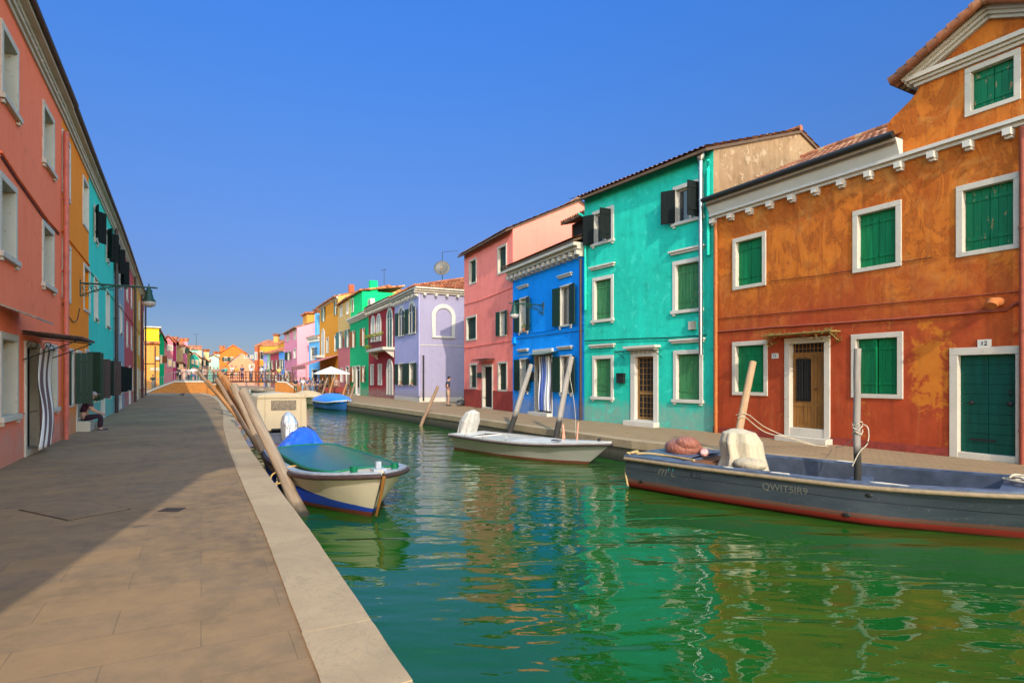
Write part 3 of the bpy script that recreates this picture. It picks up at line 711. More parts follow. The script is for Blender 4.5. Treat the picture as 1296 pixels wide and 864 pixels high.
m.add([a, b, c, d, p, q], [(0, 1, 5, 4), (1, 2, 5), (2, 3, 4, 5), (3, 0, 4)]); m.poly([a, d, c, b])
# courses of barrel tiles on the two slopes in view
def course(m, e0, e1, t0, t1, n, r=.075):
    e0, e1, t0, t1 = map(Vector, (e0, e1, t0, t1))
    for i in range(n):
        u = (i+.5)/n; A = e0.lerp(e1, u); e = (e1-e0).normalized(); s0, s1 = (t0-e0).dot(e), (t1-e0).dot(e); x = (A-e0).dot(e)
        k = min(1, (x/s0) if x < s0 else 1, ((e1-e0).length-x)/((e1-e0).length-s1) if x > s1 else 1)
        up = (t0-e0)-e*s0; B = A+up*k
        N = max(1, int((B-A).length/.4))
        for j in range(N): m.tube([A.lerp(B, j/N)+Vector((0, 0, .05)), A.lerp(B, (j+1)/N)+Vector((0, 0, .03))], [r, r*.8], 6, cap=(j == 0))
course(m, a, b, p, q, 28); course(m, b, c, q, q, 48)
m.build('roof', M_tile2, H.root)
m = MB(); m.tube([(L+.05, -.05, .4), (L+.05, -.05, 7.4)], .05, 8); m.build('drain_pipe', ml, H.root); m = MB(); m.tube([(L+.06, .25, .1), (L+.06, .25, 3.2)], .06, 8); m.build('drain_pipe', M_iron, H.root)
LILAC = H
o = H.root.matrix_basis @ Vector((L*.75, 2.2, 8.1))
m = MB(); m.tube([(0, 0, 0), (0, 0, 2.6)], .03, 6); m.tube([(-.0, 0, 2.6), (1.3, 0, 2.7)], .015, 5)
for k in range(5): m.tube([(.2+k*.25, -.2, 2.63+k*.02), (.2+k*.25, .2, 2.63+k*.02)], .01, 4)
dr = thing('satellite_dish', 'round grey satellite dish on a mast above the lilac house roof', 'satellite dish', (o.x, o.y, 8.55)); m.build('mast', M_iron, dr)
m = MB(); n = 20
prof = [(.0, .0), (.3, .03), (.55, .1), (.68, .16), (.68, .18), (.5, .1), (0, .03)]
m.M = Matrix.Translation((0, -.1, 1.15)) @ Matrix.Rotation(R(72), 4, 'X'); m.lathe((0, 0, 0), prof, n); m.build('dish', simple('grey_dish_enamel', (.09, .085, .075), .5), dr)
m = MB(); m.tube([(0, -.15, .6), (0, -.75, 1.1)], .02, 5); m.blob((0, -.78, 1.12), (.07, .09, .07), 5); m.build('receiver', simple('orange_receiver', (.5, .25, .05), .5), dr)
dr.scale = (.85, .85, .85)

# --- maroon house
WM = at(466.5, 53.5); WM2 = at(499.3, 45.9)
H = house('maroon_house', 'dark red house with white arched windows and a flower balcony', WM, WM2)
mm = plaster('dark_red_plaster', (.30, .020, .025), (.25, .015, .018), .3)
for r_ in ((470.5, 474.3, 402, 431.5), (477.5, 481.8, 399.5, 430.5)): H.arch(H.rect(*r_), fw=.2, pane=M_curtain)
H.arch(H.rect(490.5, 496.5, 392, 441), fw=.2, pane=M_teal_sh, door=True); H.arch(H.rect(490.5, 496.8, 457, 499.5), fw=.2, door=True, pane=M_curtain)
H.window(H.rect(469, 472.5, 462.5, 486), 'glass', fw=.12, smat=M_stone_clean, pane='curtain'); H.window(H.rect(478.8, 483, 462, 486), 'glass', fw=.12, smat=M_stone_clean, pane='curtain')
H.build_wall(7.55, 8, mm, rise=1.1); H.finish(); H.cornice(7.55, 7.95, .45, M_stone, dent=.5); H.h = 8.0; H.roof(oh=.45, fine=True)
a = H.rect(477, 499, 441, 446); m = MB(); m.box(a[0], a[1]+.1, -.95, 0, a[2]+.1, a[3]); 
for q in (a[0]+.2, a[1]-.3): m.prism([(q, 0, a[2]+.1), (q, -.8, a[2]+.1), (q, 0, a[2]-.5)], (.2, 0, 0))
bal = m.build('balcony', M_stone, H.root); m = MB(); z = a[3]
for k in range(15): q = a[0]+(a[1]-a[0])*k/14; m.tube([(q, -.92, z), (q, -.92, z+.95)], .015, 5)
m.tube([(a[0], -.92, z+.95), (a[1], -.92, z+.95)], .03, 5); m.tube([(a[0], -.92, z+.95), (a[0], 0, z+.95)], .03, 5); m.build('railing', M_iron, bal)
rng = random.Random(5); fb = {True: MB(), False: MB()}
for k in range(420):
    w = rng.random() < .65; m = fb[w]; x = rng.uniform(a[0]-.05, a[1]); zc = (z+.98) if w else (z+.1)
    x = x if w else rng.uniform(a[0]-.1, a[0]+1.3); c = Vector((x, -.97+rng.uniform(-.14, .14), zc+rng.uniform(-.05, .22)))
    m.obox(c, (rng.uniform(.04, .1), rng.uniform(-.04, .04), rng.uniform(-.04, .04)), (0, .06, .02), (.01, 0, .02), 0 if rng.random() < .6 else 1)
for m in fb.values(): m.build('flowers', [simple('balcony_leaves', (.12, .18, .03), .8), simple('yellow_blossom', (.45, .38, .06), .8)], bal)

# --- green house with tower
WG = at(443, 61)
H = house('green_house', 'emerald green house with brown shutters and a raised side tower', WG, WM)
mg = plaster('emerald_plaster', (.0, .36, .13), (.0, .30, .11), .3); mg2 = plaster('bright_green_plaster', (.0, .52, .16), (.0, .44, .14), .25)
W = dict(fw=.07, smat=M_stone_clean, n=2, mat=M_brown_sh)
H.window(H.rect(446.5, 449, 419, 439), 'open', pane='curtain', wide=1.3, **W); H.window(H.rect(459, 461.5, 415.5, 437), 'open', pane='curtain', wide=1.3, **W)
H.window(H.rect(446.2, 448.6, 464, 483), 'open', pane='curtain', wide=1.0, **W); H.window(H.rect(459.2, 461.6, 463.5, 483), 'open', pane='curtain', wide=1.0, **W)
r = H.rect(450.5, 455.5, 463.5, 499); H.door((r[0], r[1], .1, r[3]), M_white_sh, .08, M_stone_clean, 'panel', .1)
H.build_wall(7.25, 8, mg, rise=1.0); H.finish(); H.cornice(7.25, 7.75, .4, M_stone, dent=0, x0=-.05, x1=H.L+.0); H.h = 7.8; H.roof(oh=.3, fine=False, x0=H.L*.62)
xt = H.L*.66; m = MB(); m.box(-.02, xt, .05, 4, 7.76, 10.0); tw = m.build('tower', mg2, H.root); m = MB(); a = H.rect(444.5, 446.7, 376, 391)
m.box(.9, 1.5, .0, .049, 8.5, 9.7); m.build('window', M_brown_sh, tw); m = MB(); m.box(.78, .9, -.02, .048, 8.4, 9.82); m.box(1.5, 1.62, -.02, .048, 8.4, 9.82); m.box(.9, 1.5, -.02, .048, 9.7, 9.82); m.box(.9, 1.5, -.02, .048, 8.4, 8.5); m.build('window_frame', M_stone_clean, tw)
m = MB(); m.prism([(-.25, -.25, 10.0), (xt+.2, -.25, 10.0), (xt+.2, 4.2, 10.7), (-.25, 4.2, 10.7)], (0, 0, .15)); m.build('tower_roof', M_tile2, tw)
H.chimney(xt-.4, 1.2, 9.9, 11.1, .7, mg2, False)
m = MB(); m.box(xt+.3, xt+1.5, .5, .9, 8.3, 9.15); ac = m.build('air_conditioner', simple('cream_air_conditioner', (.55, .52, .42), .5), H.root)
m = MB(); m.tube([(xt+1.1, .5, 8.72), (xt+1.1, .46, 8.72)], .33, 18); m.build('fan_grille', simple('grey_fan_grille', (.2, .2, .19), .6), ac)

# --- narrow pink and yellow house
WN = at(427.8, 68)
H = house('narrow_house', 'narrow house, yellow above and dusty pink below, beside the emerald house', WN, WG)
mn = plaster('dusty_pink_plaster', (.50, .12, .12)); mn2 = plaster('straw_yellow_plaster', (.55, .34, .10))
W = dict(fw=.07, smat=M_stone_clean, n=2, mat=M_teal_sh)
H.window(H.rect(429.5, 433, 419.5, 440), 'open', pane='curtain', wide=1.1, **W); H.window(H.rect(439.3, 441.5, 417, 439), 'open', pane='curtain', wide=1.2, **W)
H.window(H.rect(431, 434, 466, 483), 'glass', **W); r = H.rect(438, 441.5, 464, 496); H.door((r[0], r[1], .1, r[3]), M_sash, .08, M_stone_clean, 'panel', 0)
H.window(H.rect(430.5, 433.2, 387, 400), 'glass', pane='curtain', **W); H.window(H.rect(439, 441.3, 383, 397), 'glass', pane='curtain', **W)
H.build_wall(10.1, 8, split('pink_and_straw_plaster', (.50, .12, .12), (.55, .34, .10), 6.1), mn2, rise=1.2); H.finish(); H.roof(oh=.35, fine=False)
# --- tall orange house
WO = at(404.5, 79); 
H = house('orange_house', 'tall orange ochre house with green shutters behind the restaurant awning', WO, WN)
mo = plaster('orange_ochre_plaster', (.62, .25, .015), (.52, .19, .01), .3)
W = dict(fw=.1, smat=M_stone_clean, n=2, mat=M_teal_sh)
H.window(H.rect(409, 411, 389, 406), 'open', pane='curtain', **W); H.window(H.rect(424.5, 426, 381, 398), 'open', pane='curtain', **W)
H.window(H.rect(413.5, 416, 428, 446), 'closed', **W); H.window(H.rect(423.5, 426, 425, 444), 'closed', **W); H.arch(H.rect(407.5, 410.8, 418, 450), fw=.25, pane=M_curtain, door=True)
H.window(H.rect(412, 416, 469, 486), 'glass', **W); H.window(H.rect(420, 424, 468, 486), 'glass', **W)
H.build_wall(11.2, 12, mo, mn2, rise=1.6); H.finish(); H.cornice(10.9, 11.2, .3, M_stone); H.roof(oh=.5, fine=False); H.chimney(H.L*.75, 2.2, 11.5, 13.1, .6, simple('red_brick_flue', (.40, .08, .03), .8), False)
a = H.rect(405, 411, 450, 453); m = MB(); m.box(a[0]-.3, a[1], -1, 0, a[2], a[3]); bl = m.build('balcony', M_stone, H.root); m = MB(); z = a[3]
for k in range(12): q = a[0]-.3+(a[1]-a[0]+.3)*k/11; m.tube([(q, -.95, z), (q, -.95, z+1)], .02, 4)
m.tube([(a[0]-.3, -.95, z+1), (a[1], -.95, z+1)], .04, 4); m.build('railing', M_iron, bl)
m = MB(); o0, o1 = 2.0, H.L; z1, z0 = 4.3, 3.1
m.prism([(.2, -3.6, z0), (o1, -3.6, z0), (o1, 0, z1), (.2, 0, z1)], (0, 0, .06)); m.box(.2, o1, -3.62, -3.6, z0-.4, z0+.05)
for q in (.4, o1-.2): m.tube([(q, -3.5, 0), (q, -3.5, z0)], .04, 6)
m.build('awning', simple('dusty_red_awning', (.45, .16, .15), .85), H.root)
H.antenna(H.L*.98, 5.5, 12.2, 2.6, .3, .03)
ORANGE = H
# --- light blue restaurant house
H = house('light_blue_house', 'small light blue house with a thick chimney between pink and orange houses', at(391, 83), at(404.3, 79.3))
mlb = plaster('light_blue_plaster', (.13, .42, .75), (.10, .36, .65), .3)
H.window(H.rect(393.5, 397.5, 440, 455), 'glass', fw=.15, smat=M_stone_clean, pane='curtain'); r = H.rect(395, 402, 468, 488); H.door((r[0], r[1], .05, r[3]), M_sash, .12, M_stone_clean, 'open', 0)
H.build_wall(6.9, 7, mlb, rise=1.2); H.finish(); H.cornice(6.9, 7.4, .4, M_stone_clean, dent=.6); H.h = 7.4; H.roof(oh=.4, fine=False)
H.chimney(H.L*.62, .6, 7.0, 10.6, 1.05, mlb, True)

# --- pink corner house by the bridge
H = house('pink_corner_house', 'pale pink corner house beyond the light blue house, beside the bridge end', at(360, 97), at(376, 84))
mpc = plaster('candy_pink_plaster', (.72, .24, .34), (.66, .2, .3), .3); mpd = plaster('candy_pink_side_plaster', (.78, .33, .38), (.72, .28, .33), .25)
W = dict(fw=.14, smat=M_stone_clean, n=2)
H.window(H.rect(363, 366, 420, 431), 'glass', pane='curtain', **W); H.window(H.rect(372, 374.5, 418, 429), 'glass', pane='curtain', **W)
H.window(H.rect(364.5, 367.5, 445, 455), 'open', mat=M_dgreen, wide=1.2, **W); H.window(H.rect(372, 374.5, 442, 453), 'glass', pane='curtain', **W)
H.window(H.rect(364, 367, 470, 482), 'open', mat=M_dgreen, **W)
H.build_wall(9.0, 8, mpc, mpd, rise=1.3); H.finish(); H.cornice(8.85, 9.02, .2, M_stone); H.roof(oh=.5, fine=False)
m = MB(); m.box(H.L-4.2, H.L-.3, 1.4, 4.2, 9.2, 11.0); at_ = m.build('attic', plaster('attic_orange_plaster', (.62, .28, .05)), H.root)
m = MB(); m.prism([(H.L-4.5, 1.1, 11.0), (H.L, 1.1, 11.0), (H.L, 4.5, 11.3), (H.L-4.5, 4.5, 11.3)], (0, 0, .25)); m.build('attic_roof', M_tile2, at_)

# --- low row past the bridge on the right bank
def far_house(name, label, A, B, h, c, wins=(), D=7, rise=1.2, shut=None, side=None, door=None, chim=None, roofmat=None, cor=True, group='houses beyond the bridge', tilec=None):
    H = house(name, label, A, B, group); mt = plaster(name+'_plaster', c, mul(c, .85), .35)
    for (u, z0, z1, w, kind) in wins:
        x = u*H.L; H.window((x-w/2, x+w/2, z0, z1), kind, shut or M_dgreen, .12, M_stone_clean, n=2, pane='glass')
    if door: H.door((door*H.L-.45, door*H.L+.45, .05, 2.2), M_doorwood, .12, M_stone_clean, 'open', 0)
    H.det = False
    H.build_wall(h, D, mt, plaster(name+'_side', side) if side else None, rise=rise); H.finish()
    if cor: H.cornice(h-.2, h+.0, .25, M_stone, steps=2)
    H.roof(oh=.35, mat=roofmat or M_tile2, fine=False)
    if chim: H.chimney(chim[0]*H.L, chim[1], h, h+rise*.6+chim[2], chim[3], plaster(name+'_chimney', chim[4]), True)
    return H
def on(x, p=(-37.7, 97), k=-.69): u = (x-HX)/F; Y = (p[0]-k*p[1])/(u-k); return (u*Y, Y)
far_house('small_blue_house', 'small bright blue house next to the pale pink corner house', on(353), on(359.6), 6.3, (.10, .30, .70), [(.3, 3.2, 4.8, .8, 'open'), (.72, 3.2, 4.8, .8, 'open'), (.72, .9, 2.2, .8, 'open')], door=.3)
far_house('small_maroon_house', 'small crimson house between a blue and a pale green house', on(342), on(353), 6.2, (.40, .05, .07), [(.25, 3.2, 4.7, .8, 'open'), (.75, 3.2, 4.7, .8, 'open'), (.3, .9, 2.2, .8, 'open')], door=.7, chim=(.5, 2.5, 1.8, .8, (.6, .35, .1)))
far_house('pale_green_house', 'slender pale green house beyond the small crimson house', on(338), on(342), 6.3, (.25, .45, .30), [(.5, 3.2, 4.7, .8, 'glass')], door=.5)
far_house('lavender_house', 'slender lavender house at the end of the low row past the bridge', on(333.5), on(338), 6.3, (.38, .32, .70), [(.5, 3.2, 4.7, .8, 'glass'), (.5, .9, 2.2, .8, 'glass')])
far_house('ochre_block', 'ochre house with teal shutters rising behind the low coloured row', at(326, 122), at(352, 122), 8.6, (.62, .26, .03), [(.13, 5.6, 7.2, 1.0, 'open'), (.13, 2.6, 4.2, 1.0, 'open'), (.6, 5.6, 7.0, .9, 'glass')], shut=M_teal_sh, D=9, chim=(.72, 2.2, 1.2, .9, (.6, .3, .08)))
far_house('brick_red_house', 'narrow brick red house left of the ochre house with teal shutters', at(322.3, 121), at(326, 121), 8.3, (.40, .09, .03), [(.5, 5.6, 7.0, .3, 'glass')], D=9)
H = far_house('salmon_gable_house', 'low salmon house showing its broad gable at the end of the canal', at(289.5, 131), at(323, 131), 3.6, (.80, .32, .16), [(.42, 4.0, 4.1, .1, 'glass')], D=.1, rise=0, cor=False) if False else None

def facing(xa, xb, Y):
    r = Vector(((xb-HX)/F, 1)).normalized(); p = Vector((r.y, -r.x)); A = Vector(at(xa, Y)); t = -(A.x*r.y-A.y*r.x)/(p.x*r.y-p.y*r.x); return tuple(A), tuple(A+p*t)
def gable_house(name, label, xa, xb, Y, ze, zr, c, wins, D=10, chim=None, trim=True, group='houses beyond the bridge'):
    """house whose gable end faces the camera"""
    A, B = facing(xa, xb, Y); L = (Vector(B)-Vector(A)).length; o = thing(name, label, 'house', (A[0], A[1], 0), math.atan2(B[1]-A[1], B[0]-A[0]), group); mt = plaster(name+'_plaster', c, mul(c, .85), .35)
    m = MB(); P = [(0, 0, -.05), (L, 0, -.05), (L, 0, ze), (L/2, 0, zr), (0, 0, ze)]
    m.prism(P, (0, D, 0)); m.build('wall', mt, o)
    m = MB()
    for (p, q) in (((-.35, ze-.15), (L/2, zr+.02)), ((L+.35, ze-.15), (L/2, zr+.02))): m.prism([(p[0], -.25, p[1]), (q[0], -.25, q[1]), (q[0], -.25, q[1]+.18), (p[0], -.25, p[1]+.18)], (0, D+.5, 0))
    m.build('roof', M_tile2, o)
    if trim:
        m = MB()
        for (p, q) in (((-.1, ze-.32), (L/2, zr-.12)), ((L+.1, ze-.32), (L/2, zr-.12))): m.prism([(p[0], -.12, p[1]), (q[0], -.12, q[1]), (q[0], -.12, q[1]+.16), (p[0], -.12, p[1]+.16)], (0, .119, 0))
        m.build('gable_trim', M_stone_clean, o)
    for (x0, x1, y0, y1, sh) in wins:
        a, b = at(x0, Y, y1), at(x1, Y, y0); ax, bx = L*(x0-xa)/(xb-xa), L*(x1-xa)/(xb-xa)
        m = MB(); w = .12; m.box(ax-w, bx+w, -.05, .01, a[2]-w, b[2]+w); wi = m.build('window', M_stone_clean, o)
        m = MB(); m.box(ax, bx, -.06, -.051, a[2], b[2]); m.build('pane', M_glass, wi)
        if sh:
            for (p, q) in ((ax-.55, ax-.05), (bx+.05, bx+.55)): m = MB(); m.box(p, q, -.11, -.06, a[2], b[2]); m.build('shutter', sh, wi)
    if chim:
        x, zt, w, cc = chim; cx = L*(x-xa)/(xb-xa); m = MB(); m.box(cx-w/2, cx+w/2, .6, .6+w, ze*.6, zt); ch = m.build('chimney', plaster(name+'_chimney', cc), o)
        m = MB(); m.add([(cx-w/2, .6, zt), (cx+w/2, .6, zt), (cx+w/2, .6+w, zt), (cx-w/2, .6+w, zt), (cx-w*.8, .6-w*.3, zt+w*.6), (cx+w*.8, .6-w*.3, zt+w*.6), (cx+w*.8, .6+w*1.3, zt+w*.6), (cx-w*.8, .6+w*1.3, zt+w*.6)], [(0,1,5,4),(1,2,6,5),(2,3,7,6),(3,0,4,7),(4,5,6,7)]); m.build('chimney_pot', M_tile2, ch)
    return o
gable_house('salmon_gable_house', 'low salmon house showing its broad white-trimmed gable beyond the bridge', 289.5, 323, 131, 4.9, 7.4, (.80, .30, .15), [(309.5, 312.5, 449.5, 452.5, None), (317, 320, 449.5, 452.5, None), (318, 321, 461, 466, M_stone_clean)], 8)
gable_house('orange_red_house', 'vivid orange red house with a wide tiled roof behind the salmon gable', 277.5, 313, 142, 7.6, 9.8, (.68, .15, .02), [(284, 287, 452, 457, M_dgreen), (292, 295, 452, 457, M_dgreen)], 9, (281, 9.0, 1.0, (.65, .14, .02)), False)

# ------------------------------------------------------------------ left-hand row
LV = [(-1.3, -3.7), (-11.9, 15.46), (-14.48, 20.0), (-18.6, 27.3), (-21.75, 32.8), (-25.97, 40.1), (-30.8, 48.5), (-34.6, 55.0)]
def left_house(i, name, label, c, c2=None, h=8.66, proj=.24, side=None):
    H = house(name, label, LV[i], LV[i+1]); H.c = plaster(name+'_plaster', c, c2 or mul(c, .82), .45); H.hh = h; H.proj = proj; return H
def left_done(H, skirt=None, dent=.32):
    H.build_wall(H.hh, 8.5, H.c, rise=1.5, skirt=skirt); H.finish()
    H.cornice(H.hh-.18, H.hh, .1, M_stone, steps=2, x0=-.004, x1=H.L+.004)
    H.cornice(H.hh+.002, H.hh+.20, H.proj, M_stone if dent < .5 else M_stone_old, dent=dent, dw=.13, dh=.12, steps=2, x0=0, x1=H.L, dproj=H.proj*.42, dz=H.hh+.08, name='eave_cornice')
    m = MB(); m.tube([(0, -H.proj-.05, H.hh+.22), (H.L, -H.proj-.05, H.hh+.22)], .06, 8); m.build('gutter', M_pipe, H.root)
    hh = H.h; H.h = H.hh+.30; H.roof(oh=H.proj); H.h = hh
def lrect(H, xr, yt, yb, w, in_=.12):         # window known by its far (right) outer edge
    s1 = H.sx(xr)-in_; return (s1-w, s1, H.px(xr, yb)[1]+in_, H.px(xr, yt)[1]-in_)

H = left_house(0, 'salmon_house', 'salmon pink house in the left foreground with peeling stone window frames', (.97, .22, .10), (.88, .18, .08), proj=.26)
W = dict(fw=.13, smat=M_stone_old, mat=M_slate, sill=.05, pane='glass', ang=(80, 80), n=2)
rA = lrect(H, 22, 65, 157, .95); rB = H.rect(55, 66.5, 146, 211)
mA = lrect(H, 20, 239, 339, .95); mB_ = H.rect(54.5, 66, 292, 361)
gA = lrect(H, 21.5, 425, 531, 1.0); gB = H.rect(58, 70.5, 442, 516)
for r_ in (rA, rB, mA, mB_): H.window(r_, 'inner', **W)
H.window(gA, 'inner', **{**W, 'smat': M_stone}); H.window(gB, 'glass', **{**W, 'smat': M_stone, 'pane': 'curtain'})
for d in (-3.1, -6.4, -9.6):
    H.window((rA[0]+d, rA[1]+d, rA[2], rA[3]), 'inner', **W); H.window((mA[0]+d, mA[1]+d, mA[2], mA[3]), 'inner', **W); H.window((gA[0]+d, gA[1]+d, gA[2], gA[3]), 'inner', **W)
r = H.rect(32, 47.5, 440, 565); H.door((r[0], r[1], .12, r[3]), M_doorwood, .12, M_stone, 'open', .0); RD = r
left_done(H, dent=.55)
H.pipe(H.L-.12, 0, 8.1, .065, simple('salmon_drain_paint', (.55, .14, .10), .6), y=-.11)
x0, x1, _, zt = RD
m = MB(); za = H.px(40, 424)[1]; m.prism([(x0-.35, -.02, za), (x1+.35, -.02, za), (x1+.35, -1.0, za-.10), (x0-.35, -1.0, za-.10)], (0, 0, .025))
for k in range(22): q = x0-.35+(x1-x0+.7)*k/21; m.tube([(q, -.02, za+.03), (q, -1.0, za-.07)], .02, 5)
c = m.build('canopy', simple('rusty_corrugated_sheet', (.10, .06, .05), .8, .6, 12), H.root)
for q in (x0-.3, x1+.3):
    m = MB(); m.tube([(q, -.02, za-.55), (q, -.95, za-.12)], .012, 5); m.tube([(q, -.02, za-.03), (q, -.95, za-.12)], .012, 5)
    for cc, rr in ((-.18, .1), (-.42, .07)): m.tube([(q, cc+rr*(1-j*.07)*math.cos(j*.8), za-.25+rr*(1-j*.07)*math.sin(j*.8)) for j in range(10)], .009, 4)
    m.build('scroll_bracket', M_iron, c)
m = MB(); za2 = H.px(18, 408)[1]; q = H.sx(24); m.prism([(q-1.6, -.02, za2+.22), (q, -.02, za2+.22), (q, -.55, za2), (q-1.6, -.55, za2)], (0, 0, .03)); m.build('canopy', simple('grey_awning_cloth', (.30, .27, .22), .8), H.root)
H.pxcable([(0, 192), (20, 223), (40, 251), (60, 279), (74, 294)], r=.025, mat=H.c); H.pxcable([(0, 198), (20, 228), (40, 256), (60, 284), (74, 297)], r=.015)
H.cable([(H.L-14, .9), (H.L-3, .9)], r=.008); a = H.rect(65, 73, 528, 556); m = MB(); m.box(a[0], a[1], -.02, 0, a[2], a[3]); m.build('hatch', H.c, H.root)
curtain('door_curtain', 'brown and white striped curtain gathered in the salmon house doorway', H, x0+.05, x1+.25, .12, RD[3]-.02, (.70, .68, .66), (.13, .085, .095), 5.5, -.20, 3, pinch=(.42, .12, .12))
SALMON = H

H = left_house(1, 'orange_yellow_house', 'orange yellow house beside the salmon house, carrying the street lamp bracket', (.92, .26, .005), (.85, .22, .004))
W = dict(fw=.11, smat=M_stone_clean, pane='curtain')
for q in ((79, 87.5, 178, 247), (105, 111, 232, 286)): H.window(H.rect(*q), 'glass', **W)
for q in ((79, 88, 312, 377), (106, 113, 341, 392)): H.window(H.rect(*q), 'glass', **{**W, 'pane': 'glass'})
a = H.rect(86, 93, 446, 511); H.window((a[0], a[0]+.85, a[2], a[3]), 'open', mat=M_dgreen, ang=(176, 100), **W)
a = H.rect(108, 111.5, 446, 506); H.window((a[0], a[0]+.75, a[2], a[3]), 'open', mat=M_dgreen, ang=(100, 100), **W)
dr_ = (H.sx(97), H.sx(97)+.85, .30, 2.3); H.door((dr_[0], dr_[1], .30, 2.35), M_sash, .12, M_stone_clean, 'open', .0)
left_done(H)
m = MB(); m.box(dr_[0]-.1, dr_[1]+.1, -.34, .0, -.02, .30); m.build('doorstep', M_stone, H.root); m = MB(); m.box(.35, 1.0, -.03, 0, 0, .45); m.build('stone_panel', M_stone, H.root)
H.pxcable([(78, 292), (90, 308), (113, 336)], r=.02, mat=H.c); H.pxcable([(78, 384), (86, 400), (92, 408), (97, 405), (100, 390)], r=.012)
ORY = H

H = left_house(2, 'turquoise_left_house', 'turquoise house with black shutters between the orange yellow and grey houses', (.04, .62, .50))
W = dict(fw=.08, smat=M_stone_clean, mat=M_black, n=2, sill=.04)
a = H.rect(119, 124, 258, 305); a = (a[0], a[0]+.75, a[2], min(a[3], 7.85)); H.window(a, 'open', ang=(164, 148), **W); a = H.rect(134, 138, 290, 330); a = (a[0], a[0]+.75, a[2], min(a[3], 7.85)); H.window(a, 'open', ang=(150, 122), **W)
H.window(H.rect(119, 123, 353, 402), 'glass', pane='curtain', **W); H.window(H.rect(134, 138, 370, 412), 'glass', pane='curtain', **W)
a = H.rect(119, 123, 454, 504); a = (a[0], a[0]+.8)+a[2:]; H.window(a, 'open', ang=(150, 122), **{**W, 'mat': M_pipe}); a = H.rect(136.5, 139.5, 457, 500); a = (a[0], a[0]+.8)+a[2:]; H.window(a, 'open', ang=(150, 122), **{**W, 'mat': M_pipe})
r = H.rect(127.5, 131.5, 456, 527); H.door((r[0], r[1], .1, 2.3), M_sash, .12, M_stone_clean, 'panel', 0); left_done(H); H.cable([(.0, 5.3), (H.L, 5.3)], r=.02, mat=H.c); H.pipe(H.L-.05, 0, 8.6, .07, M_pipe, y=-.12)
H = left_house(3, 'grey_blue_house', 'grey blue house with black shutters on the left row', (.22, .32, .38))
a = H.rect(144.5, 148, 312, 345); a = (a[0], a[0]+.75, a[2], min(a[3], 7.85)); H.window(a, 'open', ang=(150, 122), **W); a = H.rect(151, 154, 330, 362); a = (a[0], a[0]+.75, a[2], min(a[3], 7.85)); H.window(a, 'open', ang=(150, 122), **W)
H.window(H.rect(144.5, 147, 380, 418), 'glass', pane='curtain', **W); H.window(H.rect(151.5, 154, 388, 420), 'glass', pane='curtain', **W)
H.window((H.L*.2, H.L*.2+.8, .95, 2.2), 'open', ang=(150, 125), **W); H.window((H.L*.78, H.L*.78+.8, .95, 2.2), 'open', ang=(150, 125), **W); H.door((H.L*.5, H.L*.5+.9, .1, 2.3), M_sash, .12, M_stone_clean, 'panel', 0)
left_done(H); H.cable([(.0, 5.3), (H.L, 5.3)], r=.02, mat=H.c)
def generic(i, name, label, c, shut=False, **k):
    H = left_house(i, name, label, c, **k)
    for u in (.2, .68):
        for (a, b) in ((6.3, 7.6), (3.6, 4.9)): H.window((H.L*u, H.L*u+.8, a, b), 'open' if shut else 'glass', **{**W, 'pane': 'curtain', 'ang': (150, 125)})
    for u in (.15, .8): H.window((H.L*u, H.L*u+.75, .95, 2.2), 'open' if shut else 'glass', **{**W, 'ang': (150, 125)})
    H.door((H.L*.48, H.L*.48+.9, .1, 2.3), M_sash, .12, M_stone_clean, 'panel', 0); left_done(H); H.cable([(.0, 5.3), (H.L, 5.3)], r=.02, mat=H.c); H.pipe(H.L-.05, 0, 8.6, .07, M_pipe, y=-.12); return H
generic(4, 'crimson_house', 'crimson house between the grey blue and the ochre houses', (.48, .07, .075))
generic(5, 'ochre_house', 'dull ochre house second from the far end of the left row', (.60, .30, .04))
generic(6, 'deep_red_house', 'deep red house at the far end of the left row', (.52, .04, .06))
m = MB(); m.box(3.5, 4.6, -.9, 0, 2.9, 2.96); m.build('canopy', M_iron, bpy.data.objects['deep_red_house'])

# houses past the end of the left row
def fl(x0, x1, Y, ytop, yw=None, **k): pass
def zt(y, Y): return CAMH-(y-HY)*Y/F
G = 'houses beyond the bridge'
H = far_house('orange_gable_end_house', 'orange house with a yellow upper storey just past the left row', *facing(182.5, 201.5, 67.5), zt(434, 67.5), (.72, .30, .06), [], D=4.5, rise=.3, cor=False)
m = MB(); m.box(.0, H.L-.02, 1.2, 8, 5.9, zt(414.5, 68.7)); u = m.build('upper_storey', plaster('bright_yellow_plaster', (.82, .60, .02), (.78, .55, .02), .2), H.root); m = MB(); m.box(-.2, H.L+.2, .9, 8.3, zt(414.5, 68.7), zt(412.8, 68.7)); m.build('upper_roof', M_stone, u)
H.pipe(H.L*.72, 0, 5.4, .06, M_pipe); m = MB(); m.box(.6, 1.5, -.06, 0, zt(469, 67.5), zt(465, 67.5)); m.build('sign_board', simple('cream_sign_board', (.6, .45, .3), .7), H.root)
m = MB(); m.box(H.L*.77, H.L*.77+.35, -.3, 0, zt(455, 67.5), zt(451.5, 67.5)); m.build('wall_lantern', M_stone_clean, H.root)
gable_house('green_gable_house', 'green house with a steep gable right of the yellow upper storey', 200.5, 208, 73, zt(432, 73), zt(420, 73), (.0, .36, .15), [(203, 205, 450, 459, M_brown_sh)], 6, None, False)
gable_house('coral_house', 'coral pink house with white-framed windows past the green gable', 206.5, 219, 79, zt(433, 79), zt(425, 79), (.72, .20, .22), [(212.5, 214.5, 437, 442.5, None), (216, 217.8, 437.5, 442.5, None), (213, 217, 455, 463, None)], 7, None, False)
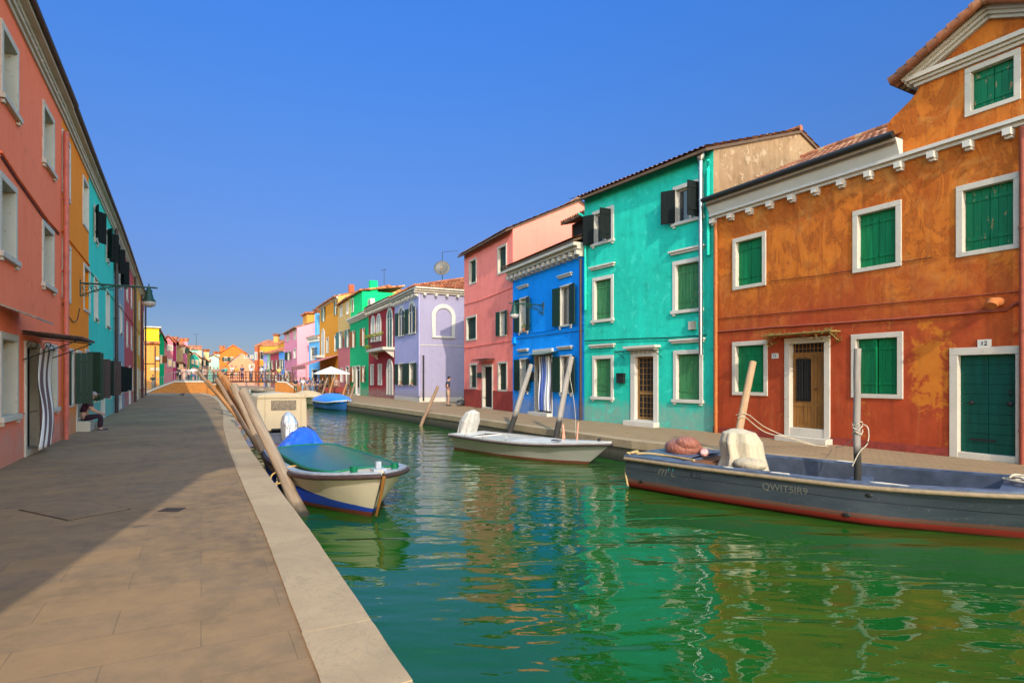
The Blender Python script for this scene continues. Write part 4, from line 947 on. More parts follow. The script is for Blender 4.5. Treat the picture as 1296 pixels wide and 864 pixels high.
gable_house('magenta_house', 'thin magenta house with a pale chimney past the coral house', 217, 223, 83, zt(432, 83), zt(429, 83), (.55, .04, .16), [(219, 221, 458, 464, None)], 6, (219, zt(430.5, 83), .9, (.7, .6, .4)), False)
H = far_house('beige_house', 'beige house with dark shutters past the magenta house', *facing(222, 231.5, 87), zt(437.5, 87), (.55, .38, .17), [(.75, 2.0, 3.8, .6, 'open')], D=7, rise=.9)
m = MB(); m.box(-.3, H.L+.3, -.8, 0, 3.9, 4.1); m.build('canopy', M_tile, H.root)
gable_house('rose_house', 'rose house with a tall flared pink chimney past the beige house', 231, 236.5, 89, zt(440, 89), zt(437.5, 89), (.60, .16, .25), [(232, 233.8, 440, 446.5, M_dgreen)], 6, (233, zt(432, 89), .9, (.78, .30, .36)), False)
gable_house('olive_house', 'olive yellow sliver of a house before the sea green houses', 236, 240.5, 93, zt(446, 93), zt(444, 93), (.40, .36, .08), [], 6, None, False)
gable_house('sea_green_house', 'sea green house with a sloping roof and a cream attic past the olive one', 239.5, 252, 97, zt(452, 97), zt(446.5, 97), (.02, .36, .24), [(243, 245, 455, 460, None), (248, 250, 456, 461, None)], 6, None, True)
H = far_house('cream_attic_house', 'cream and mint attic house seen above the sea green roof', *facing(238, 255, 104), zt(441, 104), (.72, .48, .28), [(.48, 6.2, 7.0, 1.2, 'closed')], D=6, rise=.6, shut=simple('mint_panel', (.25, .55, .4), .7)); H.antenna(H.L*.6, 3, 7.2, 2.6, .3, .03)
gable_house('grey_brown_house', 'grey brown low house left of the mint house', 251, 263, 110, zt(457, 110), zt(453, 110), (.30, .20, .17), [(258, 260, 456, 462, M_dgreen)], 5, (261, zt(445, 110), .9, (.75, .55, .25)), False)
gable_house('mint_house', 'mint green house with red-framed windows and a mint chimney', 263, 277, 118, zt(452.5, 118), zt(449, 118), (.38, .62, .42), [(265, 267.5, 454, 458.5, None), (265, 267.5, 463, 467.5, None)], 6, (274.5, zt(448, 118), .95, (.35, .62, .45)), False)
for (x, y, Y, hgt, nm) in ((229, 420, 84, 2.5, 'thin roof aerial above the rose house chimney'), (249, 430, 105, 2.6, 'thin roof aerial above the cream attic'), (260, 430, 110, 3.0, 'thin roof aerial above the grey brown house')):
    pass
ORANGE.antenna(.8, 6, 12.0, 1.6, .9, .025)
# houses out of sight round the frame: they close the rows and throw their light into the canal
def row_end(name, label, A, B, c, h=8.2):
    H = house(name, label, A, B); mt = plaster(name+'_plaster', c)
    n = int(H.L/2.6)
    for k in range(n):
        for (a, b) in ((1, 2.4), (4, 5.4)): x = (k+.35)*H.L/n; H.window((x, x+.9, a, b), 'closed', M_dgreen, .12, M_stone, n=2)
    H.build_wall(h, 8, mt, rise=1.5); H.finish(); H.cornice(h, h+.3, .35, M_stone); H.h = h+.3; H.roof(oh=.4, fine=False); return H
row_end('yellow_end_house', 'yellow house next along from the weathered orange house, away from the bridge', (brownline(6.5), 6.5), (16.4, -2.0), (.62, .36, .05))
# ------------------------------------------------------------------ the setting
def shift(P, d, side=1):                       # offset a polyline sideways
    out = []
    for i, p in enumerate(P):
        a, b = Vector(P[max(i-1, 0)]), Vector(P[min(i+1, len(P)-1)]); t = (b-a).normalized(); n = Vector((-t.y, t.x))*side
        out.append(tuple(Vector(p)+n*d))
    return out
LE = [(6.2, -10), (1.92, -1.6), (-.524, 3.08), (-.93, 3.85), (-2.12, 6.13), (-3.62, 8.9), (-5.86, 13.1), (-9.0, 19.2), (-13.5, 28.3), (-19.6, 40), (-26.5, 52.5), (-34.0, 64.5)]
LI = shift(LE, .43, 1)
RE = [(18, -10.5), (14.8, -2.6), (12.9, .7), (10.7, 4.5), (8.25, 8.6), (5.3, 12.1), (3.06, 14.9), (0.1, 20.2), (-3.06, 25.7), (-6.6, 31.8), (-10.6, 38.4), (-18.2, 51.5), (-26.3, 66), (-33, 78), (-42, 92), (-53, 112)]
RI = shift(RE, .40, -1)

def paving_mat(name, rot, c1, c2, w, h, mortar, mc, bumpk=.4, patch=.35):
    t = NT(name); v = t.vec((1, 1, 1), rot)
    w1 = t.noise(t.vec(), .9, 3); 
    br = t.new('ShaderNodeTexBrick'); br.offset = .5; br.inputs['Scale'].default_value = 1; br.inputs['Mortar Size'].default_value = mortar; br.inputs['Mortar Smooth'].default_value = .3
    br.inputs['Brick Width'].default_value = w; br.inputs['Row Height'].default_value = h; br.inputs['Bias'].default_value = 0
    br.inputs['Color1'].default_value = (0, 0, 0, 1); br.inputs['Color2'].default_value = (1, 1, 1, 1); br.inputs['Mortar'].default_value = (.5, .5, .5, 1)
    t.link(v, br.inputs['Vector'])
    n1 = t.noise(t.vec(), .45, 6, .6, .4); n2 = t.noise(t.vec(), 5, 7, .65); n3 = t.noise(t.vec(), 60, 4, .7)
    b = t.mix(br.outputs['Color'], c1, c2); b = t.mix(t.ramp(n1, [(.42, 0), (.62, patch)]), b, mul(c1, .58)); b = t.mix(t.ramp(n2, [(.35, .55), (.6, 0)]), b, mul(c2, 1.18))
    b = t.mix(t.math('MULTIPLY', n3, .5), b, mul(c1, .5))
    sp = t.ramp(t.noise(t.vec(), 3.1, 2, .4), [(.745, 0), (.755, .6)]); b = t.mix(sp, b, (.05, .045, .04))
    mf = t.math('MULTIPLY', br.outputs['Fac'], t.ramp(n2, [(.3, .25), (.7, .9)])); b = t.mix(mf, b, mc)
    t.col(b); t.rough(.82); t.b.inputs['Specular IOR Level'].default_value = .3
    hgt = t.math('ADD', t.math('MULTIPLY', br.outputs['Fac'], -1), t.math('MULTIPLY', n3, .25)); hgt = t.math('ADD', hgt, t.math('MULTIPLY', br.outputs['Color'], .3)); t.bump(hgt, bumpk, .01); return t.m
M_pave = paving_mat('trachyte_paving', R(-28), (.240, .166, .098), (.335, .210, .096), .98, .44, .0035, (.13, .095, .06), .5, .85)
M_pave2 = paving_mat('brick_paving', R(30), (.40, .27, .145), (.31, .20, .10), .26, .13, .012, (.18, .14, .10), .6, .3)

def kerbmat(name, c):
    t = NT(name); v = t.vec(); n = t.noise(v, 1.2, 7, .65, .5); f = t.noise(v, 45, 5, .7); cr = t.noise(v, 2.2, 9, .7, .8)
    b = t.mix(t.ramp(n, [(.35, 0), (.7, 1)]), c, mul(c, .74)); b = t.mix(t.ramp(f, [(.52, 0), (.70, .55)]), b, (.26, .20, .13)); b = t.mix(t.ramp(cr, [(.493, 0), (.5, .7), (.507, 0)]), b, (.18, .14, .10))
    t.col(b); t.rough(.8); b1 = t.bump(f, .5, .004); t.bump(cr, .2, .01, b1); return t.m
M_kerb = kerbmat('pale_kerb_stone', (.42, .31, .18))
def wallmat():
    t = NT('tidal_quay_wall'); v = t.vec(); o = t.sep(t.tc.outputs['Object']); n = t.noise(v, 3, 7, .65, .4); br = t.new('ShaderNodeTexBrick'); 
    br.inputs['Scale'].default_value = 1; br.inputs['Brick Width'].default_value = .9; br.inputs['Row Height'].default_value = .28; br.inputs['Mortar Size'].default_value = .012
    cb = t.new('ShaderNodeCombineXYZ'); t.link(o[1], cb.inputs[0]); t.link(o[2], cb.inputs[1]); t.link(cb.outputs[0], br.inputs['Vector'])
    z = t.math('ADD', o[2], t.math('MULTIPLY', n, .25)); al = t.ramp(t.math('ADD', z, .7), [(.25, 1), (.62, 0)])
    b = t.mix(t.ramp(n, [(.3, 0), (.7, 1)]), (.20, .16, .11), (.10, .08, .055)); b = t.mix(t.math('MULTIPLY', br.outputs['Fac'], .7), b, (.04, .035, .03)); b = t.mix(al, b, t.mix(n, (.03, .04, .015), (.015, .015, .01)))
    t.col(b); t.rough(.85); t.bump(t.math('SUBTRACT', n, br.outputs['Fac']), .7, .03); return t.m
M_quay = wallmat()

def sheet(name, P, Q, z, mat, kind='structure'):
    m = MB(); vs = [(x, y, z) for x, y in P]+[(x, y, z) for x, y in Q]; n = len(P)
    m.add(vs, [(i, i+1, n+i+1, n+i) for i in range(n-1)] if True else []); o = m.build(name, mat); tag(o, kind=kind)
    me = o.data
    for p in me.polygons:
        if p.normal.z < 0: p.flip()
    return o
M_land = simple('dusty_ground', (.22, .18, .14), .9, .3, .3)
far = lambda P, dx: [(p[0]+dx, p[1]) for p in P]
sheet('quay_left', LI, [(p[0]-16, p[1]-8) for p in LI], .0, M_pave)
sheet('quay_right', RI, [(p[0]+12, p[1]+6) for p in RI], .0, M_pave2)
# wide land beyond, set 4 mm lower, reaching the horizon
m = MB(); n = len(LI); L2 = LI+[(-34.6, 66), (-45, 88), (-60, 119)]
Pn = [(p[0]-.1, p[1], -.006) for p in L2]; m.add(Pn+[(-900, p[1]*(1 if p[1] < 60 else 1.0), -.006) for p in L2], [(i, i+1, len(L2)+i+1, len(L2)+i) for i in range(len(L2)-1)])
m.quad((-900, 119, -.006), (900, 119, -.006), (900, 1500, -.006), (-900, 1500, -.006)); m.quad((-900, -10, -.006), (6, -10, -.006), (6, -400, -.006), (-900, -400, -.006))
Pr = [(p[0]+.1, p[1], -.006) for p in RI]+[(-57, 119, -.006)]; m.add(Pr+[(900, p[1], -.006) for p in Pr], [(len(Pr)+i, len(Pr)+i+1, i+1, i) for i in range(len(Pr)-1)])
o = m.build('ground', M_land); tag(o, kind='structure')
for p in o.data.polygons:
    if p.normal.z < 0: p.flip()
# kerb stones laid end to end along both edges
def kerb(name, E, I, mat, seg, zt=.012, th=.2):
    m = MB(); rng = random.Random(11)
    for (a, b, c, d) in zip(E, E[1:], I, I[1:]):
        a, b, c, d = map(Vector, (a, b, c, d)); L = (b-a).length; n = max(1, round(L/seg)); g = .0004/L
        for k in range(n):
            t0, t1 = k/n+g, (k+1)/n-g; dz = rng.uniform(-.004, .004)
            P = [a.lerp(b, t0), a.lerp(b, t1), c.lerp(d, t1), c.lerp(d, t0)]; 
            J = lambda p: (p.x+rng.uniform(-.003, .003), p.y+rng.uniform(-.003, .003), zt-th+dz)
            Q = [J(P[0].lerp(P[1], q/9)) for q in range(10)]+[J(P[2].lerp(P[3], q/9)) for q in range(10)]
            m.prism(Q, (0, 0, th))
    o = m.build(name, mat); tag(o, kind='structure'); return o
kerb('kerb_left', LE, LI, M_kerb, 2.6, .014); kerb('kerb_right', RE, RI, M_kerb, 1.8, .014)
def bank(name, E, mat):
    m = MB(); n = len(E)
    m.add([(x, y, -1.6) for x, y in E]+[(x, y, -.15) for x, y in E], [(i, i+1, n+i+1, n+i) for i in range(n-1)]); o = m.build(name, mat); return tag(o, kind='structure')
EL = shift(LE, .03, 1)+[(-34.6, 66), (-45, 88), (-60, 119)]; bank('quay_wall_left', EL, M_quay); bank('quay_wall_right', shift(RE, .03, -1)+[(-57, 119)], M_quay); bank('quay_wall_end', [(-61, 119), (-56, 119)], M_quay)

def water_mat():
    t = NT('green_canal_water'); b = t.b
    o = t.tc.outputs['Object']; v = t.vec((1.0, 1.0, 1.0), R(20)); vl = t.vec((.6, 1.5, 1.0), R(-28))
    n = t.noise(v, .35, 3); t.col(t.mix(n, WATER_A, WATER_B)); t.rough(.02)
    b.inputs['IOR'].default_value = 1.55; b.inputs['Specular IOR Level'].default_value = .5; b.inputs['Specular Tint'].default_value = (.8, 1.0, .85, 1)
    a = t.noise(vl, 1.15, 2, .45, .4); c = t.noise(t.vec((.75, 1.4, 1), R(12)), 3.6, 2, .5, .3); d = t.noise(t.vec((1, 1, 1)), 15, 2, .5)
    # calm towards the camera, choppier far up the canal where the wind reaches
    y = t.sep(o)[1]; k = t.ramp(t.math('DIVIDE', y, 60), [(.05, .5), (.22, 1)])
    kk = t.math('MULTIPLY', t.ramp(t.noise(t.vec(), .16, 2), [(.35, .35), (.65, 1)]), k)
    h = t.math('ADD', t.math('MULTIPLY', a, .92), t.math('MULTIPLY', t.math('MULTIPLY', c, .22), kk)); h = t.math('ADD', h, t.math('MULTIPLY', t.math('MULTIPLY', d, .03), kk))
    t.bump(h, 1.0, WBUMP); return t.m
WATER_A, WATER_B, WBUMP = (.005, .062, .008), (.012, .092, .009), .06
m = MB(); m.quad((-250, -150, WZ), (250, -150, WZ), (250, 125, WZ), (-250, 125, WZ)); tag(m.build('canal_water', water_mat()), kind='structure')

# ------------------------------------------------------------------ street bridge
BY = 65.0
def P3(x, y, Y): a = at(x, Y, y); return a
ba = thing('footbridge', 'dark iron and timber footbridge with railings crossing the canal', 'bridge', (at(262, BY)[0], BY, 0))
BL = at(360, BY)[0]-at(262, BY)[0]; zd = 1.22; Mbr = wood('dark_bridge_timber', (.10, .045, .025), (.05, .02, .012))
m = MB(); n = 16
arc = lambda t: zd+.12*math.sin(math.pi*t)
for i in range(n):
    t0, t1 = i/n, (i+1)/n; m.prism([(BL*t0, 0, arc(t0)-.16), (BL*t1, 0, arc(t1)-.16), (BL*t1, 0, arc(t1)), (BL*t0, 0, arc(t0))], (0, 2.6, 0))
m.build('deck', Mbr, ba)
for yy in (0.02, 2.56):
    m = MB()
    for i in range(13): t = i/12; x = BL*t; m.box(x-.04, x+.04, yy-.04, yy+.04, arc(t)-.1, arc(t)+1.08)
    for hz in (1.05, .72, .40): m.tube([(BL*k/16, yy, arc(k/16)+hz) for k in range(17)], .035, 6)
    m.build('railing', Mbr, ba)
def brickmat(name, c):
    t = NT(name); o = t.sep(t.tc.outputs['Object']); cb = t.new('ShaderNodeCombineXYZ'); t.link(o[0], cb.inputs[0]); t.link(o[2], cb.inputs[1]); br = t.new('ShaderNodeTexBrick'); br.inputs['Scale'].default_value = 1; br.inputs['Brick Width'].default_value = .25; br.inputs['Row Height'].default_value = .07; br.inputs['Mortar Size'].default_value = .008
    br.inputs['Color1'].default_value = c+(1,); br.inputs['Color2'].default_value = mul(c, .65)+(1,); br.inputs['Mortar'].default_value = mul(c, .55)+(1,); t.link(cb.outputs[0], br.inputs['Vector']); n = t.noise(t.vec(), 1.5, 5)
    t.col(t.mix(t.ramp(n, [(.4, 0), (.7, .5)]), br.outputs['Color'], mul(c, .7))); t.rough(.9); return t.m
M_br = brickmat('orange_bridge_brick', (.55, .20, .035))
rx0, rx1, rx2 = at(186, BY)[0], at(221, BY)[0], at(262, BY)[0]
ra = thing('bridge_ramp', 'orange brick ramp with pale coping leading up to the footbridge on the left', 'ramp', (rx0, BY, 0)); a, b = rx1-rx0, rx2-rx0
m = MB(); m.prism([(0, 0, -.05), (b, 0, -.05), (b, 0, 1.2), (a, 0, 1.2)], (0, 2.8, 0)); m.box(b, b+.9, .1, 2.7, -1.5, .95); m.build('brick_wall', M_br, ra)
m = MB(); m.prism([(-.3, -.06, 0), (0, -.06, 0), (a, -.06, 1.2), (a, -.06, 1.36), (-.1, -.06, .14)], (0, .3, 0)); m.box(a, b+.0, -.06, .24, 1.2, 1.36); m.box(b, b+1.0, .04, .3, .95, 1.05); m.build('coping', M_stone, ra)
m = MB(); M_rail = simple('galvanised_railing', (.32, .32, .32), .5, .2, 9, metal=.6)
zz = lambda x: (1.36 if x > a else .14+1.22*max(0, x)/a)
for i in range(26): x = .6+(b-.6)*i/25; m.tube([(x, .1, zz(x)), (x, .1, zz(x)+1.0)], .035 if i % 5 == 0 else .012, 5)
for hh_ in (1.0, .12): m.tube([(.6, .1, zz(.6)+hh_), (a, .1, zz(a)+hh_), (b, .1, zz(b)+hh_)], .03, 6)
m.build('railing', M_rail, ra)
qx0, qx1 = at(348, BY-1)[0], at(376, BY-1)[0]
rb = thing('bridge_abutment', 'orange brick abutment stepping down from the right end of the footbridge', 'abutment', (qx0, BY-1, 0)); L = qx1-qx0
m = MB(); m.prism([(0, 0, -1.5), (L, 0, -1.5), (L, 0, .25), (L*.5, 0, 1.15), (L*.1, 0, 1.2), (0, 0, 1.1)], (0, 3.2, 0)); m.build('brick_wall', M_br, rb); m = MB(); m.prism([(L*.1, -.06, 1.2), (L*.5, -.06, 1.15), (L, -.06, .25), (L, -.06, .37), (L*.5, -.06, 1.28), (L*.1, -.06, 1.34)], (0, .3, 0)); m.build('coping', M_stone, rb)
# ------------------------------------------------------------------ boats
def place(name, label, stern, bow, group=None, cat='boat', z=WZ):
    d = Vector(bow)-Vector(stern); return thing(name, label, cat, (stern[0], stern[1], z), math.atan2(d.y, d.x), group), d.length
def lerp_tab(T, t):
    n = len(T); h = [T[i+1][0]-T[i][0] for i in range(n-1)]; s = [(T[i+1][1]-T[i][1])/h[i] for i in range(n-1)]
    d = [s[0]]+[0 if s[i-1]*s[i] <= 0 else 2*s[i-1]*s[i]/(s[i-1]+s[i]) for i in range(1, n-1)]+[s[-1]*(1.6 if n > 3 else 1)]
    for i in range(n-1):
        if t <= T[i+1][0] or i == n-2:
            k = max(0, min(1, (t-T[i][0])/h[i])); k2, k3 = k*k, k*k*k
            return (2*k3-3*k2+1)*T[i][1]+(k3-2*k2+k)*h[i]*d[i]+(-2*k3+3*k2)*T[i+1][1]+(k3-k2)*h[i]*d[i+1]
def hull(root, L, beam, sheer, mside, minside, mcap, floor=.12, decks=((.75, 1.0),), rake=.35, capw=.09, rub=None, flare=.86, n=28, rubr=.035, transom=True, mdeck=None, vee=.55):
    """x runs from the stern to the bow, z=0 is the waterline"""
    rows = [(1, 1), (.93, .80), (.86, .55), (.80, .30), (.74, .1), (.66, -.08), (.35, -.3), (0.0, -.36)]
    def pt(t, s, r):
        fy, fz = rows[r]; b = lerp_tab(beam, t); zs = lerp_tab(sheer, t); fy2 = 1-(1-fy)*(1-flare)/.26 if r < 5 else fy
        z = zs*fz if fz > 0 else fz; bowt = max(0, (t-.6)/.4); x = t*L - rake*(1-max(-.3, z/zs))*bowt**2
        narrow = 1-(1-max(0, fz))*bowt**.8*vee-(.05*bowt if fz < 0 else 0)
        return (x, s*b*fy2*max(narrow, 0), z)
    def ptz(t, s, z):
        zs = lerp_tab(sheer, t); f = z/zs; r0 = next((k for k in range(5) if rows[k+1][1] <= f), 4); a, b = pt(t, s, r0), pt(t, s, r0+1); k = (a[2]-z)/(a[2]-b[2]); return tuple(p+(q-p)*k for p, q in zip(a, b))
    m = MB(); N = len(rows)
    for s in (-1, 1):
        vs = [pt(i/n, s, r) for i in range(n+1) for r in range(N)]
        fs = [(i*N+r, i*N+r+1, (i+1)*N+r+1, (i+1)*N+r) for i in range(n) for r in range(N-1)]
        m.add(vs, [f if s < 0 else f[::-1] for f in fs], 0, True)
    if transom: m.poly([pt(0, -1, r) for r in range(N)]+[pt(0, 1, r) for r in range(N-1, -1, -1)])
    h = m.build('hull', mside, root)
    m = MB(); c = MB()
    for s in (-1, 1):
        o = [pt(i/n, s, 0) for i in range(n+1)]; q = []
        for i, p in enumerate(o): b = abs(p[1]); q.append((p[0]-(capw if i == n else 0), s*max(b-capw, 0), p[2]+.004))
        vs = [(a[0], a[1], a[2]+.03) for a in o]+[(a[0], a[1], a[2]+.03) for a in q]+[(a[0], a[1], a[2]-.03) for a in q]+o
        k = n+1; fs = [(i, i+1, k+i+1, k+i) for i in range(n)]+[(k+i, k+i+1, 2*k+i+1, 2*k+i) for i in range(n)]+[(3*k+i, 3*k+i+1, i+1, i) for i in range(n)]
        c.add(vs, [f if s > 0 else f[::-1] for f in fs], 0, False)
        lo = [ptz(i/n, s, floor) for i in range(n+1)]
        vs = [(a[0], a[1]-s*.012, a[2]) for a in q]+[(b_[0]-(capw if i == n else .03), s*max(abs(b_[1])-capw*.9, 0), floor) for i, b_ in enumerate(lo)]
        m.add(vs, [(i, i+1, k+i+1, k+i) for i in range(n)], 0, True)
        fl = vs[n+1:]+[(a[0], 0, floor) for a in vs[n+1:]]; m.add(fl, [(i, i+1, k+i+1, k+i) for i in range(n)])
    b0 = lerp_tab(beam, 0); z0 = lerp_tab(sheer, 0); c.box(-.02, .08, -b0, b0, z0-.03, z0+.034); m.box(.05, .08, -b0+.03, b0-.03, floor, z0-.03)
    m.build('inner_lining', minside, root); c.build('gunwale', mcap, root)
    for (t0, t1) in decks:
        m = MB(); K = 10
        for i in range(K):
            ta, tb = t0+(t1-t0)*i/K, t0+(t1-t0)*(i+1)/K; A, B = pt(ta, 1, 0), pt(tb, 1, 0); ya, yb = max(A[1]-capw*.6, 0), max(B[1]-capw*.6, 0)
            cr = .04
            m.quad((A[0], -ya, A[2]+.012), (B[0], -yb, B[2]+.012), (B[0], 0, B[2]+.012+cr), (A[0], 0, A[2]+.012+cr)); m.quad((A[0], 0, A[2]+.012+cr), (B[0], 0, B[2]+.012+cr), (B[0], yb, B[2]+.012), (A[0], ya, A[2]+.012))
            if i in (0, K-1) and 0 < (t0 if i == 0 else t1) < 1:
                T = A if i == 0 else B; yy = max(T[1]-capw, 0); yl = max(abs(ptz(t0 if i == 0 else t1, 1, floor)[1])-capw, 0); m.quad((T[0], -yl, floor), (T[0], yl, floor), (T[0], yy, T[2]+.012), (T[0], -yy, T[2]+.012))
        m.build('deck', mdeck or mcap, root)
    if rub:
        m = MB()
        for s in (-1, 1): m.tube([(p[0], p[1]+s*.015, p[2]-.035) for p in [pt(i/n, s, 0) for i in range(n+1)]], rubr, 8)
        m.build('rubbing_strake', rub, root)
    return h, (lambda t, s, fz=1.0: pt(t, s, 0))
def hullmat(name, stops, wear=.3, grime=(.10, .09, .07), rough=.45):
    """paint in bands: stops = [(z, slope along x, x0, colour below)] from top colour down"""
    t = NT(name); o = t.sep(t.tc.outputs['Object']); v = t.vec((.5, 1, 1.4)); n = t.noise(v, 2.2, 7, .68, .5); f = t.noise(t.vec(), 26, 4, .6)
    b = stops[0]
    for (z, k, x0, p, c) in stops[1:]:
        dx = t.math('MAXIMUM', t.math('SUBTRACT', x0, o[0]), 0.0); lim = t.math('ADD', z, t.math('MULTIPLY', t.math('POWER', dx, p), k)); lim = t.math('MINIMUM', lim, .36)
        fac = t.math('LESS_THAN', t.math('ADD', o[2], t.math('MULTIPLY', t.math('SUBTRACT', n, .5), .02)), lim); b = t.mix(fac, b, c)
    b = t.mix(t.ramp(n, [(.5, 0), (.75, wear)]), b, grime)
    g = t.ramp(t.math('ADD', o[2], t.math('MULTIPLY', n, .12)), [(.0, .85), (.12, 0)]); b = t.mix(g, b, (.03, .035, .015)); b = t.mix(t.math('MULTIPLY', f, .12), b, grime)
    t.col(b); t.rough(rough); t.bump(n, .12, .01); return t.m
def cloth(name, c, rough=.8, folds=9, k=.6, stretch=(1, 1, .4), metal=0):
    t = NT(name); n = t.noise(t.vec(stretch), folds, 4, .55, .8); f = t.noise(t.vec(), 60, 3); t.col(t.mix(n, mul(c, .82), mul(c, 1.1))); t.rough(rough); t.b.inputs['Metallic'].default_value = metal
    t.b.inputs['Sheen Weight'].default_value = .1; t.bump(n, k, .05); return t.m
def draped(name, mat, parent, prof, n=40, seed=1, fold=.09, top=None, M=None):
    """cloth hung over a motor: prof = [(rx, ry, cx, cy, z)] rings from hem to crown"""
    rng = random.Random(seed); ph = [rng.uniform(0, 6.28) for _ in range(6)]; vs = []; fs = []; K = len(prof); Z = 24
    for j in range(Z+1):
        u = j/Z*(K-1); i = min(int(u), K-2); k = u-i; a, b = prof[i], prof[i+1]; rx, ry, cx, cy, z = [p+(q-p)*(k*k*(3-2*k)) for p, q in zip(a, b)]
        am = fold*(1-j/Z)**.6+.015
        for q in range(n):
            t = 2*math.pi*q/n; w = 1+am*(math.sin(5*t+ph[0]+z)+.7*math.sin(8*t+ph[1]-2*z)+.5*math.sin(13*t+ph[2]))*.6
            sq = 1/(abs(math.cos(t))**4+abs(math.sin(t))**4)**.25
            vs.append((cx+rx*w*sq*.93*math.cos(t), cy+ry*w*sq*.93*math.sin(t), z+am*.25*math.sin(6*t+ph[3])*(1-j/Z)))
    for j in range(Z):
        for q in range(n): fs.append((j*n+q, j*n+(q+1) % n, (j+1)*n+(q+1) % n, (j+1)*n+q))
    m = MB(); m.M = M; m.add(vs, fs, 0, True); m.add(vs[-n:], [tuple(range(n))], 0, True); return m.build(name, mat, parent)

# boat with the green cover
b1, L = place('covered_boat', 'cream and blue boat with a glossy green deck cover beside the near quay edge', (-4.86, 13.15), (-1.93, 8.78))
hm = hullmat('cream_blue_red_hull_paint', [(.60, .53, .40), (.13, .16, 4.95, 1, (.012, .05, .42)), (.07, .02, 5.2, 1, (.16, .028, .02))], .25)
M_capg = simple('pale_grey_gunwale_paint', (.33, .38, .44), .4, .3, 8); M_rubd = simple('dark_rubber_strake', (.05, .03, .03), .5)
hh_, ptf = hull(b1, L, [(0, .68), (.3, .86), (.65, .90), (.82, .78), (.93, .46), (.98, .2), (1, .02)], [(0, .58), (.6, .60), (1, .74)], hm, simple('cream_inner_paint', (.50, .44, .32), .6), M_capg, decks=((.86, 1.0), (0, .12)), rake=.5, capw=.13, rub=M_rubd, rubr=.04, flare=.92, vee=.85, mdeck=simple('cream_deck_paint', (.58, .50, .37), .5))
M_gcover = simple('glossy_green_cover', (.005, .11, .062), .25, .3, 3, spec=.5); M_grim = simple('green_rim_paint', (.0, .13, .06), .4)
m = MB(); K = 14; vs = []; fs = []
for i in range(K+1):
    t = .16+.70*i/K; w = lerp_tab([(0, .68), (.3, .86), (.65, .90), (.82, .78), (.93, .46), (1, .1)], t)-.17; z = .70-.02*i/K
    for j in range(9): y = w*(j-4)/4; vs.append((t*L, y, z+.07*(1-(y/.8)**2)))
for i in range(K):
    for j in range(8): fs.append((i*9+j, (i+1)*9+j, (i+1)*9+j+1, i*9+j+1))
m.add(vs, fs, 0, True); cv = m.build('deck_cover', M_gcover, b1); m = MB()
rim = [vs[i*9] for i in range(K+1)]+[vs[K*9+j] for j in range(1, 9)]+[vs[i*9+8] for i in range(K-1, -1, -1)]+[vs[j] for j in range(7, -1, -1)]
m.tube([(p[0], p[1], p[2]-.01) for p in rim], .028, 6, cap=False); 
for p, q in zip(rim, rim[1:]): m.quad(p, q, (q[0], q[1], .58), (p[0], p[1], .58))
m.build('cover_rim', M_grim, cv)
for (t, y) in ((.93, -.33), (.93, .33)):
    m = MB(); x = t*L; m.tube([(x, y, .66), (x, y+.0, .84)], [.05, .065], 8); m.build('bollard', M_grim, b1)
m = MB(); x = L*.975; m.box(x-.18, x+.0, -.10, .10, .76, .80); m.box(x-.12, x-.06, -.04, .04, .79, .9); m.build('bow_fitting', M_capg, b1)
m = MB(); m.tube([(L+.02, 0, .70), (L-.10, 0, .40), (L-.30, 0, .06)], [.03, .028, .022], 6); m.build('stem', M_doorwood, b1)
draped('motor_tarp', cloth('blue_tarpaulin', (.0, .09, .60), .5, 7, 1.5), b1, [(.42, .48, .28, .0, .58), (.34, .38, .28, .04, .76), (.20, .24, .2, .10, .98), (.05, .08, .18, .12, 1.08)], seed=4, fold=.26)

# canvas cabin boat behind it
b2, L = place('cabin_boat', 'boat with a cream canvas cabin and a silver-wrapped outboard motor, behind the green-covered boat', (-7.1, 18.7), (-9.55, 23.1))
hull(b2, L, [(0, .80), (.4, .92), (.75, .75), (.93, .35), (1, .03)], [(0, .42), (.6, .50), (1, .7)], hullmat('dark_blue_hull_paint', [(.04, .05, .10), (.08, 0, 0, 1, (.2, .03, .02))]), M_iron, simple('worn_navy_paint', (.05, .06, .09), .5), decks=((.7, 1),), rake=.3, rub=M_rubd)
M_canvas = cloth('cream_canvas', (.47, .38, .25), .85, 2.2, .35, (1, 1, .6))
prof = []
for k in range(9): a = math.pi/2*k/8; prof.append((.80-.16+.16*math.cos(a), 1.60-.10+.12*math.sin(a)))
out = [(-.84, .35), (-.82, 1.0)]+[(-p[0], p[1]) for p in prof]+[(0, 1.68)]+[(p[0], p[1]) for p in prof[::-1]]+[(.82, 1.0), (.84, .35)]
m = MB(); m.prism([(1.75, y, z) for y, z in out], (2.3, 0, 0)); cb = m.build('canvas_cabin', M_canvas, b2, bevel=.03)
m = MB(); m.box(1.735, 1.751, -.46, .36, 1.08, 1.42); m.build('cabin_window', simple('crinkled_clear_plastic', (.14, .12, .10), .12, .9, 7, bump=.6, stretch=(1, 5, 1)), cb)
m = MB()
for y in (-.62, .55): m.tube([(1.74, y, .38), (1.745, y, 1.6)], .012, 5)
m.tube([(1.74, -.84, .40), (1.74, .84, .40)], .02, 6); m.box(1.72, 1.75, -.82, .82, 1.50, 1.53); m.build('seam', simple('dark_cream_hem', (.40, .32, .20), .9), cb)
draped('wrapped_outboard', cloth('silver_foil_cover', (.62, .62, .66), .28, 8, .9, metal=.7), b2, [(.17, .20, -.12, .02, .15), (.24, .26, -.05, .02, .35), (.26, .27, .0, .02, .75), (.17, .18, .06, .04, .98), (.04, .05, .08, .05, 1.10)], seed=2, fold=.12)
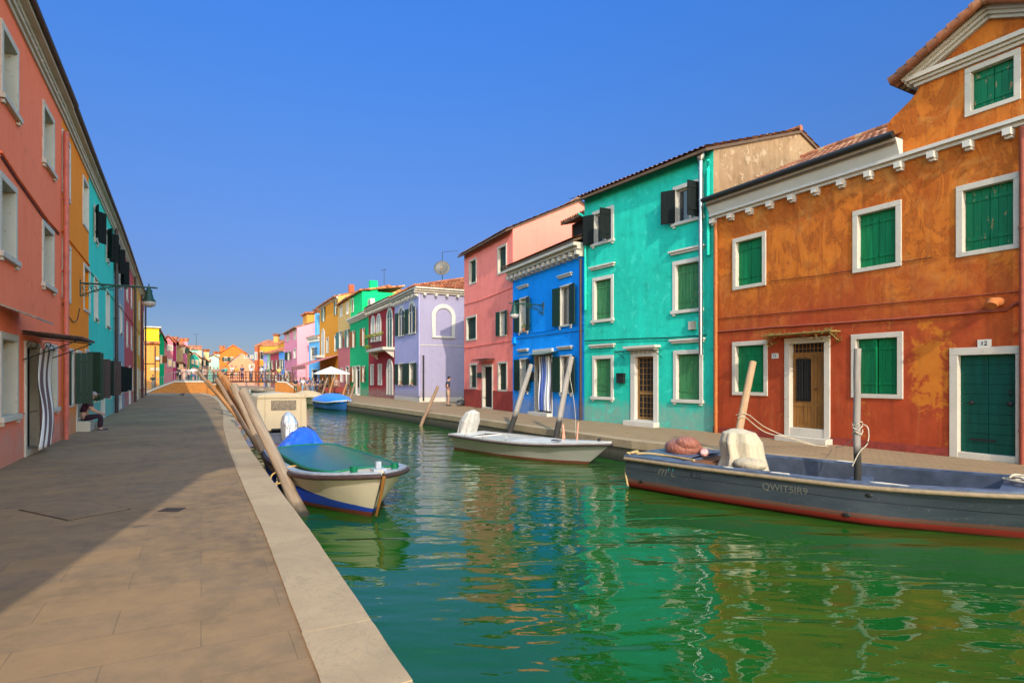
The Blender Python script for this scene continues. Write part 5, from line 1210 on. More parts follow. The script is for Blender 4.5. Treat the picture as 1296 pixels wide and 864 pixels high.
m = MB(); m.box(-.2, .0, -.1, .1, -.2, .2); m.build('motor_leg', M_iron, b2); m = MB(); m.tube([(.3, -.7, .45), (.5, -.5, .55), (.9, -.6, .5), (.6, -.1, .5), (.35, .5, .52)], .05, 7); m.build('fuel_hose', M_iron, b2)

# white boat
b3, L = place('white_motor_boat', 'white open motor boat with a white-wrapped outboard, in front of the blue and pink houses', (-1.42, 18.35), (2.45, 14.35))
M_white = simple('chalky_white_gelcoat', (.46, .45, .42), .45, .3, 4); M_whitedeck = simple('white_foredeck_gelcoat', (.62, .61, .57), .4, .2, 5)
hull(b3, L, [(0, .72), (.35, .84), (.7, .70), (.9, .34), (1, .02)], [(0, .46), (.5, .44), (1, .58)], hullmat('grey_white_hull_paint', [(.42, .41, .37), (.07, 0, 0, 1, (.22, .05, .03))], .45, (.20, .19, .15)), M_white, M_white, floor=.30, decks=((.46, 1.0), (0, .16)), rake=.75, capw=.12, rub=M_rubd, rubr=.028, flare=.72, mdeck=M_whitedeck)
m = MB(); m.box(.16*L, .46*L, -.6, .6, .40, .43); m.build('tonneau_cover', cloth('grey_tonneau_cloth', (.36, .36, .33), .8, 3, .4), b3)
for (x, y) in ((L*.30, -.80), (L*.15, -.76), (L*.47, -.79)): m = MB(); m.tube([(x, y, .46), (x, y, .56), (x+.05, y+.03, .57)], .02, 6); m.build('cleat', M_stone_clean, b3)
m = MB(); m.box(L*.70, L*.75, -.38, -.28, .555, .575); m.tube([(L*.93, 0, .57), (L*.93, 0, .68)], .04, 6); m.build('deck_vent', M_iron, b3); m = MB(); m.tube([(L*.71, .1, .58), (L*.70, .1, .95)], .025, 6); m.build('antenna_stub', simple('salmon_plastic', (.7, .3, .2), .5), b3)
draped('wrapped_outboard', cloth('white_motor_sheet', (.50, .49, .45), .85, 7, 1.0), b3, [(.30, .20, -.12, 0, .20), (.28, .26, -.02, 0, .50), (.30, .27, .12, 0, .85), (.20, .2, .26, 0, 1.12), (.04, .05, .3, 0, 1.20)], seed=7, fold=.2)
m = MB(); m.box(-.35, -.1, -.08, .08, -.25, .35); m.build('motor_leg', M_stone, b3)

# big blue-grey work boat
b4, L = place('blue_work_boat', 'long weathered blue-grey work boat with a red bottom, moored in front of the orange house', (2.95, 12.35), (8.05, 7.35))
def workmat():
    t = NT('weathered_blue_hull_paint'); o = t.sep(t.tc.outputs['Object']); n = t.noise(t.vec((.35, 1, 1.5)), 2.5, 8, .7, .6); f = t.noise(t.vec((1, 1, 1)), 14, 6, .7)
    zl = t.math('SUBTRACT', o[2], t.math('MULTIPLY', t.math('SUBTRACT', n, .5), .05))
    b = t.mix(t.ramp(n, [(.3, 0), (.7, 1)]), (.022, .032, .046), (.045, .060, .070)); b = t.mix(t.ramp(f, [(.60, 0), (.70, .5)]), b, (.16, .18, .18)); b = t.mix(t.ramp(n, [(.22, .8), (.36, 0)]), b, (.035, .05, .09))
    dark = t.math('LESS_THAN', zl, .185); b = t.mix(dark, b, t.mix(f, (.09, .06, .045), (.14, .045, .03))); red = t.math('LESS_THAN', zl, .118); b = t.mix(red, b, t.mix(f, (.34, .02, .014), (.12, .02, .014)))
    low = t.ramp(t.math('ADD', o[2], t.math('MULTIPLY', f, .05)), [(.0, .9), (.07, 0)]); b = t.mix(low, b, (.03, .03, .015))
    seam = t.math('LESS_THAN', t.math('ABSOLUTE', t.math('SUBTRACT', o[2], t.math('ADD', .395, t.math('MULTIPLY', o[0], -.004)))), .007); b = t.mix(seam, b, (.01, .012, .018))
    t.col(b); t.rough(.55); t.bump(t.math('SUBTRACT', f, t.math('MULTIPLY', seam, 2)), .35, .01); return t.m
M_bluecap = simple('blue_grey_cap_paint', (.09, .125, .19), .55, .5, 5, c2=(.04, .06, .11)); M_bluein = simple('dull_blue_inner_paint', (.06, .075, .105), .7, .5, 3); M_rope = simple('pale_rope', (.50, .44, .33), .9, .4, 60)
BM = [(0, 1.0), (.25, 1.16), (.55, 1.18), (.78, .95), (.92, .52), (1, .03)]
hull(b4, L, BM, [(0, .62), (.5, .61), (.85, .68), (1, .80)], workmat(), M_bluein, M_bluecap, floor=.10, decks=((0, .16), (.80, 1.0)), rake=.65, capw=.15, flare=.97, rub=simple('tan_rope_strake', (.27, .20, .12), .7, .3, 12), rubr=.035, mdeck=M_bluecap)
m = MB(); m.box(.16*L, .20*L, -.95, .95, .12, .58); m.box(.20*L, .205*L+.03, -.95, .95, .10, .55); m.build('wooden_bulkhead', wood('wet_brown_boards', (.22, .085, .03), (.12, .04, .015)), b4)
m = MB(); m.box(L*.50, L*.54, -1.02, 1.02, .36, .42); m.build('thwart', M_bluecap, b4)
draped('wrapped_engine', cloth('cream_engine_sheet', (.46, .40, .28), .9, 6, .7), b4, [(.43, .42, L*.27, .0, .35), (.33, .34, L*.27, 0, .70), (.34, .33, L*.262, .0, .98), (.27, .27, L*.258, .0, 1.15), (.10, .12, L*.255, 0, 1.22)], seed=12, fold=.24)
m = MB(); m.blob((L*.31, -.35, .62), (.3, .2, .12), 8, j=.06, seed=2); m.build('folded_sheet', cloth('cream_sheet_fold', (.42, .36, .25), .9, 9, .9), b4)
lab = cloth('pink_plastic_netting', (.30, .10, .06), .35, 12, 1.0, (1, 1, 1))
tp = thing('net_bundle', 'bundle wrapped in pinkish brown plastic lying on the blue work boat stern deck', 'bundle', (0, 0, 0)); tp.matrix_basis = b4.matrix_basis.copy(); tp.location = b4.matrix_basis @ Vector((.68, .10, .66))
m = MB(); m.blob((0, 0, .10), (.38, .33, .19), 14, j=.035, seed=8, sq=.7); m.blob((.12, -.1, .2), (.25, .22, .15), 10, j=.05, seed=3); m.build('plastic_wrap', lab, tp)
m = MB(); m.blob((.5, -.1, .05), (.09, .09, .08), 8, j=.1, seed=2); m.build('red_white_bottle', simple('red_white_plastic', (.65, .55, .52), .4, .9, 9, c2=(.5, .05, .05)), tp)
def rope_thing(name, label, pts, r=.014, cat='rope', mat=None, group=None):
    P = [Vector(p) for p in pts]; Q = []
    for i in range(len(P)-1):
        a, b, c, d = P[max(i-1, 0)], P[i], P[i+1], P[min(i+2, len(P)-1)]
        for k in range(6):
            t = k/6; Q.append(.5*((2*b)+(c-a)*t+(2*a-5*b+4*c-d)*t*t+(3*b-a-3*c+d)*t**3))
    Q.append(P[-1]); o = Q[0].copy(); m = MB(); m.tube([q-o for q in Q], r, 6); ob = m.build(name, mat or M_rope); ob.location = o; return tag(ob, label, cat, group)
W4 = lambda x, y, z: tuple(b4.matrix_basis @ Vector((x, y, z)))
rng = random.Random(4); pts = []
for k in range(40): a = k*.9; pts.append(W4(L*.845+.20*math.cos(a)*rng.uniform(.6, 1.3)+.1*math.sin(k*.3), -.22+.20*math.sin(a)*rng.uniform(.6, 1.5), .735+.002*k+rng.uniform(0, .015)))
rope_thing('coiled_rope', 'pale rope coiled loosely on the foredeck of the blue work boat', pts, .016)
rng = random.Random(6); pts = [W4(.05, -.75, .66)]
for k in range(14): pts.append(W4(.03+.07*rng.uniform(-1, 1), -.75+.35*rng.uniform(-.5, .6), .66+.04*rng.random()))
pts += [W4(-.03, -.85, .55), W4(-.02, -.95, .3), W4(.1, -1.05, .05)]
rope_thing('frayed_rope', 'frayed yellowish rope hanging over the stern corner of the blue work boat', pts, .02, mat=simple('straw_rope', (.45, .33, .14), .9, .5, 40))
rng = random.Random(9)
rope_thing('stern_line', 'straw coloured line lying across the aft deck beside the pink bundle', [W4(.15, -.8, .67), W4(.35, -.7, .69), W4(.7, -.62, .67), W4(1.1, -.75, .67), W4(1.4, -.85, .67)], .022, mat=simple('straw_rope2', (.45, .33, .14), .9, .5, 40))
# paint blobs and lettering on the near side
def text_mesh(o):
    me = bpy.data.meshes.new_from_object(o); cu = o.data; n = bpy.data.objects.new(o.name, me); COL.objects.link(n); n.parent = o.parent; n.location = o.location; n.rotation_euler = o.rotation_euler
    nm = o.name; bpy.data.objects.remove(o); bpy.data.curves.remove(cu); n.name = nm; return n
def lettering(txt, x, z, size, mat, shear=0, flip=False, italic=0, parent=b4, name='lettering'):
    cu = bpy.data.curves.new(name, 'FONT'); cu.body = txt; cu.size = size; cu.extrude = .002; cu.shear = italic; cu.materials.append(mat)
    o = bpy.data.objects.new(name, cu); COL.objects.link(o); o.parent = parent
    t = x/L; yb = lerp_tab(BM, t); slope = -(lerp_tab(BM, min(1, t+.12))-yb)/(L*.12); fl = .12
    o.location = (x, -(yb*(.985-.015*(.36-z)))-.004, z); o.rotation_euler = (R(90)+R(3), 0, math.atan(slope)); return text_mesh(o)
M_lgrey = simple('faded_grey_lettering', (.115, .12, .10), .7); M_cyan = simple('cyan_lettering', (.02, .42, .42), .6)
lettering('QWIT5IR9', L*.385, .36, .155, M_lgrey)
lettering('m e2', L*.105, .36, .27, M_lgrey, italic=.5); lettering("' ' 2", L*.135, .37, .20, M_cyan, italic=.3); lettering('R.2247', L*.205, .40, .12, M_iron, italic=.1)
m = MB()
for (x, z, r_) in ((L*.055, .18, .03), (L*.56, .14, .035), (L*.60, .47, .03), (L*.33, .52, .02)): yb = lerp_tab(BM, x/L); m.blob((x, -yb*.985-.005, z), (r_*1.6, .012, r_), 6)
m.build('hull_fitting', M_iron, b4)
m = MB()
for (x, s, w_) in ((L*.30, -1, .10), (L*.42, -1, .16), (L*.63, -1, .25), (L*.47, 1, .16), (L*.435, -1, .07)): yb = lerp_tab(BM, x/L); m.blob((x, s*(yb-.06), lerp_tab([(0, .62), (.5, .61), (.85, .68), (1, .8)], x/L)+.036), (w_, .035, .012), 6, j=.2, seed=int(x*9))
m.build('bird_lime', M_stone_clean, b4)
# small far boats
def small_boat(name, label, stern, bow, hc, cover=None, hb=.8, sh=.5, band=None):
    b, L_ = place(name, label, stern, bow, 'boats moored up the canal'); B_ = [(0, hb*.8), (.4, hb), (.75, hb*.8), (.93, hb*.4), (1, .03)]
    hull(b, L_, B_, [(0, sh), (.6, sh), (1, sh*1.3)], hullmat(name+'_paint', [hc, (.06, 0, 0, 1, mul(hc, .4))]), M_bluein, band or M_stone_clean, decks=((.75, 1),), rake=.3, n=16, rub=band)
    if cover:
        vs = []; fs = []; n, k = 14, 9
        for i in range(n+1):
            t = i/n; w = lerp_tab(B_, .03+t*.94)+.02; hgt = .62*math.sin(math.pi*min(1, .12+t*.85))**.6
            for j in range(k): a = math.pi*j/(k-1); vs.append(((.03+t*.94)*L_, -w*math.cos(a), sh*1.0+.02+hgt*math.sin(a)*.9))
        for i in range(n):
            for j in range(k-1): fs.append((i*k+j, i*k+j+1, (i+1)*k+j+1, (i+1)*k+j))
        m = MB(); m.add(vs, fs, 0, True); m.build('cover', cover, b)
    return b
g = lambda x, Y: at(x, Y)
small_boat('blue_covered_boat', 'small blue boat under a domed bright blue cover by the right quay', g(408, 44.5), g(440, 39.0), (.02, .13, .42), cloth('bright_blue_cover', (.0, .20, .80), .7, 2, .3), .95, .55, M_stone_clean)
small_boat('cream_covered_boat', 'olive cream boat under a tan cover, left of the blue covered boat', g(380, 52.5), g(404, 47), (.32, .30, .20), cloth('tan_cover', (.60, .42, .22), .8, 2, .3), .95, .6, M_stone)
small_boat('dark_green_boat', 'dark green boat lying under the footbridge', g(322, 62), g(347, 60.5), (.02, .09, .05), None, .8, .6)
for i, (xa, xb, Y, lab) in enumerate(((303, 318, 80, 'white dinghy beyond the footbridge, left of the dark green boat'), (322, 334, 86, 'pale open boat moored behind the dark green boat'), (336, 346, 94, 'small white boat far up the canal near the crowd'), (378, 391, 66, 'white dinghy by the brick abutment'), (287, 299, 74, 'small white boat under the left end of the footbridge'))):
    small_boat('dinghy', lab, g(xa, Y+3), g(xb, Y), (.5, .5, .48), None, .85, .5)

# ------------------------------------------------------------------ mooring poles
M_pole = wood('weathered_pole_wood', (.30, .19, .11), (.15, .09, .055), (18, 18, 1.0)); M_pole2 = wood('orange_brown_pole_wood', (.42, .19, .06), (.22, .09, .03), (18, 18, 1.0)); M_poleg = wood('grey_pole_wood', (.30, .27, .23), (.16, .14, .12), (18, 18, 1.0))
M_polet = None
def polemat(name, c, c2, zdark):
    t = NT(name); n = t.noise(t.vec((18, 18, 1.0)), 1.6, 7, .65, .3); g_ = t.new('ShaderNodeNewGeometry'); z = t.sep(g_.outputs['Position'])[2]; n2 = t.noise(t.vec(), 2.3, 5)
    b = t.mix(t.ramp(n, [(.3, 0), (.7, 1)]), c, c2); f = t.ramp(t.math('ADD', t.math('SUBTRACT', z, zdark), t.math('MULTIPLY', n2, .3)), [(.1, 1), (.28, 0)]); b = t.mix(f, b, (.022, .020, .016)); t.col(b); t.rough(.85); t.bump(n, .6, .006); return t.m
M_wet = polemat('tidal_pole_wood', (.34, .26, .18), (.20, .14, .09), -.5); M_wetg = polemat('tidal_grey_pole_wood', (.32, .29, .25), (.18, .16, .14), .35)
def pole(name, label, base, top, r=.08, mat=None, group='mooring poles along the canal', tip=None, r2=None):
    b, t_ = Vector(base), Vector(top); d = t_-b; b0 = b - d.normalized()*1.0; L_ = (t_-b0).length
    m = MB(); N = 9; rng = random.Random(int(abs(base[0]*31))); path = [(rng.uniform(-.012, .012)*(0 < i < N), rng.uniform(-.012, .012)*(0 < i < N), L_*i/N) for i in range(N+1)]
    m.tube(path, [r*(1-.12*i/N)*rng.uniform(.96, 1.04) for i in range(N+1)], 14); o = m.build(name, mat or M_pole, bevel=.006)
    o.location = b0; o.rotation_euler = d.to_track_quat('Z', 'Y').to_euler(); return tag(o, label, 'mooring pole', group)
pole('mooring_pole', 'thickest leaning pole, nearest the camera, beside the green covered boat', (-3.36, 9.35, WZ), (-5.28, 11.5, 1.34), .105, M_wet)
pole('mooring_pole', 'grey brown leaning pole just behind the thickest one', (-5.05, 12.6, WZ), (-6.66, 14.0, 1.43), .11, M_wet)
pole('mooring_pole', 'orange brown leaning pole, third of the cluster on the left quay edge', (-5.75, 14.4, WZ), (-8.05, 16.35, 1.64), .095, M_pole2)
pole('mooring_pole', 'dark orange pole with the highest top in the left cluster', (-6.25, 15.3, WZ), (-8.75, 17.5, 1.75), .10, M_pole2)
pole('mooring_pole', 'slim pale pole between the tall orange pole and the short orange one', (-7.9, 18.2, WZ), (-10.1, 20, 1.58), .08, M_pole)
pole('mooring_pole', 'short bright orange pole of the left cluster', (-10.6, 23.6, WZ), (-13.0, 25, 1.50), .085, M_pole2)
pole('mooring_pole', 'far dark pole of the left cluster, leaning over the kerb', (-12.2, 26.7, WZ), (-15.3, 28.5, 1.94), .10, M_pole)
rope_thing('mooring_rope', 'thin pale line running down beside the thickest pole to the green covered boat', [(-5.1, 11.4, 1.25), (-4.6, 11.0, .6), (-4.25, 10.6, .1), (-4.15, 10.3, -.3)], .018)
B1 = lambda x, y, z: tuple(b1.matrix_basis @ Vector((x, y, z)))
pc = Vector((-3.36, 9.35, WZ)).lerp(Vector((-5.28, 11.5, 1.34)), .30); 
rope_thing('mooring_rope', 'yellow rope loop tying the green covered boat to the thickest pole', [B1(4.5, -.62, .66), tuple(pc+Vector((.35, -.1, .02))), tuple(pc+Vector((.15, -.18, -.12))), tuple(pc+Vector((-.08, -.18, -.16))), tuple(pc+Vector((-.18, .05, -.05))), tuple(pc+Vector((.05, .18, .06))), tuple(pc+Vector((.3, .1, .08))), B1(4.4, -.60, .66)], .016, mat=simple('yellow_rope', (.50, .32, .10), .9, .4, 50))
pole('mooring_pole', 'grey pole leaning right in front of the blue house window nearest the door', (-.20, 19.3, WZ), (.68, 20.9, 2.08), .10, M_wetg)
pole('mooring_pole', 'grey pole leaning right at the right end of the blue house', (1.18, 16.95, WZ), (1.87, 18.4, 2.27), .095, M_wetg)
pole('mooring_pole', 'leaning pole with a rope, rising behind the cream-wrapped engine', (4.55, 12.3, WZ), (5.36, 13.0, 1.97), .085, polemat('tidal_tan_pole_wood', (.44, .29, .16), (.28, .17, .09), -.1))
pole('mooring_pole', 'upright grey pole standing before the orange house, right of its door', (5.97, 10.1, WZ), (5.97, 10.1, 2.12), .063, M_wetg)
pole('mooring_pole', 'tan leaning pole on the quay edge left of the white motor boat', (-4.2, 26.9, WZ), (-3.5, 27.6, 1.23), .085, M_pole)
for (xb, yb, xt, yt, Y, lab) in ((406, 500, 414.5, 478, 53, 'leftmost of four thin poles by the restaurant'), (415, 498, 422.5, 478, 52, 'second from left of four thin poles by the restaurant'), (431, 502, 438.5, 486, 46, 'third of four thin poles, right of the blue covered boat'), (441, 508, 449, 485, 41, 'rightmost of four thin poles, before the emerald house')):
    a = at(xb, Y, yb); b_ = at(xt, Y+1, yt); pole('mooring_pole', lab, (a[0]-.1, a[1], WZ), b_, .09, M_pole2 if xb in (415, 431) else M_pole)
for (x0_, y0_, x1_, y1_, lab) in ((711, 552, 713, 541, 'short coral stick beside the foredeck of the white boat'), (727.5, 553, 732, 534, 'longer coral stick leaning right behind the white boat')):
    a = at(x0_, 15.4, y0_); b_ = at(x1_, 15.6, y1_); m = MB(); m.tube([(0, 0, -.8), (b_[0]-a[0], .2, b_[2]-a[2])], .02, 6); o = m.build('marker_stick', simple('salmon_plastic', (.7, .3, .2), .5)); o.location = a; tag(o, lab, 'stick', 'coral sticks by the white boat')
pd = Vector((5.97, 10.1, 0)); pts = []
for k in range(26): a = k*.75; pts.append((pd.x+.075*math.cos(a), pd.y+.075*math.sin(a), .62+.24*(k/26)+.03*math.sin(k*1.7)))
pts += [(pd.x+.12, pd.y-.1, .75), (pd.x+.1, pd.y-.12, .5), (pd.x-.02, pd.y-.09, .35), (pd.x-.12, pd.y-.05, .1)]
rope_thing('mooring_rope', 'pale rope wound round the upright grey pole', pts, .010)
pq = Vector((4.55, 12.3, WZ)).lerp(Vector((5.36, 13.0, 1.97)), .52)
rope_thing('mooring_rope', 'rope slung from the leaning pole to the foot of the orange house door', [tuple(pq+Vector((-.1, -.05, 0))), tuple(pq+Vector((0, -.1, .03))), tuple(pq+Vector((.1, 0, 0))), tuple(pq+Vector((.7, .4, -.35))), tuple(pq+Vector((1.6, .9, -.55))), (7.2, 13.9, .02)], .012)
rope_thing('mooring_rope', 'second slack rope from the leaning pole towards the door step', [tuple(pq+Vector((-.1, .05, .06))), tuple(pq+Vector((.1, -.08, .08))), tuple(pq+Vector((.7, .35, -.25))), tuple(pq+Vector((1.7, .7, -.62))), (7.35, 13.6, .02)], .010)
rope_thing('mooring_rope', 'thin line from the pole right of the door to the door step', [(5.97, 10.15, .62), (6.5, 11.4, .3), (7.3, 13.2, .05)], .006)
rope_thing('mooring_rope', 'thin line hanging from the second leaning pole of the blue house to the white boat', [(1.75, 18.1, 1.9), (1.85, 17.3, .8), (1.75, 16.0, .02)], .008)
m = MB(); m.blob((0, 0, 0), (.16, .16, .14), 8); m.tube([(0, 0, .1), (0, 0, .2)], .03, 6); o = m.build('buoy', M_stone_clean); o.location = (*at(524, 37), WZ+.05); tag(o, 'small pale buoy floating off the right quay', 'buoy')

for o in [o for o in bpy.data.objects if o.type == 'FONT']: text_mesh(o)
# ------------------------------------------------------------------ street lamps
def street_lamp(label, pos, rz, arm, mat, lampz=-.45, group='bracket street lamps'):
    o = thing('street_lamp', label, 'street lamp', pos, rz, group)   # local +x: away from the wall
    m = MB(); m.tube([(0, 0, 0), (arm+.25, 0, .0)], .028, 8); m.tube([(0, 0, -.42), (0, 0, .1)], .03, 8)
    n = 16; m.tube([(.02+arm*.62*i/n, 0, -.40+.38*math.sin(math.pi/2*i/n)) for i in range(n+1)], .02, 6)
    def spiral(cx, cz, r, s=1, a0=0, turns=1.6):
        m.tube([(cx+r*(1-k/26)*math.cos(a0+s*turns*2*math.pi*k/22), 0, cz+r*(1-k/26)*math.sin(a0+s*turns*2*math.pi*k/22)) for k in range(22)], .012, 5)
    for (cx, cz, r, s) in ((.16, -.14, .12, 1), (.38, -.15, .12, -1), (.60, -.12, .10, 1), (.80, -.10, .085, -1), (.98, -.075, .065, 1), (.14, -.33, .09, -1), (1.2, -.06, .05, -1), (1.4, -.05, .045, 1)):
        if cx < arm*.85: spiral(cx, cz, r, s)
    m.build('bracket', mat, o)
    m = MB(); m.box(-.16, 0.0, -.11, .11, -.12, .14); m.build('wall_plate', M_stone_clean, o)
    m = MB(); x = arm; m.tube([(x, 0, .12), (x, 0, -.06)], .02, 6); m.lathe((x, 0, 0), [(.0, .0), (.05, -.02), (.06, -.06), (.10, -.09), (.10, -.22), (.12, -.25), (.13, -.34), (.20, -.44), (.205, -.47)], 18); sh = m.build('lamp_head', mat, o)
    m = MB(); m.lathe((x, 0, 0), [(.195, -.465), (.21, -.50), (.17, -.60), (.08, -.64), (0, -.645)], 18); m.build('lamp_shade', simple('milky_lamp_glass', (.45, .42, .40), .25), sh)
    return o
s_, z_ = ORY.px(101, 358); p = ORY.A+ORY.d*s_
nrm = Vector((ORY.d.y, -ORY.d.x)); pa = math.atan2(nrm.y, nrm.x)
# arm length so that the lamp hangs at the photo's column 188
k = 0
while True:
    q = p+nrm*k
    if HX+F*q.x/q.y > 188 or k > 5: break
    k += .01
street_lamp('ornate black bracket street lamp reaching out from the orange yellow house on the left', (p.x, p.y, z_), pa, k, M_iron_green)
BLUE = bpy.data.objects['blue_house']; Hb = type('o', (), {})()
A_, B_ = Vector(WB), Vector(WT); d_ = (B_-A_).normalized(); u = (687.5-HX)/F; Y = (A_.x*d_.y-A_.y*d_.x)/(u*d_.y-d_.x); p = Vector((u*Y, Y)); nrm = Vector((d_.y, -d_.x)); k = 0
while HX+F*(p+nrm*k).x/(p+nrm*k).y > 651 and k < 3: k += .01
street_lamp('green bracket street lamp on the front of the blue house', (p.x, p.y, CAMH-(386-HY)*Y/F), math.atan2(nrm.y, nrm.x), k, M_iron_green)

# ------------------------------------------------------------------ people
def skinmesh(V, E, sub=1, name='body'):
    bm = bmesh.new(); lay = bm.verts.layers.skin.verify(); vs = []
    for i, (p, r) in enumerate(V):
        v = bm.verts.new(p); v[lay].radius = (r, r) if not isinstance(r, tuple) else r; v[lay].use_root = (i == 0); vs.append(v)
    for a, b in E: bm.edges.new((vs[a], vs[b]))
    me = bpy.data.meshes.new('tmp'); bm.to_mesh(me); bm.free(); ob = bpy.data.objects.new('tmp', me); COL.objects.link(ob)
    ob.modifiers.new('Skin', 'SKIN').use_smooth_shade = True; sb = ob.modifiers.new('Sub', 'SUBSURF'); sb.levels = sub
    dg = bpy.context.evaluated_depsgraph_get(); out = bpy.data.meshes.new_from_object(ob.evaluated_get(dg)); out.name = name
    bpy.data.objects.remove(ob); bpy.data.meshes.remove(me); return out
def P(*a): return Vector(a)
def pose(kind):
    d = dict(pel=P(0, 0, .95), wa=P(0, 0, 1.10), ch=P(0, 0, 1.32), nk=P(0, .01, 1.49), hd=P(0, .03, 1.64))
    for s, n in ((-1, 'l'), (1, 'r')):
        d[n+'hip'] = P(.09*s, 0, .90); d[n+'kn'] = P(.10*s, .02, .50); d[n+'an'] = P(.11*s, -.02, .09); d[n+'to'] = P(.13*s, .15, .035)
        d[n+'sh'] = P(.18*s, 0, 1.41); d[n+'el'] = P(.25*s, -.03, 1.13); d[n+'wr'] = P(.23*s, .08, .89); d[n+'ha'] = P(.22*s, .12, .80)
    if kind == 'walk':
        for n, k in (('l', 1), ('r', -1)):
            d[n+'kn'].y += .14*k+.05; d[n+'an'].y += .28*k; d[n+'to'].y += .28*k; d[n+'el'].y -= .1*k; d[n+'wr'].y -= .22*k; d[n+'ha'].y -= .26*k
    if kind == 'lean':
        for q in ('ch', 'nk', 'hd'): d[q].y += .12
        d['hd'] += P(0, .06, -.06)
        for n, s in (('l', -1), ('r', 1)): d[n+'sh'].y += .12; d[n+'el'] = P(.24*s, .30, 1.17); d[n+'wr'] = P(.10*s, .46, 1.12); d[n+'ha'] = P(.04*s, .52, 1.12)
    if kind == 'hips':
        for n, s in (('l', -1), ('r', 1)): d[n+'el'] = P(.36*s, -.10, 1.16); d[n+'wr'] = P(.20*s, .02, 1.02); d[n+'ha'] = P(.13*s, .08, 1.0)
        d['hd'] += P(0, .05, -.04)
    if kind == 'phone':
        for n, s in (('l', -1), ('r', 1)): d[n+'el'] = P(.24*s, .10, 1.16); d[n+'wr'] = P(.12*s, .30, 1.32); d[n+'ha'] = P(.06*s, .34, 1.38)
    if kind == 'sit':
        for q in d: d[q].z -= .46
        for q in ('ch', 'nk', 'hd'): d[q].y += .12
        d['hd'] += P(0, .08, -.06)
        for n, s in (('l', -1), ('r', 1)):
            d[n+'kn'] = P(.13*s, .44, .50); d[n+'an'] = P(.12*s, .42, .09); d[n+'to'] = P(.13*s, .60, .035); d[n+'sh'].y += .12
            d[n+'el'] = P(.25*s, .22, .70); d[n+'wr'] = P(.14*s, .42, .58); d[n+'ha'] = P(.08*s, .48, .56)
    return d
MESHES = {}
def person_meshes(kind, shorts):
    key = (kind, shorts)
    if key in MESHES: return MESHES[key]
    d = pose(kind); hd = d['hd']; nk = d['nk']
    V = [(d['pel'], (.13, .10)), (d['wa'], (.12, .09)), (d['ch'], (.15, .11)), (nk, .052), (hd-P(0, -.01, .06), (.062, .068)), (hd+P(0, 0, .02), (.078, .095)), (hd+P(0, -.01, .09), (.055, .065))]
    E = [(0, 1), (1, 2), (2, 3), (3, 4), (4, 5), (5, 6)]; fing = MB()
    for n, s in (('l', -1), ('r', 1)):
        i = len(V); V += [(d[n+'sh'], .062), (d[n+'el'], .043), (d[n+'wr'], .028), (d[n+'ha'], (.018, .038))]; E += [(2, i), (i, i+1), (i+1, i+2), (i+2, i+3)]
        i = len(V); V += [(d[n+'hip'], .092), (d[n+'kn'], .058), (d[n+'an'], .040), (d[n+'to'], (.030, .042))]; E += [(0, i), (i, i+1), (i+1, i+2), (i+2, i+3)]
        w, h = d[n+'wr'], d[n+'ha']; t = (h-w).normalized(); side = t.cross(P(0, 0, 1)) if abs(t.z) < .9 else P(0, 1, 0); side.normalize(); curl = t.cross(side).normalized()*-s
        for k, (o, ln) in enumerate(((-.030, .06), (-.010, .072), (.010, .075), (.030, .066))):
            a = h+side*o; fing.tube([a-t*.02, a+t*ln*.5, a+t*ln*.85+curl*.018, a+t*ln+curl*.035], [.010, .0095, .009, .007], 6)
        a = w.lerp(h, .45)+side*-.03; fing.tube([a, a-side*.03+t*.03, a-side*.035+t*.065], [.011, .010, .008], 6)
    body = skinmesh(V, E, 1)
    nose = MB(); nose.tube([hd+P(0, .075, .03), hd+P(0, .115, -.02), hd+P(0, .09, -.035)], [.008, .017, .008], 6)
    for s in (-1, 1): nose.blob(tuple(hd+P(.082*s, -.0, 0)), (.012, .025, .032), 5); 
    eyes = MB()
    for s in (-1, 1): eyes.blob(tuple(hd+P(.032*s, .088, .02)), (.014, .010, .008), 5)
    eyes.tube([hd+P(-.025, .088, -.058), hd+P(0, .097, -.06), hd+P(.025, .088, -.058)], .006, 5)
    bm = bmesh.new(); bm.from_mesh(body); n0 = len(bm.faces)
    for src, mi in ((fing, 0), (nose, 0), (eyes, 1)):
        vv = [bm.verts.new(p) for p in src.v]
        for f in src.f:
            try: q = bm.faces.new([vv[i] for i in f]); q.material_index = mi; q.smooth = True
            except ValueError: pass
    bm.to_mesh(body); bm.free()
    V = [(d['wa']-P(0, 0, .06), (.150, .115)), (d['wa']+P(0, 0, .06), (.145, .11)), (d['ch'], (.175, .130)), (d['ch']+P(0, .0, .10), (.11, .09))]; E = [(0, 1), (1, 2), (2, 3)]
    for n in 'lr': i = len(V); V += [(d[n+'sh'], .078), (d[n+'sh'].lerp(d[n+'el'], .75), .058)]; E += [(2, i), (i, i+1)]
    shirt = skinmesh(V, E, 1, 'shirt')
    V = [(d['pel']+P(0, 0, .06), (.150, .115)), (d['pel'], (.155, .12))]; E = [(0, 1)]
    for n in 'lr':
        i = len(V)
        if shorts: V += [(d[n+'hip'], .112), (d[n+'hip'].lerp(d[n+'kn'], .9), .088)]; E += [(1, i), (i, i+1)]
        else: V += [(d[n+'hip'], .108), (d[n+'kn'], .076), (d[n+'an']+P(0, 0, .03), .062)]; E += [(1, i), (i, i+1), (i+1, i+2)]
    tr = skinmesh(V, E, 1, 'trousers')
    h = MB(); c = hd+P(0, -.018, .045); vs = []; fs = []; n, k = 7, 16
    for i in range(n+1):
        a = math.pi*.62*i/n
        for j in range(k):
            b = 2*math.pi*j/k; fr = max(0, math.sin(b)); aa = a*(1-.42*fr); vs.append((c.x+.092*math.sin(aa)*math.cos(b), c.y+.108*math.sin(aa)*math.sin(b), c.z+.095*math.cos(aa)))
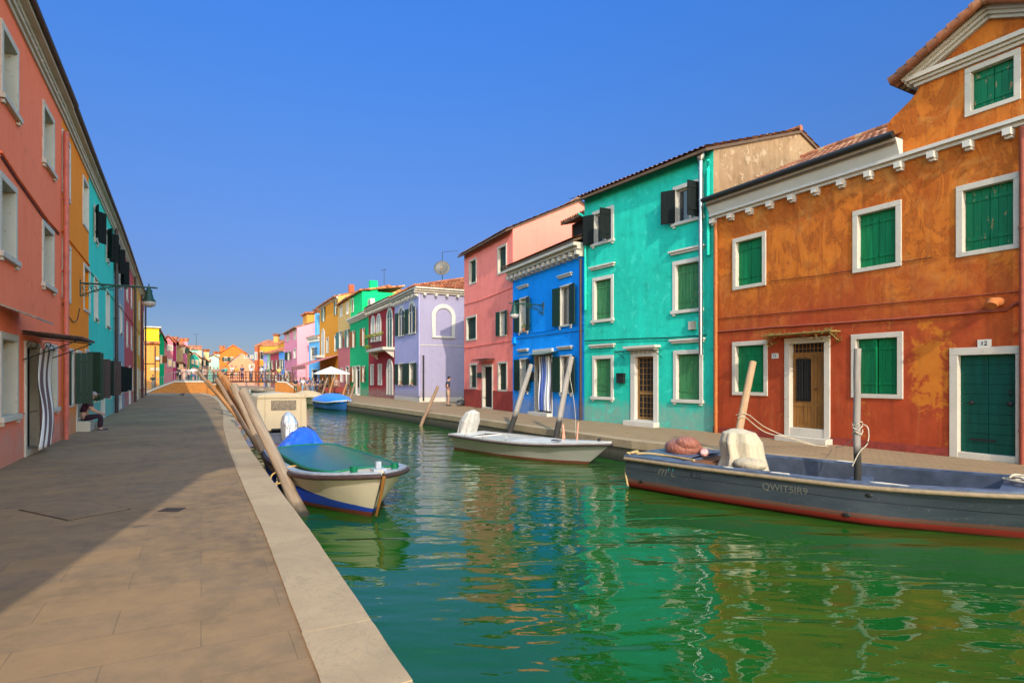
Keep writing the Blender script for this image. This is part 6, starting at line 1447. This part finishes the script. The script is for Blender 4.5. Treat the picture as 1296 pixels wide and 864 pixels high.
    for i in range(n):
        for j in range(k): fs.append((i*k+j, (i+1)*k+j, (i+1)*k+(j+1) % k, i*k+(j+1) % k))
    h.add(vs, fs, 0, True); hair = h.build('hair', M_iron); hm_ = hair.data; bpy.data.objects.remove(hair)
    s = MB()
    for q in 'lr': a, b = d[q+'an'], d[q+'to']; s.tube([a+P(0, -.05, -.045), a.lerp(b, .4)+P(0, 0, -.02), b+P(0, .03, 0)], [.052, .055, .04], 8)
    sh = s.build('shoes', M_iron); sm_ = sh.data; bpy.data.objects.remove(sh)
    MESHES[key] = (body, shirt, tr, hm_, sm_); return MESHES[key]
M_skin = simple('skin', (.48, .26, .17), .55, .2, 8); M_face = simple('face_features', (.08, .03, .025), .5)
def person(label, pos, face, kind='stand', top=(.4, .4, .4), bot=(.05, .05, .08), hair=(.03, .02, .015), shorts=False, scale=1.0, shoe=(.04, .04, .04), group=None):
    o = thing('person', label, 'person', pos, face, group); b, s, t, h, f = person_meshes(kind, shorts)
    for nm, me, c in (('body', b, None), ('shirt', s, top), ('trousers', t, bot), ('hair', h, hair), ('shoes', f, shoe)):
        ob = bpy.data.objects.new(nm, me); COL.objects.link(ob); ob.parent = o
        if c is None:
            if not me.materials: me.materials.append(M_skin); me.materials.append(M_face)
        else:
            if not me.materials: me.materials.append(M_iron)
            ob.material_slots[0].link = 'OBJECT'; ob.material_slots[0].material = simple('cloth_%d_%d_%d' % tuple(int(x*100) for x in c), c, .9, .3, 12)
    o.scale = (scale,)*3; return o
# man beside the lilac house, with the backpack on the ground
mx, my = ground(567, 513.5)
person('man in a dark T-shirt and beige shorts standing by the lilac side wall', (mx, my, 0), R(-75), 'hips', (.035, .045, .07), (.38, .27, .16), (.02, .015, .01), True, 1.0)
bx_, by_ = ground(584, 513.5)
bp = thing('backpack', 'black backpack lying on the paving beside the pink house corner', 'backpack', (bx_, by_, 0), .4)
m = MB(); m.blob((0, 0, .17), (.30, .20, .19), 10, j=.03, seed=3, sq=.6); m.build('bag', simple('black_nylon', (.02, .02, .022), .6), bp); m = MB(); m.blob((-.18, -.12, .11), (.16, .1, .1), 8, j=.05, seed=5, sq=.6); m.build('front_pocket', simple('grey_nylon', (.08, .08, .085), .6), bp)
m = MB(); m.tube([(.1, -.1, .3), (.2, -.15, .45), (.12, 0, .52), (.02, .05, .36)], .02, 6); m.build('strap', M_iron, bp)
# seated person on the doorstep of the orange yellow house
s0 = (dr_[0]+dr_[1])/2; pp = ORY.root.matrix_basis @ Vector((s0, -.12, 0))
sp = person('seated person in dark maroon clothes and a pale cap on the orange house doorstep', (pp.x, pp.y, -.06), ORY.rz+math.pi, 'sit', (.06, .015, .035), (.03, .012, .025), (.3, .2, .16), False, 1.0, (.03, .03, .05))
m = MB(); c = pose('sit')['hd']+P(0, 0, .06); m.blob(tuple(c), (.108, .125, .085), 8); m.prism([(-.08, c.y+.08, c.z-.01), (.08, c.y+.08, c.z-.01), (.06, c.y+.2, c.z-.02), (-.06, c.y+.2, c.z-.02)], (0, 0, .012)); m.build('cap', simple('pale_grey_cap', (.35, .27, .26), .8), sp)
# people on and round the bridge
zb = lambda x: zd+.12*math.sin(math.pi*(x-262)/98)
crowd = [  # x, distance, level, facing, pose, top, trousers, shorts, label
 (193.5, 65.6, .25, 200, 'walk', (.05, .07, .03), (.30, .26, .17), 0, 'person in an olive top with a rucksack at the foot of the ramp'),
 (228, 66.6, 1.2, 100, 'lean', (.02, .02, .03), (.03, .03, .04), 0, 'person in black leaning on the ramp railing'),
 (233, 67.2, 1.2, 180, 'walk', (.70, .32, .24), (.68, .40, .30), 0, 'person in a coral patterned dress on the ramp'),
 (239, 68, 1.2, 170, 'stand', (.45, .45, .45), (.03, .04, .10), 0, 'person in a grey top and navy trousers on the ramp'),
 (244.5, 66.8, 1.2, 190, 'walk', (.78, .78, .78), (.05, .10, .22), 1, 'person in a white shirt and denim shorts on the ramp'),
 (249.5, 67.6, 1.2, 150, 'stand', (.65, .65, .68), (.2, .2, .22), 0, 'person in a pale grey shirt next to the white shirt'),
 (254.5, 66.2, 1.2, 100, 'lean', (.02, .02, .025), (.02, .02, .03), 0, 'person in black at the left end of the bridge railing'),
 (260.5, 66.5, 1.2, 200, 'stand', (.32, .18, .12), (.04, .03, .03), 0, 'person in a brown top at the left end of the bridge'),
 (276, 66.4, 0, 190, 'lean', (.03, .06, .16), (.03, .03, .05), 0, 'person in a navy shirt leaning on the bridge rail'),
 (281.5, 66.0, 0, 170, 'stand', (.03, .12, .16), (.02, .02, .03), 0, 'person in a dark teal jacket on the bridge'),
 (285.5, 66.6, 0, 190, 'stand', (.02, .38, .28), (.05, .05, .06), 0, 'person in a bright turquoise top on the bridge'),
 (293.5, 66.2, 0, 180, 'phone', (.70, .68, .62), (.08, .06, .05), 0, 'person in a white top raising a phone on the bridge'),
 (298.8, 66.5, 0, 180, 'stand', (.60, .32, .04), (.45, .38, .30), 1, 'person in an amber shirt on the middle of the bridge'),
 (306.5, 66.2, 0, 170, 'stand', (.03, .04, .10), (.05, .03, .08), 0, 'person in dark blue with a bag on the middle of the bridge'),
 (331, 66.3, 0, 150, 'walk', (.60, .62, .66), (.08, .12, .22), 0, 'person in a pale shirt on the right half of the bridge'),
 (345.5, 66.0, 0, 180, 'stand', (.09, .015, .02), (.45, .26, .18), 1, 'person in a dark red vest and shorts on the bridge'),
 (353, 66.4, 0, 180, 'stand', (.70, .52, .12), (.10, .15, .28), 1, 'person in a yellow shirt near the right end of the bridge'),
 (362, 66.4, 1.05, 120, 'walk', (.55, .50, .45), (.40, .36, .32), 0, 'person in beige stepping off the right end of the bridge'),
 (374, 60.5, 0, 200, 'walk', (.012, .02, .05), (.10, .09, .04), 0, 'person in a navy top and olive trousers below the abutment'),
 (380.5, 74, 0, 180, 'stand', (.30, .42, .50), (.2, .2, .22), 0, 'person in a light blue shirt beyond the abutment'),
 (383.5, 62.5, 0, 160, 'walk', (.70, .68, .65), (.20, .32, .45), 0, 'person in a white top and pale jeans on the right quay'),
 (385.5, 75, 0, 180, 'stand', (.05, .06, .07), (.06, .06, .07), 0, 'person in dark grey beyond the abutment'),
 (397, 62, 0, 170, 'stand', (.30, .24, .26), (.14, .24, .38), 0, 'person in jeans at the edge of the restaurant tables'),
 (402, 64, 0, 200, 'stand', (.015, .03, .09), (.03, .04, .09), 0, 'waiter in navy standing under the restaurant awning'),
 (405.5, 60, 0, 90, 'walk', (.60, .58, .56), (.03, .03, .03), 0, 'diner in a white patterned top near the parasol'),
 (408.5, 63, 0, 150, 'stand', (.012, .012, .015), (.02, .02, .02), 0, 'person in black under the white parasol'),
 (426, 58, 0, 200, 'stand', (.35, .24, .2), (.05, .04, .04), 0, 'person in a tan top near the restaurant tables by the narrow house'),
 (312, 121, 0, 150, 'walk', (.5, .3, .25), (.1, .1, .14), 0, 'distant person in a pinkish top seen under the bridge'),
 (337, 105, 0, 180, 'stand', (.05, .05, .07), (.05, .05, .06), 0, 'distant dark figure on the far quay seen under the bridge'),
 (342, 100.5, 0, 180, 'walk', (.08, .1, .2), (.4, .3, .2), 1, 'distant figure in shorts on the far quay seen under the bridge'),
]
for (x, Y, lv, fa, ps, tp_, bt, so, lab) in crowd:
    z = lv
    if 262 < x < 360 and 65 < Y < 68 and lv == 0: z = zb(x)
    a = at(x, Y); person(lab, (a[0], Y, z), R(fa), ps, tp_, bt, random.choice(((.03, .02, .015), (.10, .06, .03), (.2, .14, .08))), bool(so), random.uniform(.94, 1.03), group='people by the bridge')
for (x, Y, lv, fa, ps, tp_, bt, so, lab) in (
 (236, 70.5, 1.2, 160, 'walk', (.10, .20, .40), (.3, .27, .2), 0, 'person in a mid blue top behind the coral dress on the ramp'),
 (247, 69.5, 1.2, 180, 'stand', (.5, .12, .1), (.05, .05, .07), 0, 'person in a red top behind the white shirts on the ramp'),
 (258, 68.6, 1.2, 150, 'stand', (.55, .5, .4), (.1, .1, .12), 0, 'person in a sand coloured top behind the bridge railing on the left'),
 (271, 66.9, 0, 200, 'lean', (.25, .1, .08), (.05, .06, .12), 0, 'person in a rust top leaning on the left of the bridge'),
 (318, 66.4, 0, 170, 'walk', (.55, .56, .58), (.05, .07, .14), 0, 'person in light grey walking on the right half of the bridge'),
 (338, 66.9, 0, 180, 'stand', (.05, .14, .10), (.2, .18, .15), 0, 'person in dark green between the pale shirt and the red vest'),
 (392, 70, 0, 170, 'walk', (.55, .30, .25), (.1, .1, .14), 0, 'person in a salmon top by the light blue house'),
 (388.5, 66, 0, 200, 'stand', (.06, .10, .22), (.25, .22, .18), 0, 'person in a blue top between the abutment and the restaurant'),
 (413, 60.5, 0, 200, 'stand', (.45, .44, .42), (.04, .04, .05), 0, 'person in pale grey under the middle of the parasol'),
 (421, 62.5, 0, 160, 'stand', (.10, .02, .02), (.03, .03, .04), 0, 'person in dark red under the right side of the parasol'),
):
    z = zb(x) if 262 < x < 360 and lv == 0 else lv
    a = at(x, Y); person(lab, (a[0], Y, z), R(fa), ps, tp_, bt, random.choice(((.03, .02, .015), (.10, .06, .03), (.2, .14, .08))), bool(so), random.uniform(.94, 1.03), group='people by the bridge')
# small things on the paving and the sills
ax_, ay_ = -5.35, 7.15; t_ = thing('access_cover', 'large stone access cover with dark joints in the left quay paving', 'access cover', (ax_, ay_, 0), R(-28))
m = MB(); m.box(-.58, .58, -.34, .34, -.01, .003); m.build('joint', simple('dark_joint_dirt', (.045, .035, .025), .95), t_); m = MB(); m.box(-.56, .56, -.32, .32, -.01, .009); m.build('slab', M_pave, t_)
gx_, gy_ = ground(217, 645); m = MB()
for k in range(5): m.box(-.11+.05*k, -.085+.05*k, -.09, .09, 0, .008)
m.box(-.12, .13, -.10, .10, -.004, .004); o = m.build('drain_grate', simple('rusty_grate', (.04, .03, .022), .8)); o.location = (gx_, gy_, 0); tag(o, 'small dark iron drain grate in the sunlit left paving', 'drain grate')
for (Hn, x_, z_, c_, lab) in (('lilac_house', 507.3, 487.3, (.5, .12, .03), 'potted red flowers on the left ground floor sill of the lilac house'), ('lilac_house', 521.5, 487.3, (.35, .30, .04), 'potted greenery on the right ground floor sill of the lilac house'), ('blue_house', 664, 420, (.55, .42, .03), 'yellow flowers on the upper left sill of the blue house')):
    A_, B_ = (WLf, WL) if Hn == 'lilac_house' else (WB, WT); A_, B_ = Vector(A_), Vector(B_); d_ = (B_-A_).normalized(); u = (x_-HX)/F; Y = (A_.x*d_.y-A_.y*d_.x)/(u*d_.y-d_.x); n_ = Vector((d_.y, -d_.x)); p = Vector((u*Y, Y))+n_*.02; zz_ = CAMH-(z_-HY)*Y/F
    fp = thing('flower_pot', lab, 'flower pot', (p.x, p.y, zz_), 0, 'pots on window sills'); m = MB(); m.lathe((0, 0, 0), [(0, 0), (.08, 0), (.11, .16), (.09, .16), (0, .14)], 12); m.build('pot', simple('terracotta', (.35, .12, .05), .8), fp)
    m = MB(); rng = random.Random(len(lab))
    for k in range(70): c = Vector((rng.gauss(0, .08), rng.gauss(0, .08), .2+abs(rng.gauss(0, .09)))); m.obox(c, (rng.uniform(.02, .05), rng.uniform(-.02, .02), 0), (0, .03, rng.uniform(-.02, .02)), (.004, 0, .01), 1 if rng.random() < .3 else 0)
    m.build('plant', [simple('pot_leaves', (.05, .14, .02), .8), simple('petals_%d' % int(c_[0]*100), c_, .8)], fp)
# pigeon on the quay
px_, py_ = ground(231, 500.5)
m = MB(); m.blob((0, 0, .12), (.16, .08, .08), 8, sq=.8); m.blob((.14, 0, .21), (.05, .045, .05), 6); m.tube([(.08, 0, .14), (.13, 0, .21)], [.055, .04], 8); m.tube([(.18, 0, .21), (.215, 0, .20)], [.012, .004], 5); m.tube([(-.13, 0, .11), (-.27, 0, .08)], [.045, .03], 6)
for s in (-1, 1): m.tube([(.02, .03*s, .07), (.03, .03*s, .0), (.06, .03*s, .0)], .007, 5)
o = m.build('pigeon', simple('pigeon_feathers', (.07, .07, .08), .6, .5, 20)); o.location = (px_, py_, 0.0); o.rotation_euler = (0, 0, .3); tag(o, 'grey pigeon standing on the left quay before the ramp', 'pigeon')

# restaurant: parasol and tables
a = at(419, 60); pr = thing('parasol', 'large white square parasol over the restaurant tables', 'parasol', (a[0], 60, 0), .4)
m = MB(); m.tube([(0, 0, 0), (0, 0, 2.75)], .03, 8); m.build('pole', M_doorwood, pr); m = MB(); w = 1.65
m.add([(-w, -w, 2.15), (w, -w, 2.15), (w, w, 2.15), (-w, w, 2.15), (0, 0, 2.85), (-w, -w, 2.05), (w, -w, 2.05), (w, w, 2.05), (-w, w, 2.05)], [(0, 1, 4), (1, 2, 4), (2, 3, 4), (3, 0, 4), (5, 6, 1, 0), (6, 7, 2, 1), (7, 8, 3, 2), (8, 5, 0, 3)]); m.build('canopy', simple('white_parasol_cloth', (.72, .70, .66), .8, .1), pr); m = MB(); m.lathe((0, 0, 0), [(0, .08), (.3, .06), (.32, 0)], 14); m.build('base', M_iron, pr)
M_tc = simple('dark_red_tablecloth', (.22, .03, .025), .85)
for i, (x, Y, lab) in enumerate(((411, 62, 'cloth-covered restaurant table left of the parasol pole'), (417, 58.5, 'cloth-covered restaurant table nearest the canal under the parasol'), (424, 61, 'cloth-covered restaurant table right of the parasol pole'), (430, 57, 'cloth-covered restaurant table in front of the narrow house'))):
    a = at(x, Y); t_ = thing('restaurant_table', lab, 'table', (a[0], Y, 0), .5, 'restaurant tables'); m = MB()
    m.add([(-.5, -.5, .76), (.5, -.5, .76), (.5, .5, .76), (-.5, .5, .76), (-.54, -.54, .3), (.54, -.54, .3), (.54, .54, .3), (-.54, .54, .3)], [(0, 1, 2, 3), (4, 5, 1, 0), (5, 6, 2, 1), (6, 7, 3, 2), (7, 4, 0, 3)]); m.build('tablecloth', M_tc, t_); m = MB()
    for sx_ in (-.42, .42):
        for sy_ in (-.42, .42): m.tube([(sx_, sy_, 0), (sx_, sy_, .75)], .025, 5)
    m.build('table_frame', M_doorwood, t_)
    for j, (cx, cy, rz_) in enumerate(((-.85, 0, 0), (.85, 0, math.pi))):
        q = t_.matrix_basis @ Vector((cx, cy, 0)); c = thing('restaurant_chair', ('wooden chair on the left of the ' if j == 0 else 'wooden chair on the right of the ')+lab.replace('cloth-covered ', ''), 'chair', (q.x, q.y, 0), .5+rz_, 'restaurant chairs')
        m = MB(); m.box(-.2, .2, -.2, .2, .43, .47); m.build('seat', M_doorwood, c); m = MB(); m.box(-.2, -.17, -.2, .2, .47, .9); m.build('backrest', M_doorwood, c)
        for lx in (-.18, .18):
            for ly in (-.18, .18): m = MB(); m.tube([(lx, ly, 0), (lx, ly, .43)], .018, 5); m.build('leg', M_doorwood, c)
m = MB(); rng = random.Random(2)
a = at(368, 70)
pl = thing('oleander_bush', 'bushy greyish plant against the pink corner house by the bridge', 'plant', (at(369, 76)[0], 76, 0)); 
for k in range(500):
    c = Vector((rng.gauss(0, .55), rng.gauss(0, .5), 1.9+rng.gauss(0, .75))); c.z = max(.5, c.z); m.obox(c, (rng.uniform(-.1, .1), .02, rng.uniform(-.1, .1)), (rng.uniform(-.05, .05), rng.uniform(.02, .06), 0), (0, 0, .006))
m.build('foliage', simple('dusty_leaves', (.16, .15, .09), .8, .5, 3), pl); m = MB()
for k in range(5): m.tube([(0, 0, 0), (rng.uniform(-.3, .3), rng.uniform(-.3, .3), 1.3), (rng.uniform(-.6, .6), rng.uniform(-.4, .4), 2.4)], [.05, .03, .01], 6)
m.build('stem', M_doorwood, pl)

# ------------------------------------------------------------------ camera, sun, sky
cam = bpy.data.cameras.new('camera'); co = bpy.data.objects.new('camera', cam); COL.objects.link(co); SC.camera = co
co.location = (0, 0, CAMH); co.rotation_euler = (R(90), 0, 0); cam.sensor_width = 36; cam.lens = 36*F/1296; cam.shift_y = (HY-432)/1296; cam.clip_end = 4000; cam.clip_start = .05
az = R(105.9); el = R(EL_SUN)                 # direction the light travels along the ground
sd = Vector((-math.cos(az), -math.sin(az), 0))*math.cos(el)+Vector((0, 0, math.sin(el)))   # towards the sun
su = bpy.data.lights.new('sun', 'SUN'); so = bpy.data.objects.new('sun', su); COL.objects.link(so); su.energy = SUN_E; su.angle = R(.5); su.color = (1.0, .90, .74)
so.rotation_euler = sd.to_track_quat('Z', 'Y').to_euler(); so.location = sd*60
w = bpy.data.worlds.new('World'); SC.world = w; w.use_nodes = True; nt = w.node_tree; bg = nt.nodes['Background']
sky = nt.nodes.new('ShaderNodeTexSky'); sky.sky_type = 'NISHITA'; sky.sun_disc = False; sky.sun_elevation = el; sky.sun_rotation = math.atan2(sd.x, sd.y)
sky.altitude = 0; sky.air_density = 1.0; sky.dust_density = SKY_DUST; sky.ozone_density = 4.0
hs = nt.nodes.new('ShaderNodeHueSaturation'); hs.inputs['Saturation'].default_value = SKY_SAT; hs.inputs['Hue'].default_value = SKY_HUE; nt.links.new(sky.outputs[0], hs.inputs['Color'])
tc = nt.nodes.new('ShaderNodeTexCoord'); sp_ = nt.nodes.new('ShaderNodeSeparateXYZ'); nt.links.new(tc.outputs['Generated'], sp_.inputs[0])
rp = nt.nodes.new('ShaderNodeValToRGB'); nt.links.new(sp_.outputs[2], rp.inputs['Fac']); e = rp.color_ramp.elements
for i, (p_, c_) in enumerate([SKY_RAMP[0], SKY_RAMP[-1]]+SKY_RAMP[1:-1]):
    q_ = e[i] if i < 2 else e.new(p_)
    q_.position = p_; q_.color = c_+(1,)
# the half of the sky towards the sun is brightened and warmed as added fill light, the half away from it is deep blue
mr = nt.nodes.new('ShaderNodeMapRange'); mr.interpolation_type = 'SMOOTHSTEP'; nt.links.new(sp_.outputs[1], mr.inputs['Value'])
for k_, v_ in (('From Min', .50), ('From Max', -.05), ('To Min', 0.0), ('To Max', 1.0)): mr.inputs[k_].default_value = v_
mv = nt.nodes.new('ShaderNodeMix'); mv.data_type = 'RGBA'; nt.links.new(mr.outputs[0], mv.inputs[0]); nt.links.new(rp.outputs[0], mv.inputs[6]); mv.inputs[7].default_value = SKY_FILL+(1,)
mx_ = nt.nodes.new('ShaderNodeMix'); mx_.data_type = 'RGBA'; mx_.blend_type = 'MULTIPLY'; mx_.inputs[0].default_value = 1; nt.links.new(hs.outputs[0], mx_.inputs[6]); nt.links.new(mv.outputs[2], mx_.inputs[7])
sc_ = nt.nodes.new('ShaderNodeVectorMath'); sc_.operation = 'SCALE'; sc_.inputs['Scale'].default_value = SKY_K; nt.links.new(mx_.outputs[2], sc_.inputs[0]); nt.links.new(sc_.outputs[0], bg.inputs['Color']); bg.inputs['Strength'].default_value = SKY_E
SC.view_settings.view_transform = 'Standard'; SC.view_settings.look = 'None'; SC.view_settings.exposure = EXPO; SC.view_settings.gamma = 1; SC.view_settings.use_curve_mapping = False
SC.render.engine = 'CYCLES'; SC.cycles.max_bounces = 6; SC.cycles.caustics_reflective = False; SC.cycles.caustics_refractive = False; SC.cycles.sample_clamp_indirect = 4
